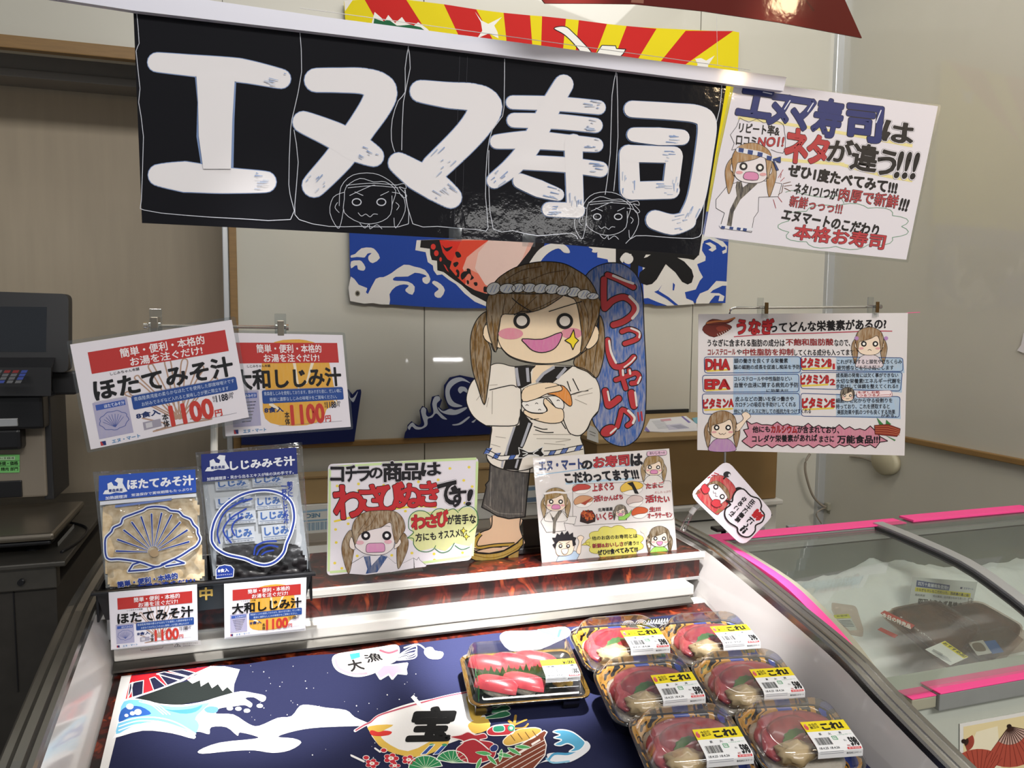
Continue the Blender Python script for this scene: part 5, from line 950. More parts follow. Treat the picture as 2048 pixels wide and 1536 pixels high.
s.blob([(330, 1010), (300, 1070), (310, 1140), (370, 1155)], '#e8dcd4', INK, 5, 4); s.blob([(890, 1030), (930, 1050), (915, 1110), (850, 1150)], '#e8dcd4', INK, 5, 4)
s.blob([(360, 900), (365, 1100), (420, 1170), (520, 1220), (700, 1225), (810, 1170), (850, 1090), (860, 900), (700, 780), (480, 800)], '#e6dcdc', INK, 5, 5)
s.blob([(345, 1000), (330, 900), (380, 780), (500, 700), (680, 680), (850, 690), (950, 770), (985, 900), (930, 1000), (870, 1090), (830, 950), (800, 830), (680, 890), (520, 930), (420, 990), (370, 1100)], BRN, INK, 5, 7, .45, sm=4)
for P in ([(800, 740), (830, 850), (860, 980)], [(560, 740), (480, 850), (400, 960)], [(850, 700), (900, 800), (910, 960)], [(640, 720), (560, 850), (480, 910)]): s.line(P, 5, '#4d3720', 9, cap=0)
for x, y in ((500, 990), (758, 990)): s.disc(x, y, 56, None, INK, 9); s.disc(x, y-2, 25, None, '#f0eeee', 10)
for x, y in ((430, 1075), (775, 1065)): s.disc(x, y, 48, 26, '#e2a9b8', 8, .7)
s.blob(rquad([(510, 1085), (730, 1078), (740, 1190), (498, 1200)], 40), '#d790bb', INK, 5, 9, .8, sm=0); s.line([(680, 900), (730, 870), (800, 880)], 4, INK, 10, cap=0)
s.build('drawn_sheet', PAPER, t)
p = PW.hit(800, 1140); b = bmesh.new(); box(b, p.x-.05, p.x+.05, p.y+.006, p.y+.04, .9698, .972); box(b, p.x-.05, p.x+.05, p.y+.006, p.y+.009, .972, 1.0); obj('support', b, M['acryl'], t)
# ---- sushi list sign
PS = lean(1215, 1110, 1.535, 5); s = Sheet(PS); s.z(1040, 880, 5.688)
t = thing('sign_card', 'laminated card listing sushi with small drawings on the ledge', 'sign', PS.hit(1215, 1115))
s.slab([(145, 205), (1697, 97), (1785, 1265), (255, 1450)], '#dcd7d4', .001)
s.line([(190, 400), (500, 360), (900, 310), (1300, 290)], 10, '#8fb4d0', 1, cap=0); s.line([(520, 495), (900, 465), (1300, 440)], 26, '#a9c8dc', 1, .8, cap=0)
s.pop('エヌ・マート', (215, 240), (705, 215), (220, 350), '#33457f', b0=.05, b1=.02); s.text('の', (700, 240), (815, 235), (705, 330), INK, 3, .06); s.pop('お寿司', (835, 195), (1235, 160), (840, 320), '#b5353c', b0=.06, b1=.03); s.text('は', (1260, 165), (1385, 158), (1265, 290), INK, 3, .06)
s.text('こだわってます!!!', (500, 380), (1330, 330), (525, 490), INK, 3, .055)
P = rquad([(600, 505), (1720, 460), (1755, 905), (600, 980)], 40); s.line(P+[P[0]], 4, '#5a5550', 2, sm=0, cap=0)
def nigiri(x, y, w, h, top, rice='#ebe7e2'): s.blob([(x+.05*w, y+.55*h), (x+.2*w, y+h), (x+.7*w, y+h), (x+.95*w, y+.5*h)], rice, '#8a8580', 3, 2); s.blob([(x, y+.4*h), (x+.3*w, y), (x+.75*w, y), (x+w, y+.25*h), (x+.85*w, y+.55*h), (x+.4*w, y+.65*h), (x+.05*w, y+.8*h)], top, '#5d3a33', 4, 3)
nigiri(598, 505, 205, 100, '#b8453c'); nigiri(1145, 475, 255, 145, '#e0bb4e'); s.poly([(1215, 490), (1280, 475), (1350, 610), (1305, 610), (1270, 530)], '#141212', 6); nigiri(615, 635, 215, 125, '#c9966e'); nigiri(1215, 635, 185, 120, '#cdbab4'); nigiri(1270, 765, 185, 118, '#c4582f')
s.poly([(690, 720), (830, 650), (740, 740)], '#a0412c', 5)
s.poly([(680, 930), (690, 840), (740, 800), (820, 800), (860, 860), (855, 930), (770, 955)], '#2a1512', 2)
for _ in range(55): a, r_ = random.uniform(0, 6.28), random.random()**.5; s.disc(768+75*r_*math.cos(a), 855+58*r_*math.sin(a), 12, None, random.choice(['#a8481f', '#c2642c', '#7c2a14']), 4+random.random(), n=7)
for T_, a, b_, c in (('上まぐろ', (820, 500), (1062, 480), (825, 585)), ('たまご', (1430, 490), (1630, 470), (1435, 555)), ('活!', (835, 640), (935, 625), (840, 705)), ('かんぱち', (950, 640), (1165, 615), (955, 695)), ('活!', (1425, 635), (1545, 620), (1430, 715)), ('たい', (1560, 635), (1695, 635), (1565, 705)), ('いくら', (868, 835), (1050, 820), (872, 915)), ('生!!!', (1470, 765), (1595, 755), (1472, 815)), ('オーラサーモン', (1450, 835), (1728, 820), (1455, 890))): s.pop(T_, a, b_, c, '#b8323c', b0=.05, b1=.02)
s.text('北海道産', (885, 775), (1052, 762), (887, 815), INK, 4, .03); s.text('だしたっぷり', (1530, 585), (1712, 570), (1532, 610), '#a8434a', 4)
chibi(s, 405, 690, 132, '#8f7038', 'open', 1, 0, 4, '#dfdbd6'); s.line([(275, 610), (400, 590), (520, 600), (580, 580)], 22, '#e2dedc', 12)
s.blob([(300, 830), (235, 930), (300, 1050), (520, 1030), (500, 940), (620, 960), (640, 870), (560, 870), (480, 800)], '#dfdbd6', INK, 4, 2.6, sm=0); s.poly([(330, 810), (375, 880), (385, 880), (440, 800), (480, 810), (410, 930), (400, 1060), (370, 1060), (375, 930)], '#3b3838', 4, .6)
chibi(s, 1520, 300, 115, '#8f7038', 'open', 1, 0, 4, '#dfdbd6'); s.blob(rquad([(1440, 130), (1665, 115), (1668, 170), (1440, 185)], 24), '#d8b4c8', INK, 4, 10, sm=0); s.text('おいしそ〜!!', (1470, 135), (1640, 128), (1472, 165), '#2c1a28', 12, .02)
chibi(s, 1140, 810, 68, '#3c3022', 'open', 1, 0, 3); s.blob([(1120, 870), (1240, 830), (1270, 790), (1250, 860), (1190, 910), (1120, 910)], '#8fc95a', INK, 3, 4, sm=0)
chibi(s, 1585, 1110, 118, '#5f4a2c', 'smile', 1, 0, 4, '#93cf57'); s.line([(1470, 1210), (1430, 1090), (1410, 1040)], 26, SKIN, 3); s.disc(1408, 1025, 40, 34, '#e6dccc', 4)
# boy
s.blob([(405, 1395), (430, 1330), (500, 1290), (620, 1260), (680, 1290), (640, 1370)], '#b4cbe2', INK, 4, 3, sm=0); s.blob([(640, 1270), (670, 1160), (650, 1110), (690, 1085), (725, 1110), (700, 1160), (685, 1290)], SKIN, INK, 4, 4)
s.blob([(410, 1120), (400, 1230), (430, 1310), (540, 1310), (600, 1270), (615, 1150), (540, 1080)], SKIN, INK, 4, 5); s.poly([(400, 1240), (365, 1190), (395, 1170), (360, 1110), (400, 1110), (420, 1060), (450, 1080), (475, 1035), (500, 1075), (540, 1030), (560, 1075), (600, 1050), (605, 1100), (640, 1110), (625, 1150), (635, 1190), (600, 1210), (590, 1140), (440, 1150), (415, 1180)], '#232026', 7)
for x in (458, 545): s.disc(x, 1205, 22, None, INK, 9); s.disc(x, 1203, 11, None, '#eeeeee', 10)
s.blob([(470, 1245), (545, 1235), (530, 1290), (490, 1295)], '#e9e2d8', INK, 4, 9); s.line([(440, 1160), (480, 1180)], 5, INK, 9, sm=0); s.line([(520, 1180), (560, 1155)], 5, INK, 9, sm=0)
cloud(s, 1080, 1165, 290, 170, 11, '#8a7a22', '#d6cf62', 5, 2); s.blob([(790, 1160), (740, 1165), (700, 1195), (790, 1195)], '#d6cf62', '#8a7a22', 4, 2.2, sm=0)
s.text('他のお店のお寿司とは', (815, 1095), (1330, 1065), (820, 1140), INK, 5, .02); s.pop('新鮮&おいしさ', (820, 1180), (1170, 1155), (825, 1230), '#a83a44', l=5, b0=.04, b1=.01); s.text('が違う!!', (1180, 1155), (1345, 1145), (1182, 1200), INK, 5, .02); s.text('ぜひ!!食べてみて!!!', (880, 1250), (1335, 1210), (885, 1310), INK, 5, .045)
s.build('drawn_sheet', LAM, t)
p = PS.hit(1230, 1118); b = bmesh.new(); box(b, p.x-.05, p.x+.05, p.y+.006, p.y+.04, .9698, .972); box(b, p.x-.05, p.x+.05, p.y+.006, p.y+.009, .972, 1.0); obj('support', b, M['acryl'], t)
# ---- crab card in a clear clip
PC = lean(1462, 1005, 1.50, 8, 6); s = Sheet(PC); s.z(1360, 900, 6.98)
t = thing('crab_card', 'tilted white card with a drawn girl in a red crab hood', 'card', PC.hit(1462, 1005))
s.slab(rquad([(650, 130), (1320, 900), (880, 1350), (130, 620)], 130), '#e4dfe8', .001)
s.blob([(400, 460), (440, 380), (560, 350), (690, 420), (780, 560), (700, 700), (640, 800), (560, 870), (490, 890), (240, 640), (300, 520)], '#b8353f', INK, 4, 2, .75)
for P in ([(390, 390), (420, 375)], [(440, 355), (490, 350)], [(480, 320), (540, 340)]): s.line(P, 14, '#b8353f', 2)
s.line([(610, 400), (650, 350)], 22, INK, 3, sm=0); s.disc(655, 340, 52, 42, '#26242a', 4); s.disc(685, 350, 16, 20, '#dcdce4', 5)
s.blob([(400, 480), (470, 440), (560, 470), (640, 560), (670, 640), (610, 720), (520, 760), (440, 690), (390, 590)], '#e8dfe4', INK, 4, 5); s.blob([(380, 490), (450, 440), (540, 440), (640, 520), (690, 620), (680, 700), (640, 620), (560, 520), (480, 470)], '#7b5a38', INK, 4, 6, .6)
for x, y in ((495, 515), (585, 650)): s.disc(x, y, 36, None, INK, 8); s.disc(x, y, 20, None, '#ece8ea', 9)
s.line([(460, 570), (465, 600), (495, 600), (490, 640), (520, 650)], 5, INK, 8)
s.blob([(290, 520), (340, 470), (380, 510), (410, 545), (380, 600), (320, 600)], '#c23a44', INK, 5, 9); s.blob([(430, 750), (470, 690), (550, 700), (560, 750), (580, 770), (500, 800)], '#c23a44', INK, 5, 9); s.poly([(210, 620), (250, 550), (290, 590), (260, 610)], '#7b4a38', 3); s.poly([(480, 885), (540, 820), (600, 840), (540, 875)], '#8a6a48', 3)
s.disc(820, 560, 60, 44, INK, 1.5); s.blob([(640, 705), (720, 720), (735, 640), (790, 560), (880, 545), (980, 640), (1090, 680), (1130, 770), (1120, 830), (1170, 900), (1140, 1000), (1050, 1050), (1040, 1130), (960, 1210), (860, 1200), (800, 1140), (790, 1080), (680, 1010), (620, 920), (630, 820), (700, 760)], '#e6e0ea', '#1c1418', 20, 10, sm=3)
A_ = math.radians(131)
def rt(txt, cx, cy, w, h, ang, col, bold=.04, l=14):
    c_, s_ = math.cos(ang), math.sin(ang); u = (c_*w/2, s_*w/2); v = (-s_*h/2, c_*h/2)
    s.text(txt, (cx-u[0]-v[0], cy-u[1]-v[1]), (cx+u[0]-v[0], cy+u[1]-v[1]), (cx-u[0]+v[0], cy-u[1]+v[1]), col, l, bold)
rt('なめこで!', 800, 790, 330, 62, math.radians(130), INK); rt('出汁に最高', 900, 850, 380, 70, math.radians(130), INK); rt('鍋', 1075, 910, 130, 120, math.radians(225), RED, .05); rt('に〜', 940, 1030, 190, 80, math.radians(130), INK); rt('!!', 880, 1110, 70, 90, math.radians(225), INK)
s.build('drawn_sheet', LAM, t)
t = thing('card_clip', 'clear plastic clip stand holding up the crab card', 'clip', (1.0, 1.5, .98))
b = bmesh.new(); QP = YP(1.51); J = [QP.hit(*p) for p in ((1405, 1003), (1388, 1018), (1383, 1025), (1372, 1045), (1366, 1062))]
for a_, c_ in ((0, 1),): tube(b, [J[0], J[1]], .006, 6)
obj('jaw', b, M['acryl'], t); b = bmesh.new(); tube(b, [J[1]-(J[2]-J[1])*.3, J[2]+(J[3]-J[2])*.1], .006, 10); obj('ball_joint', b, M['paperw'], t); b = bmesh.new(); tube(b, [J[2], J[3], J[4]], [.005, .006, .007], 6); obj('stem', b, M['acryl'], t)
# ================================================================== cardboard girl standee
PG = lean(1010, 1110, 1.585, 1); t = thing('standee', 'cardboard girl standee with twisted headband and blue speech panel', 'standee', PG.hit(1000, 1115))
CL, WH2 = '#e6dfd2', '#e9e3d8'
HAIR = '#73531f'; K = '#16120f'; S2 = '#ecd5b4'
s = Sheet(PG); s.z(920, 500, 3.658); H = -6
def pc(pts, col, l, th=.003, a=1): s.slab(spline(pts, 4, True), col, th, a, l)
LP_ = [(195, 450), (130, 500), (85, 600), (75, 720), (90, 870), (130, 1000), (178, 1132), (205, 1000), (222, 870), (228, 740), (200, 660), (170, 620), (185, 550), (205, 510)]
RPN = [(1020, 480), (1050, 540), (1060, 680), (1045, 820), (1000, 935), (930, 890), (842, 850), (842, 790), (920, 720), (990, 690), (1015, 620)]
HEAD = [(255, 235), (300, 190), (400, 130), (520, 95), (640, 85), (760, 100), (860, 150), (930, 200), (980, 270), (1010, 350), (1020, 450), (1000, 560), (960, 680), (900, 750), (800, 808), (640, 832), (480, 822), (360, 778), (290, 710), (252, 745), (215, 650), (195, 500), (195, 430), (210, 360), (215, 290)]
BODY = [(230, 842), (300, 830), (395, 852), (540, 840), (700, 842), (830, 850), (930, 880), (1000, 950), (1028, 1050), (1012, 1180), (965, 1235), (935, 1310), (885, 1358), (890, 1400), (908, 1450), (905, 1560), (800, 1580), (620, 1620), (480, 1630), (300, 1600), (215, 1560), (195, 1500), (215, 1440), (225, 1370), (232, 1300), (190, 1285), (100, 1220), (50, 1120), (55, 1040), (90, 960), (140, 920)]
pc(BODY, CL, -4); pc(LP_, HAIR, -2, .003, .6); pc(RPN, HAIR, -3, .003, .6); pc(HEAD, HAIR, 0, .003, .6)
for P, l in ((LP_, -1), (RPN, -2.2), (HEAD, 1)): Q = spline(P, 4, True); s.line(Q+[Q[0]], 7, K, l, sm=0)
Q = spline(BODY, 4, True); s.line(Q+[Q[0]], 6, K, -3, sm=0)
for P in ([(140, 520), (110, 650), (120, 850), (165, 1080)], [(180, 700), (165, 850), (178, 1050)]): s.line(P, 4, '#3a2816', -.6, cap=0)
for P in ([(930, 730), (915, 850)], [(1010, 640), (985, 800), (970, 900)]): s.line(P, 4, '#3a2816', -1.8, cap=0)
s.blob([(196, 545), (170, 590), (180, 650), (235, 690), (300, 715), (270, 600)], S2, K, 6, 2); s.blob([(955, 545), (1005, 570), (1012, 650), (970, 708), (925, 720), (900, 640)], S2, K, 6, 2)
s.blob([(300, 440), (276, 560), (280, 660), (320, 735), (400, 790), (560, 828), (720, 824), (840, 782), (890, 725), (893, 600), (860, 400), (790, 330), (700, 330), (500, 430)], S2, K, 6, 3, .93)
s.blob([(205, 335), (300, 318), (500, 322), (745, 322), (690, 380), (600, 430), (500, 458), (380, 470), (308, 475), (288, 560), (276, 650), (262, 748), (235, 690), (205, 590), (193, 470)], HAIR, K, 6, 5, .6, sm=3)
s.blob([(750, 330), (850, 345), (1010, 350), (1020, 450), (985, 560), (940, 670), (882, 756), (892, 640), (880, 540), (865, 440), (835, 360)], HAIR, K, 6, 5, .6, sm=3)
for P in ([(330, 350), (310, 470)], [(440, 340), (350, 465)], [(560, 340), (430, 460)], [(720, 345), (600, 410), (520, 440)], [(230, 480), (245, 600), (262, 720)], [(300, 480), (275, 600), (268, 700)], [(900, 370), (940, 500), (925, 640)], [(960, 380), (965, 500), (935, 630)], [(870, 380), (905, 520), (895, 700)]): s.line(P, 4, '#3a2816', 7, cap=0)
for P in ([(330, 220), (450, 150), (600, 120)], [(520, 220), (640, 170), (760, 150)], [(760, 230), (800, 160)], [(850, 240), (830, 180)], [(380, 240), (500, 200)]): s.line(P, 5, '#4c361c', 3, cap=0)
# twisted headband
PB_ = [(243, 283, 52, 46), (345, 282, 62, 36), (425, 278, 50, 34), (505, 278, 55, 34), (590, 282, 55, 36), (672, 286, 55, 36), (752, 296, 52, 36), (830, 308, 52, 36), (905, 325, 50, 34), (968, 338, 46, 24)]
for k, (x, y, rx, ry) in enumerate(PB_):
    P = [(x+rx*math.cos(a)*.95+ry*.35*math.sin(a)*-1, y+ry*math.sin(a)+rx*.25*math.cos(a)*.35) for a in (6.283*j/20 for j in range(20))]
    s.blob(P, '#dedfdb', K, 5, 10+k*.6, sm=0)
    for d in (-.25, .25): s.line([(x+d*rx-12, y+ry*.6), (x+d*rx+14, y-ry*.6)], 6, '#93a3c6', 10.55+k*.6, .7, sm=0, cap=0)
for x, y in ((450, 518), (765, 520)): s.disc(x, y, 61, 59, K, 9, n=28); s.disc(x, y, 39, 37, '#e2d9cc', 10, n=24)
for x in (-1, 1): pass
s.line([(380, 352), (430, 395), (520, 450)], 7, K, 9); s.line([(395, 475), (450, 450), (530, 452)], 7, K, 9); s.line([(650, 450), (760, 415), (888, 377)], 7, K, 9)
s.disc(370, 612, 90, 42, '#d8899a', 8, .85, n=24); s.disc(815, 610, 78, 40, '#d8899a', 4, .85, n=24)
s.blob([(455, 650), (600, 652), (737, 602), (728, 670), (680, 728), (600, 750), (530, 735), (480, 690)], '#cf74a2', K, 7, 9, .85, sm=3)
s.blob([(830, 582), (840, 640), (866, 662), (842, 688), (824, 730), (808, 688), (765, 662), (804, 638)], '#ead22c', K, 7, 9, sm=0)
# robe
s.blob([(540, 842), (690, 842), (560, 968), (520, 975)], S2, None, 5, -2.4, sm=0)
s.blob([(400, 855), (430, 850), (555, 845), (530, 870), (515, 900), (522, 975), (450, 1012), (415, 1000)], K, None, 4, -1.8, sm=0); s.blob([(632, 850), (825, 852), (730, 930), (680, 972), (555, 968), (600, 920), (695, 852)], K, None, 4, -1.8, sm=0)
for P in ([(412, 862), (420, 930), (432, 995)], [(492, 862), (500, 965)], [(560, 965), (610, 905), (690, 855)], [(710, 940), (775, 862)]): s.line(P, 22, '#a9aab2', -1, sm=0, cap=0)
s.line([(525, 870), (545, 855), (550, 845)], 6, K, -1); s.line([(520, 975), (515, 900)], 6, K, -1)
s.blob([(440, 1160), (480, 1210), (525, 1262), (530, 1280), (470, 1420), (430, 1510), (320, 1505), (370, 1380), (410, 1285), (435, 1280)], K, None, 4, -2, sm=0)
s.line([(398, 1295), (350, 1440), (335, 1500)], 16, '#a9aab2', -1.2, sm=0, cap=0); s.line([(510, 1265), (450, 1440)], 20, '#a9aab2', -1.2, sm=0, cap=0); s.line([(530, 1265), (470, 1420), (440, 1470)], 7, K, -1, cap=0)
for P in ([(215, 1025), (370, 990), (415, 1005)], [(445, 1015), (450, 1160), (435, 1230), (400, 1285), (190, 1285)], [(810, 1060), (870, 1040), (940, 1028)], [(750, 1160), (755, 1230), (790, 1320), (820, 1350), (880, 1356), (930, 1310), (965, 1235), (1010, 1180)], [(740, 1255), (775, 1310)], [(540, 1290), (600, 1310), (640, 1310)], [(550, 1315), (620, 1335), (685, 1335)], [(785, 960), (810, 1035)], [(825, 940), (870, 1030)], [(445, 1015), (420, 1000)], [(232, 1290), (215, 1440)]): s.line(P, 7, K, -1, cap=0)
for P in ([(215, 990), (275, 985)], [(238, 1030), (235, 1200)], [(150, 1060), (120, 1100)], [(210, 1080), (195, 1150)], [(260, 1365), (335, 1375)], [(225, 1420), (295, 1440)], [(535, 1350), (820, 1350)], [(560, 1380), (810, 1385), (700, 1405)], [(615, 1415), (770, 1425)], [(830, 1060), (970, 1010)], [(860, 1070), (970, 1045)], [(840, 1090), (930, 1130)]): s.line(P, 4, '#a39b8f', -1, cap=0)
s.blob([(640, 1050), (735, 988), (800, 1042), (820, 1120), (800, 1142), (740, 1092), (690, 1062)], '#dd8a35', K, 6, 0, .8, sm=3); s.blob([(455, 1110), (560, 1088), (620, 1075), (700, 1068), (757, 1112), (752, 1165), (700, 1152), (645, 1080), (610, 1120), (635, 1170), (605, 1192), (520, 1188), (470, 1160)], '#ebe7de', K, 6, .7, sm=3)
s.blob([(455, 1030), (520, 990), (640, 970), (730, 990), (742, 1028), (640, 1050), (560, 1088), (460, 1108)], S2, K, 6, 2, sm=3); s.line([(622, 1012), (735, 988)], 5, K, 3, cap=0); s.blob([(472, 1170), (520, 1192), (605, 1195), (640, 1170), (612, 1120), (625, 1085), (700, 1152), (752, 1168), (752, 1250), (660, 1268), (540, 1240), (470, 1200)], S2, K, 6, 2, sm=3); s.line([(515, 1240), (575, 1235)], 5, K, 3, sm=0)
for x, y in ((490, 1135), (560, 1122), (582, 1168), (600, 1080), (718, 1100)): s.line([(x-10, y+4), (x, y-4), (x+10, y+4)], 5, K, 3, cap=0)
# belt, trousers and foot
s.z(920, 860, 5.121)
s.slab([(310, 330), (297, 520), (262, 560), (270, 590), (222, 792), (300, 832), (380, 882), (500, 910), (668, 890), (690, 640), (720, 380)], '#4b4846', .003, .9, -5); s.line([(310, 345), (297, 520), (262, 560), (270, 590), (222, 792), (300, 832), (380, 882), (500, 910), (668, 890), (690, 640), (718, 395)], 12, K, -3.8, sm=0)
for P in ([(320, 430), (310, 780)], [(650, 480), (640, 840)], [(250, 760), (400, 850), (640, 860)]): s.line(P, 8, '#6b6866', -3.6, .7, cap=0)
s.line([(272, 245), (275, 285), (310, 340), (360, 372), (430, 398), (560, 422), (680, 408), (745, 385)], 10, K, -1.5, cap=0)
s.line([(275, 225), (330, 245), (400, 285), (470, 285), (560, 275), (640, 268)], 44, '#e6e2da', -.8, cap=0); s.line([(640, 268), (850, 240), (1000, 225), (1150, 195), (1262, 170)], 44, '#e6e2da', -.8, cap=0)
for x, y in ((280, 218), (370, 268), (530, 282), (940, 238), (1065, 215), (1210, 188)): s.poly([(x-40, y+26), (x-8, y-30), (x+48, y-34), (x+14, y+22)], '#3f62ab', -.2, .8); s.line([(x-40, y+26), (x-8, y-30)], 6, K, 0, sm=0); s.line([(x+14, y+22), (x+48, y-34)], 6, K, 0, sm=0)
for P in ([(270, 200), (330, 225), (400, 262), (470, 262), (640, 245)], [(275, 250), (400, 308), (470, 308), (640, 292)], [(860, 215), (1000, 205), (1150, 172), (1265, 150)], [(860, 265), (1000, 250), (1150, 220), (1262, 195)]): s.line(P, 8, K, .2, cap=0)
s.poly([(470, 300), (640, 290), (600, 415), (440, 400)], K, -1, 1)
for P in ([(440, 310), (430, 385)], [(595, 300), (570, 390)]): s.line(P, 22, '#a9aab2', -.4, sm=0, cap=0)
s.blob([(600, 180), (650, 200), (700, 225), (740, 225), (850, 170), (835, 215), (865, 255), (830, 275), (740, 255), (700, 255), (650, 285), (590, 285), (610, 240)], K, '#dcdcda', 8, 1.5, sm=0)
for P in ([(640, 225), (690, 240), (645, 262)], [(800, 205), (750, 240), (805, 262)]): s.line(P, 9, '#dcdcda', 3)
FOOT = [(330, 880), (318, 1000), (230, 1042), (150, 1095), (100, 1160), (85, 1230), (300, 1290), (640, 1190), (640, 1090), (615, 1000), (622, 900)]
s.slab(spline(FOOT, 3, True), '#e6c4a2', .003, .95, -6); s.line(FOOT[:5], 11, K, -4.8); s.line([(622, 905), (615, 1000), (640, 1085), (648, 1120)], 11, K, -4.8)
SOLE = [(90, 1170), (80, 1240), (100, 1312), (160, 1340), (300, 1345), (450, 1312), (600, 1232), (648, 1170), (648, 1095), (580, 1160), (450, 1235), (300, 1265), (180, 1255), (130, 1225)]
s.slab(SOLE, '#b9983f', .004, .85, -4.2); s.line(SOLE+[SOLE[0]], 12, K, -3, sm=0); s.line([(95, 1240), (180, 1262), (300, 1268), (450, 1240), (600, 1150)], 10, K, -2.8, cap=0); s.line([(100, 1270), (300, 1310), (480, 1270), (620, 1190)], 7, '#8f6d25', -2.6, cap=0)
s.line([(215, 1065), (165, 1110), (160, 1200)], 40, '#b9983f', -3.5, sm=0, cap=0); s.line([(165, 1205), (350, 1185), (470, 1175), (560, 1165)], 36, '#b9983f', -3.4, sm=0, cap=0)
for P in ([(190, 1065), (145, 1110), (138, 1215)], [(228, 1075), (192, 1120), (182, 1190), (350, 1168), (560, 1155)], [(138, 1215), (215, 1222), (350, 1200), (500, 1190)], [(150, 1245), (300, 1205), (430, 1200)]): s.line(P, 10, K, -2.7, cap=0)
s.slab([(497, 1290), (602, 1240), (597, 1335), (497, 1348)], '#a8863a', .004, .85, -5.2); s.line([(490, 1300), (490, 1345)], 10, K, -4, sm=0)
s.build('figure_panel', PAPER, t, label='cut out girl in a white robe holding a rice ball')
s = Sheet(Plane(PG.p-PG.n*.008, PG.n)); s.z(920, 500, 3.658)
OV = [(900, 260), (930, 175), (1000, 120), (1090, 95), (1180, 100), (1260, 150), (1310, 220), (1337, 340), (1348, 600), (1362, 900), (1356, 1200), (1322, 1340), (1260, 1412), (1180, 1437), (1080, 1402), (1010, 1320), (965, 1230), (930, 1000), (900, 600)]
s.slab(spline(OV, 5, True), '#3d62a8', .003, .6); Q = spline(OV, 5, True); s.line(Q+[Q[0]], 7, K, 1, sm=0)
R2 = '#b3353a'
ST = [([(1078, 182), (1160, 215), (1268, 272)], 40), ([(1052, 215), (1050, 320), (1055, 418), (1070, 415), (1120, 368), (1200, 345), (1270, 395), (1270, 460), (1200, 520), (1122, 548)], 44), ([(1185, 597), (1240, 580), (1300, 605), (1295, 650), (1205, 685)], 34), ([(1080, 660), (1090, 760), (1130, 850), (1210, 842), (1270, 785)], 40), ([(1140, 950), (1220, 922), (1285, 900), (1310, 930), (1290, 968), (1255, 975)], 34), ([(1178, 880), (1190, 940), (1212, 1012)], 34), ([(1236, 878), (1242, 915)], 30), ([(1253, 1045), (1262, 1100), (1272, 1140)], 48), ([(1062, 1032), (1075, 1100), (1090, 1138), (1160, 1088)], 46), ([(1150, 1290), (1170, 1220), (1188, 1168), (1250, 1210), (1262, 1250), (1225, 1285)], 34)]
for P, w in ST: s.line(P, w+14, K, 2)
s.disc(1085, 1322, 68, 46, K, 2, 1, -.45); s.disc(1085, 1322, 60, 38, R2, 3.5, 1, -.45)
for P, w in ST: s.line(P, w, R2, 3.5)
for P, w in (([(1120, 188), (1200, 222), (1265, 245)], 18), ([(1240, 340), (1295, 400), (1298, 450), (1260, 500)], 20), ([(1250, 572), (1310, 600), (1310, 640)], 14), ([(1090, 665), (1105, 750), (1140, 825)], 16), ([(1200, 858), (1250, 820), (1280, 785)], 12), ([(1190, 880), (1192, 915)], 16), ([(1240, 880), (1244, 905)], 16), ([(1320, 930), (1300, 975)], 14), ([(1280, 1040), (1292, 1140)], 14), ([(1080, 1035), (1092, 1100)], 14), ([(1230, 1175), (1275, 1225), (1265, 1265)], 18), ([(1100, 1340), (1140, 1305)], 14)): s.line(P, w, '#dfd8d2', 5)
for P in ([(1300, 1185), (1310, 1255)], [(1325, 1180), (1333, 1250)]): s.line(P, 12, R2, 4, sm=0, cap=0)
s.build('speech_panel', PAPER, t, label='long rounded blue panel with red lettering')
p = PG.hit(1035, 1120)
b = bmesh.new(); box(b, p.x-.06, p.x+.075, p.y+.012, p.y+.05, .9698, .985, .003); box(b, p.x-.04, p.x+.06, p.y+.012, p.y+.016, .985, 1.05); obj('stand_base', b, clearmat('smoky_acrylic', '#5b5858', .12, .08), t)
# ================================================================== black tray with soup packs and price cards
YT = YP(1.44); x0, x1 = YT.hit(191, 1205).x, YT.hit(625, 1175).x
t = thing('lacquer_tray', 'shallow black tray with gold character holding the soup packs', 'tray', ((x0+x1)/2, 1.52, .97))
zt, zb = YT.hit(400, 1164).z, .9698
b = bmesh.new(); box(b, x0+.012, x1-.012, 1.452, 1.60, zb, zb+.004); obj('bottom', b, M['black'], t)
b = bmesh.new(); extr(b, [V((x0+.012, 1.452, zb)), V((x1-.012, 1.452, zb)), V((x1, 1.44, zt)), V((x0, 1.44, zt))], V((0, .005, 0))); obj('front_wall', b, M['black'], t)
for X in (x0, x1-.004): b = bmesh.new(); box(b, X, X+.004, 1.444, 1.60, zb, zt, .001); obj('side_wall', b, M['black'], t)
b = bmesh.new(); box(b, x0, x1, 1.596, 1.60, zb, zt+.0, .001); obj('back_wall', b, M['black'], t)
b = bmesh.new(); box(b, x0-.006, x1+.006, 1.432, 1.446, zt-.006, zt, .002); obj('rim', b, M['black'], t)
s = Sheet(YP(1.4375)); s.z(180, 880, 3.49); s.text('中', (765, 1035), (852, 1028), (768, 1118), '#b89a4e', 1, .03); s.build('gold_mark', PAPER, t, label='gold painted character')
def price(label, c, title, clam, holder):
    Pn = YP(1.4295); t = thing('price_card', label, 'price card', Pn.hit(sum(p[0] for p in c)/4, sum(p[1] for p in c)/4), 'price cards on the tray')
    s = Sheet(Pn); s.q(c, 1000, 700); soup(s, title, clam); s.build('printed_card', LAM, t)
    q = Sheet(YP(1.4305)); q.slab(holder, '#d9d9dd', .0008); q.build('backing_card', PAPER, t)
price('small price card with brown scallop lines on the left of the black tray', [(218, 1187), (393.5, 1171), (395.5, 1280), (223, 1298)], 'ほたてみそ汁', False, [(217, 1185), (394, 1169), (396, 1282), (222, 1300)])
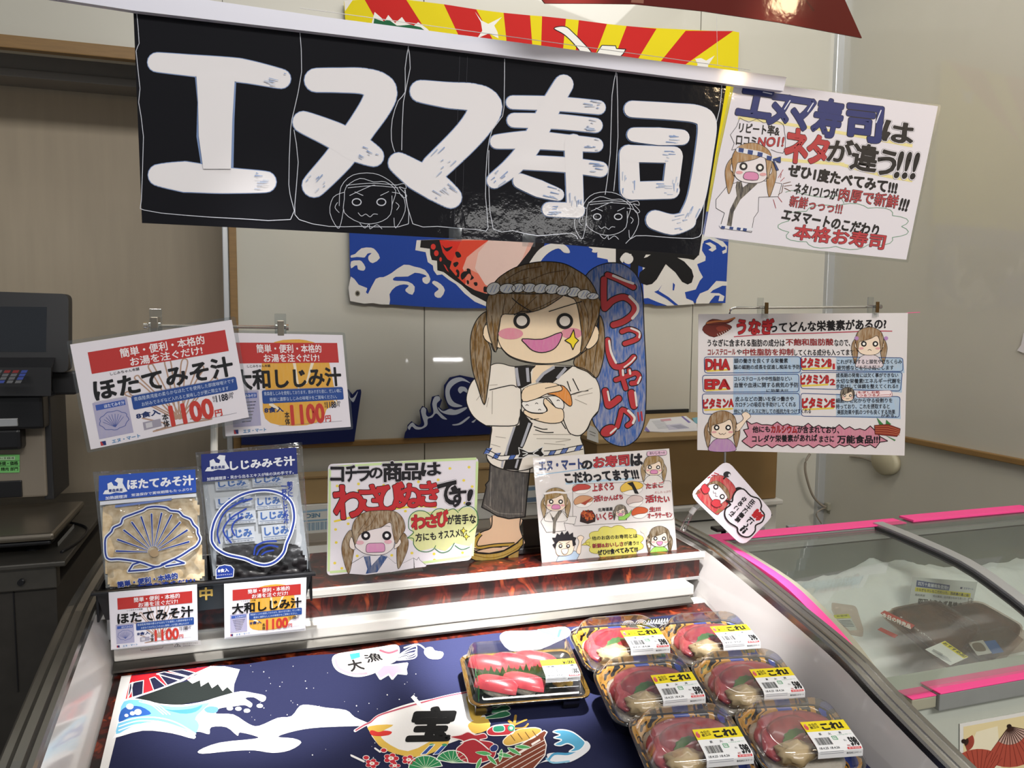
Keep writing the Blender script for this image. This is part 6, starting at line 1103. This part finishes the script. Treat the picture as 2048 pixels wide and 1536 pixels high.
price('small price card with orange clam shape on the right of the black tray', [(450, 1171), (610, 1158), (609.8, 1257), (450.5, 1275)], '大和しじみ汁', True, [(448, 1168), (613, 1155), (611, 1261), (449, 1278)])
s = Sheet(YP(1.467)); s.z(120, 1130, 5.69); s.slab([(1285, 880), (1600, 855), (1605, 905), (1290, 935)], '#e9e8e6', .0003); s.line([(1300, 930), (1330, 892), (1372, 925), (1300, 930)], 4, '#444444', 2, sm=0); s.text('!', (1333, 905), (1339, 905), (1333, 922), '#333333', 3, .03); s.text('ロードライン以上', (1400, 893), (1570, 880), (1400, 905), '#555555', 2); s.text('商品を置かない', (1400, 915), (1540, 905), (1400, 927), '#555555', 2)
s.line([(920, 950), (920, 970), (935, 975), (1160, 945), (1172, 935), (1172, 920)], 4, '#6b6966', 2, sm=0); s.text('この線より下に', (950, 955), (1110, 935), (952, 965), '#5a5856', 2)
s.build('warning_sticker', PAPER, case)
# soup packs
M['bag'] = clearmat('crinkled_bag', '#f6f8fa', .07, .10, .8, 55, .03, .5)
def pack(label, cor, Pn, puff):
    c = sum((Pn.hit(*p) for p in cor), V())/4; t = thing('soup_pack', label, 'soup pack', Pn.hit((cor[2][0]+cor[3][0])/2, (cor[2][1]+cor[3][1])/2), 'soup packs in the tray')
    n = 26; b = bmesh.new(); F = {}; B = {}
    for i in range(n+1):
        for j in range(n+1):
            u, w = i/n, j/n; px = (cor[0][0]*(1-u)+cor[1][0]*u)*(1-w)+(cor[3][0]*(1-u)+cor[2][0]*u)*w; py = (cor[0][1]*(1-u)+cor[1][1]*u)*(1-w)+(cor[3][1]*(1-u)+cor[2][1]*u)*w
            p = Pn.hit(px, py); h = puff*(min(1, 6*u*(1-u))*min(1, 6*w*(1-w)))+.0018*noise.noise(V((px*.07, py*.07, 0)))*min(1, 12*u*(1-u))
            F[i, j] = b.verts.new(p+Pn.n*(h+.001)); B[i, j] = F[i, j] if i in (0, n) or j in (0, n) else b.verts.new(p-Pn.n*(h*.9+.001))
    for i in range(n):
        for j in range(n):
            b.faces.new((F[i, j], F[i+1, j], F[i+1, j+1], F[i, j+1])).smooth = True
            try: b.faces.new((B[i, j], B[i, j+1], B[i+1, j+1], B[i+1, j])).smooth = True
            except ValueError: pass
    obj('clear_bag', b, M['bag'], t); return t
def backing(t, Pn, q, col):
    s = Sheet(Plane(Pn.p-Pn.n*.004, Pn.n)); s.z(180, 880, 3.49); s.slab(q, col, .0005); s.build('inner_bag', PAPER, t, label='pale inner bag')
def filling(t, Pn, z, pts, col, col2, sc, name, amp, seed):
    s = Sheet(Pn); s.z(*z); Q = spline([(x, y) for x, y in pts], 5, True); xs = [p.x for p in Q]; ys = [p.y for p in Q]; n = 44
    b = bmesh.new(); vv = {}
    from mathutils.geometry import intersect_point_tri_2d
    def inside(x, y):
        c = False
        for i in range(len(Q)):
            a, d = Q[i], Q[i-1]
            if (a.y > y) != (d.y > y) and x < (d.x-a.x)*(y-a.y)/(d.y-a.y)+a.x: c = not c
        return c
    for i in range(n+1):
        for j in range(n+1):
            x = min(xs)+(max(xs)-min(xs))*i/n; y = min(ys)+(max(ys)-min(ys))*j/n
            if inside(x, y):
                d, _ = noise.voronoi(V((x*sc, y*sc, seed))); vv[i, j] = b.verts.new(s.at(x, y)+Pn.n*(amp*(1-min(1, d[0]*1.3)**2)))
    for i in range(n):
        for j in range(n):
            k = [(i, j), (i+1, j), (i+1, j+1), (i, j+1)]
            if all(q in vv for q in k): b.faces.new([vv[q] for q in k]).smooth = True
    return obj(name, b, mat(name, col, .3, noise_amt=.3, scale=70, col2=col2, coat=.4), t)
def aomori(s, dx, dy):
    s.poly([(90+dx, 378+dy), (105+dx, 352+dy), (125+dx, 348+dy), (122+dx, 305+dy), (150+dx, 292+dy), (165+dx, 318+dy), (190+dx, 322+dy), (196+dx, 300+dy), (172+dx, 285+dy), (190+dx, 264+dy), (232+dx, 268+dy), (228+dx, 300+dy), (244+dx, 330+dy), (262+dx, 358+dy), (225+dx, 368+dy), (180+dx, 366+dy), (140+dx, 378+dy)], '#e9ecf2', 4); s.text('青森県産', (130+dx, 344+dy), (228+dx, 336+dy), (131+dx, 366+dy), '#1d357f', 5, .03)
BL_ = '#20398f'
def dbl(s, P, w, l, sm=4): s.line(P, w+16, '#dfe3ea', l, sm=sm); s.line(P, w, BL_, l+1.5, sm=sm)
PA_ = lean(300, 1165, 1.475, 9); t = pack('scallop miso soup pack with light blue header in the black tray', [(186, 944), (403, 932), (417, 1170), (212, 1180)], PA_, .006)
Z_ = (180, 880, 3.49)
backing(t, PA_, [(66, 420), (745, 372), (800, 1000), (110, 1030)], '#dcd8cc')
filling(t, Plane(PA_.p+PA_.n*.002, PA_.n), Z_, [(85, 470), (300, 440), (730, 400), (765, 600), (795, 800), (805, 960), (600, 1000), (300, 1020), (130, 1020), (100, 800)], '#e8d6b6', '#b89a6c', .0085, 'scallop_filling', .004, 1.5)
s = Sheet(Plane(PA_.p+PA_.n*.0085, PA_.n)); s.z(*Z_)
s.slab([(62, 250), (735, 205), (742, 365), (60, 425)], '#2450b4', .0003); aomori(s, 0, 0); s.text('ほたてみそ汁', (262, 278), (720, 245), (264, 345), '#eef0f6', 4, .045)
s.text('加熱調理済', (108, 395), (260, 380), (109, 418), '#dfe4f2', 4, .02); s.text('常温保存で賞味期限もたっぷり!!', (290, 375), (710, 332), (291, 395), '#dfe4f2', 4, .02)
s.poly([(175, 455), (570, 405), (570, 420), (176, 472)], '#6a7fb8', 2)
s.poly([(70, 430), (740, 372), (742, 395), (70, 455)], '#d7dae2', 1)
SH = [(105, 720), (112, 680), (150, 640), (165, 610), (215, 585), (232, 545), (290, 520), (370, 490), (400, 472), (460, 464), (530, 472), (562, 492), (620, 500), (650, 530), (700, 552), (722, 590), (750, 618), (752, 650), (768, 690), (745, 735), (700, 765), (630, 810), (545, 852), (460, 885), (350, 852), (210, 832), (135, 832), (110, 800)]
dbl(s, SH+[SH[0]], 12, 3); dbl(s, [(350, 852), (300, 868), (270, 915), (400, 905), (460, 885)], 11, 3, 0); dbl(s, [(500, 868), (585, 832), (658, 858), (530, 880)], 11, 3, 0)
for x, y in ((185, 775), (195, 695), (238, 630), (293, 575), (358, 537), (430, 518), (500, 512), (568, 525), (628, 575), (678, 630), (690, 710)): s.line([(440+(x-440)*.16, 782+(y-782)*.16), (x, y)], [9, 18], '#dfe3ea', 3, sm=0); s.line([(440+(x-440)*.16, 782+(y-782)*.16), (x, y)], [4, 12], BL_, 5, sm=0)
s.disc(448, 790, 32, 26, '#a89070', 6)
s.text('簡単・便利・本格的', (190, 990), (608, 925), (196, 1030), '#e9ecf4', 4, .09); s.text('簡単・便利・本格的', (190, 990), (608, 925), (196, 1030), BL_, 6, .05); s.text('お湯を注ぐだけ!', (330, 1010), (730, 965), (333, 1035), BL_, 5, .05)
s.build('printed_film', LAM, t, label='blue printing of a scallop shell on the film')
PB2 = lean(520, 1150, 1.502, 7); t = pack('clam miso soup pack with dark blue header and dark clams in the black tray', [(391, 905), (604, 884), (622, 1146), (424, 1160)], PB2, .008)
backing(t, PB2, [(785, 290), (1452, 235), (1530, 900), (860, 950)], '#d6d8da')
filling(t, Plane(PB2.p+PB2.n*.002, PB2.n), Z_, [(880, 800), (960, 740), (1150, 720), (1400, 720), (1480, 760), (1520, 930), (1300, 960), (1000, 980), (880, 960)], '#2d2a2c', '#0d0c0e', .02, 'clam_filling', .0035, 3.5)
for k, (a, b_, c) in enumerate((((870, 285), (1105, 268), (880, 355)), ((1130, 250), (1345, 235), (1135, 330)), ((870, 405), (1120, 385), (880, 480)), ((1150, 395), (1340, 380), (1155, 490)), ((950, 505), (1155, 490), (955, 590)), ((1170, 495), (1385, 480), (1175, 590)), ((930, 620), (1145, 600), (940, 725)), ((1195, 600), (1400, 580), (1205, 705)))):
    s = Sheet(Plane(PB2.p+PB2.n*(.004+.0004*(k % 3)), PB2.n)); s.z(*Z_); d = (b_[0]+c[0]-a[0], b_[1]+c[1]-a[1]); s.slab([a, b_, d, c], '#d3d6dc', .0004)
    L = lambda u, w: (a[0]+(b_[0]-a[0])*u+(c[0]-a[0])*w, a[1]+(b_[1]-a[1])*u+(c[1]-a[1])*w)
    s.text('しじみ', L(.1, .15), L(.9, .15), L(.1, .65), '#3566b0', 2, .05); s.line([L(.05, .76), L(.95, .76)], 3, '#5a77a8', 2, sm=0, cap=0); s.text('MSG無添加味噌汁', L(.08, .84), L(.92, .84), L(.08, .95), '#5a6478', 2); s.build('soup_sachet', LAM, t, label='small white sachet with blue letters')
s = Sheet(Plane(PB2.p+PB2.n*.0105, PB2.n)); s.z(*Z_)
s.slab([(775, 100), (1440, 52), (1450, 237), (778, 293)], '#1a2a78', .0003); aomori(s, 713, -160); s.text('しじみみそ汁', (978, 148), (1425, 112), (982, 210), '#eef0f6', 4, .045); s.text('加熱調理済・貝から出るエキスが味の決め手です。', (815, 262), (1420, 212), (817, 285), '#dfe4f2', 4, .02)
SB = [(850, 640), (872, 560), (930, 470), (1030, 395), (1140, 358), (1250, 352), (1350, 382), (1408, 440), (1425, 540), (1405, 640), (1372, 720), (1350, 790), (1290, 850), (1220, 872), (1150, 858), (1080, 828), (960, 800), (895, 765), (866, 735), (850, 700)]
dbl(s, SB+[SB[0]], 14, 3)
for P in ([(905, 720), (890, 640), (930, 520), (1030, 440), (1130, 410)], [(985, 715), (940, 660), (935, 610), (990, 540), (1090, 480)], [(1010, 665), (990, 620), (1010, 570), (1060, 535)], [(1145, 800), (1160, 740), (1230, 708), (1300, 706)], [(1165, 800), (1190, 760), (1250, 735), (1310, 745)], [(1200, 800), (1230, 780), (1280, 770)]): s.line(P, 12, BL_, 4)
s.text('朝\n夕\nに', (1375, 290), (1410, 290), (1382, 395), BL_, 6, .04); s.text('一\n杯\nの\nし\nじ\nみ\n汁', (1335, 320), (1372, 320), (1352, 580), BL_, 6, .04)
s.blob([(880, 905), (900, 880), (940, 870), (985, 878), (1005, 900), (1000, 955), (880, 968)], BL_, '#dfe3ea', 5, 4, sm=0); s.text('8食入', (893, 900), (968, 893), (894, 925), '#e9ecf4', 6, .03); s.text('しじみエキス入り', (885, 938), (990, 930), (886, 948), '#e9ecf4', 6)
s.build('printed_film', LAM, t, label='blue printing of a clam shell on the film')
# ================================================================== sushi packs on the cloth
M['tray'] = mat('black_tray', '#121214', .18, coat=.5)
def patmat():
    m = mat('tray_pattern', '#111111', .2, coat=.5); N, L = nt(m); b = N['Principled BSDF']
    t = N.new('ShaderNodeTexCoord'); n = N.new('ShaderNodeTexNoise'); n.inputs['Scale'].default_value = 22; n.inputs['Detail'].default_value = 2; n.inputs['Distortion'].default_value = .6
    L.new(t.outputs['Object'], n.inputs['Vector']); r = N.new('ShaderNodeValToRGB'); r.color_ramp.interpolation = 'CONSTANT'; e = r.color_ramp.elements
    e[0].color = (*lin('#2443a8'), 1); e[1].position = .40; e[1].color = (*lin('#121216'), 1)
    for p, c in ((.47, '#d09a3c'), (.57, '#141416'), (.61, '#c08a34'), (.65, '#2a48a8')): k = e.new(p); k.color = (*lin(c), 1)
    L.new(n.outputs['Fac'], r.inputs[0]); L.new(r.outputs[0], b.inputs['Base Color']); return m
M['pattern'] = patmat(); M['lid'] = clearmat('clear_lid', '#fafafa', .06, .05, grazing=.85)
M['tuna'] = mat('tuna', '#a8393f', .3, noise_amt=.2, scale=90, stretch=(1, .3, 1), coat=.4, col2='#8a2b35'); M['tuna2'] = mat('tuna_pale', '#b9555a', .3, noise_amt=.2, scale=90, coat=.4, col2='#9c3a42')
M['ginger'] = mat('pickled_ginger', '#d8bf92', .3, noise_amt=.2, scale=50, coat=.5); M['leaf'] = mat('shiso_green', '#3f6b2c', .4, noise_amt=.4, scale=60); M['rice'] = mat('rice', '#d9d2c4', .5, bump=.8, scale=160)
M['baran'] = mat('baran_plastic', '#2e9a4a', .25, coat=.4); M['wpk'] = mat('wasabi_wrap', '#2f8f52', .3, coat=.4); M['gold'] = mat('gold_rim', '#b08a40', .25, metal=.6, noise_amt=.6, scale=40)
def ring(w, d, r, z, n=5): return [V((x, y, z)) for x, y in rrect(w, d, r, n)]
def ell(c, r, n=1, amp=0, sc=30, seed=0, rot=0):
    b = bmesh.new(); bmesh.ops.create_icosphere(b, subdivisions=3, radius=1)
    for v in b.verts:
        k = 1+amp*noise.noise(v.co*sc+V((seed, 0, 0))); p = V((v.co.x*r[0]*k, v.co.y*r[1]*k, v.co.z*r[2]*k)); p.rotate(Matrix.Rotation(rot, 3, 'Z')); v.co = p+V(c)
    for f in b.faces: f.smooth = True
    return b
def slice_(c, L, w, h, rot, bend):
    b = bmesh.new(); vv = []; n = 12
    for i in range(n+1):
        u = i/n*2-1; ww = w*(1-abs(u)**3.5)**.6+.001
        row = []
        for j in range(7):
            a = j/6*2-1; z = h*(1-a*a*.6)+bend*(1-u*u)+.0012*noise.noise(V((u*3, a*2, c[0]*90))); p = V((u*L, a*ww, z)); p.rotate(Matrix.Rotation(rot, 3, 'Z')); row.append(b.verts.new(p+V(c)))
        vv.append(row)
    for i in range(n):
        for j in range(6): b.faces.new((vv[i][j], vv[i+1][j], vv[i+1][j+1], vv[i][j+1])).smooth = True
    r = bmesh.ops.extrude_face_region(b, geom=list(b.faces)); bmesh.ops.translate(b, verts=[v for v in r['geom'] if isinstance(v, bmesh.types.BMVert)], vec=(0, 0, -.004)); return b
def price_label(par, name, x0, y0, W, prof, head, mid, price, curve=.0):
    """printed label 300x260 units stuck over the lid: prof maps distance from the top edge to (y, z)"""
    s = Sheet(ZP(0)); k = W/300
    def loc(x, y, l):
        d = y*k; acc = 0
        for (ya, za), (yb, zb) in zip(prof, prof[1:]):
            seg = math.hypot(yb-ya, zb-za)
            if d <= acc+seg or (yb, zb) == prof[-1]:
                f = (d-acc)/seg; ny, nz = -(zb-za)/seg, (yb-ya)/seg
                if nz < 0: ny, nz = -ny, -nz
                return (x0+x*k, ya+(yb-ya)*f+ny*(l*LAY+.0006), za+(zb-za)*f+nz*(l*LAY+.0006))
            acc += seg
    s.loc = loc
    for j in range(13): s.add([(0, 20*j), (300, 20*j), (300, 20*j+20), (0, 20*j+20)], '#e9eaec' if j > 3 else '#ecd822', 0)
    s.c = s.c; head(s); mid(s)
    random.seed(3); x = 22
    while x < 122: w = random.choice((2, 3, 5)); s.poly([(x, 128), (x+w, 128), (x+w, 158), (x, 158)], '#1c1c1e', 1); s.poly([(x, 158), (x+w, 158), (x+w, 182), (x, 182)], '#1c1c1e', 1); x += w+random.choice((2, 3, 4))
    s.line([(142, 122), (172, 122), (172, 148), (142, 148), (142, 122)], 4, '#2f9a5a', 1, sm=0); s.text('プラ', (146, 128), (168, 128), (146, 142), '#2f9a5a', 2, .03)
    s.text('18.4.25', (18, 196), (76, 196), (18, 208), '#303238', 1, .02); s.text('18.4.26', (90, 196), (150, 196), (90, 208), '#303238', 1, .02); s.text('税込', (205, 150), (222, 150), (205, 164), '#44464c', 1)
    s.text('税抜', (205, 190), (226, 190), (205, 200), '#b03038', 1); s.text(price, (238, 140), (290, 140), (238, 196), '#1a1a1c', 2, .05); s.poly([(200, 204), (292, 204), (292, 217), (200, 217)], '#cf3038', 1); s.text('本体価格', (206, 206), (284, 206), (206, 215), '#f0e4e4', 2)
    for q in (220, 232): s.line([(14, q), (170, q)], 3, '#8c9098', 1, sm=0, cap=0)
    s.text('株式会社エヌマート', (190, 230), (290, 230), (190, 242), '#33363c', 1, .02); s.text('100g当り', (185, 112), (285, 108), (185, 120), '#6fae8c', 1)
    s.build(name, PAPER, par, label='price label with yellow top')
def donburi():
    w, d = .077, .0615
    t = thing('tuna_bowl_pack', '', 'sushi pack', group='tuna bowl packs in the case')
    obj('tray', loft(bmesh.new(), [ring(w*.74, d*.72, .022, .0), ring(w*.80, d*.78, .024, .002), ring(w*.93, d*.92, .026, .030), ring(w*1.0, d*1.0, .028, .033), ring(w*1.0, d*1.0, .028, .0355), ring(w*.95, d*.94, .026, .0357)], cap1=False), M['tray'], t)
    obj('tray_lining', loft(bmesh.new(), [ring(w*.95, d*.94, .026, .0358), ring(w*.91, d*.89, .025, .0345), ring(w*.88, d*.86, .025, .028), ring(w*.78, d*.76, .022, .012)], cap0=False), M['pattern'], t)
    obj('rice', loft(bmesh.new(), [ring(w*.74, d*.72, .022, .014), ring(w*.76, d*.74, .024, .024), ring(w*.6, d*.58, .02, .030)]), M['rice'], t)
    for k, (x, y, L, ww, r, bd) in enumerate(((-.030, .014, .036, .020, .6, .004), (-.006, .026, .046, .019, .12, .005), (.030, .020, .034, .022, -.35, .004), (-.040, -.008, .030, .018, 1.15, .003), (-.008, .008, .040, .021, .25, .007), (.022, -.002, .038, .020, -.2, .006))):
        obj('tuna_slice', slice_((x, y, .033+.0018*k), L, ww, .003, r, bd), M['tuna'] if k % 2 == 0 else M['tuna2'], t)
    b = bmesh.new(); P = []
    for k in range(24): a = 6.283*k/24; rr = 1+.12*(k % 2); P.append(V((-.012+.020*rr*math.cos(a), -.012+.014*rr*math.sin(a)+.004*math.cos(a), .046+.006*math.sin(a))))
    extr(b, P, V((0, 0, .0008))); obj('shiso_leaf', b, M['leaf'], t)
    b = bmesh.new(); extr(b, [V((.002, -.008, .049)), V((.014, .010, .056)), V((.010, -.008, .048))], V((0, .001, .0006))); obj('shiso_tip', b, M['leaf'], t)
    gb = ell((-.024, -.031, .045), (.026, .019, .013), 1, .55, 2.9, 2); obj('pickled_ginger', gb, M['ginger'], t)
    b = bmesh.new(); box(b, .040, .062, -.036, -.018, .036, .041, .002); obj('wasabi_packet', b, M['wpk'], t)
    obj('lid', loft(bmesh.new(), [ring(w*1.01, d*1.01, .029, .0362), ring(w*1.0, d*1.0, .028, .0385), ring(w*.94, d*.93, .026, .0395), ring(w*.90, d*.89, .026, .043), ring(w*.83, d*.81, .025, .060), ring(w*.78, d*.75, .023, .0645), ring(w*.74, d*.70, .021, .0655)], cap0=False), M['lid'], t)
    prof = [(.000, .0662), (-.043, .0662), (-.0475, .0640), (-.0520, .053), (-.056, .043)]
    def head(s):
        s.disc(18, 45, 13, 20, '#cf5a5a', 1); s.poly([(8, 22), (28, 18), (24, 36)], '#d88080', 2); s.text('今日の\n献立は', (40, 20), (100, 12), (44, 60), '#3a2c14', 1, .02); s.text('これ!', (120, 22), (262, 14), (122, 72), '#16130c', 2, .06)
    def mid(s): s.text('鉄', (70, 92), (88, 92), (70, 110), '#3c3e46', 1, .02); s.text('火', (132, 92), (152, 92), (132, 110), '#3c3e46', 1, .02); s.text('丼', (205, 90), (224, 90), (205, 108), '#3c3e46', 1, .02)
    price_label(t, 'price_label', -.006, 0, .066, prof, head, mid, '598')
    return t
def dup(r, label):
    o = r.copy(); COL.objects.link(o); o['label'] = label
    for ch in list(r.children):
        c = ch.copy(); COL.objects.link(c); c.parent = o
        for g in list(ch.children):
            q = g.copy(); COL.objects.link(q); q.parent = c
    return o
TILT = math.atan(DSL)
def seat(o, x, y, yaw, lift=0, tilt=0, roll=0, sc=1.15):
    o.scale = (sc, sc, sc)
    n = V((0, -DSL, 1)).normalized(); R = Matrix.Rotation(TILT+math.radians(tilt), 3, 'X') @ Matrix.Rotation(math.radians(roll), 3, 'Y') @ Matrix.Rotation(math.radians(yaw), 3, 'Z')
    o.location = V((x, y, dz(y)+.0085))+n*lift; o.rotation_euler = R.to_euler()
d0 = donburi(); first = True
for (x, y, yaw, tl, lift, lab) in ((.634, 1.288, -5, 0, 0, 'tuna bowl pack in the bright light, back left of the six'), (.811, 1.266, -5, 0, 0, 'tuna bowl pack at the back right, nearest the ledge corner'), (.622, 1.156, -4, 6, .009, 'tuna bowl pack in the middle of the left column'),
                            (.801, 1.134, -6, 6, .009, 'tuna bowl pack in the middle of the right column by the white side panel'), (.624, 1.024, -6, 6, .009, 'front left tuna bowl pack nearest the blue wave on the cloth'), (.803, 1.001, -7, 6, .009, 'front right tuna bowl pack, nearest the front of the case')):
    o = d0 if first else dup(d0, lab); d0['label'] = d0['label'] or lab; first = False; seat(o, x, y, yaw, lift, tl)
# nigiri pack
w, d = .100, .066
t = thing('nigiri_pack', 'long clear pack of tuna nigiri with green plastic grass', 'sushi pack')
obj('tray', loft(bmesh.new(), [ring(w*.86, d*.82, .008, .014), ring(w*.88, d*.85, .010, .016), ring(w*.93, d*.92, .014, .024), ring(w*1.0, d*1.0, .018, .026), ring(w*1.0, d*1.0, .018, .028)], cap1=False), M['tray'], t)
obj('tray_floor', loft(bmesh.new(), [ring(w*.93, d*.92, .012, .0245), ring(w*.84, d*.80, .008, .018)], cap0=False), M['tray'], t); obj('gold_rim', loft(bmesh.new(), [ring(w*1.0, d*1.0, .018, .0282), ring(w*.93, d*.92, .014, .0272)], cap0=False, cap1=False), M['gold'], t)
for x in (-.075, .07): b = bmesh.new(); box(b, x-.014, x+.014, -.054, -.030, 0, .0165, .003); box(b, x-.014, x+.014, .03, .054, 0, .0165, .003) if 0 else None; obj('foot', b, M['tray'], t)
for x in (-.075, .07): b = bmesh.new(); box(b, x-.014, x+.014, .030, .054, 0, .0165, .003); obj('foot', b, M['tray'], t)
def sushi(x, y, rot):
    b = ell((x, y, .031), (.027, .016, .014), 1, .12, 6, x*50, rot); r = obj('nigiri', b, M['rice'], t, label='rice ball topped with raw tuna')
    b = bmesh.new(); vv = []; n = 14
    for i in range(n+1):
        u = i/n*2-1; row = []
        for j in range(9):
            a = (j/8*2-1)*1.25; p = V((u*.035, .0195*math.sin(a)*(1-.3*abs(u)**4), .0315+.0185*math.cos(a)*(1-.45*abs(u)**3))); p.rotate(Matrix.Rotation(rot, 3, 'Z')); row.append(b.verts.new(p+V((x, y, 0))))
        vv.append(row)
    for i in range(n):
        for j in range(8): b.faces.new((vv[i][j], vv[i+1][j], vv[i+1][j+1], vv[i][j+1])).smooth = True
    o = obj('tuna_topping', b, M['tuna'], r); 
for x, y, r in ((-.052, -.030, -.42), (-.006, -.028, -.42), (-.054, .024, -.35), (-.014, .026, -.35), (.026, .028, -.35)): sushi(x, y, r)
b = bmesh.new(); P = [V((-.082, -.001, .019))]
for k in range(16): P += [V((-.082+.158*k/16+.002, -.001, .036)), V((-.082+.158*(k+.5)/16, -.001, .047+.003*(k % 3)))]
P += [V((.076, -.001, .034)), V((.076, -.001, .019))]; extr(b, P, V((0, .0006, 0))); obj('plastic_grass', b, M['baran'], t)
b = bmesh.new(); P = [V((-.083, -.045, .019)), V((-.083, -.04, .045)), V((-.083, -.03, .038)), V((-.083, -.02, .050)), V((-.083, -.01, .040)), V((-.083, .0, .05)), V((-.083, .002, .019))]; extr(b, P, V((.0006, 0, 0))); obj('plastic_grass', b, M['baran'], t)
obj('pickled_ginger', ell((.060, -.020, .033), (.018, .018, .012), 1, .35, 2.3, 4), mat('yellow_ginger', '#e0bd55', .3, coat=.5), t)
obj('lid', loft(bmesh.new(), [ring(w*1.01, d*1.01, .019, .0288), ring(w*.99, d*.98, .018, .031), ring(w*.92, d*.90, .014, .032), ring(w*.87, d*.83, .012, .058), ring(w*.84, d*.79, .010, .062), ring(w*.82, d*.77, .008, .063)], cap0=False), M['lid'], t)
prof = [(-.012, .0636), (-.0505, .0636), (-.0530, .0612), (-.0575, .034), (-.062, .030)]
price_label(t, 'price_label', .022, 0, .058, prof, lambda s: s.text('¥1000', (190, 30), (285, 26), (190, 72), '#1a160c', 2, .05), lambda s: (s.text('特選にぎり5貫', (30, 86), (275, 84), (30, 104), '#2a2c33', 1, .02), s.text('まぐろ・あかみ(国内産)・たまご・がり', (20, 110), (180, 110), (20, 118), '#55585f', 1)), '1000')
seat(t, .432, 1.262, -6, sc=1.06)
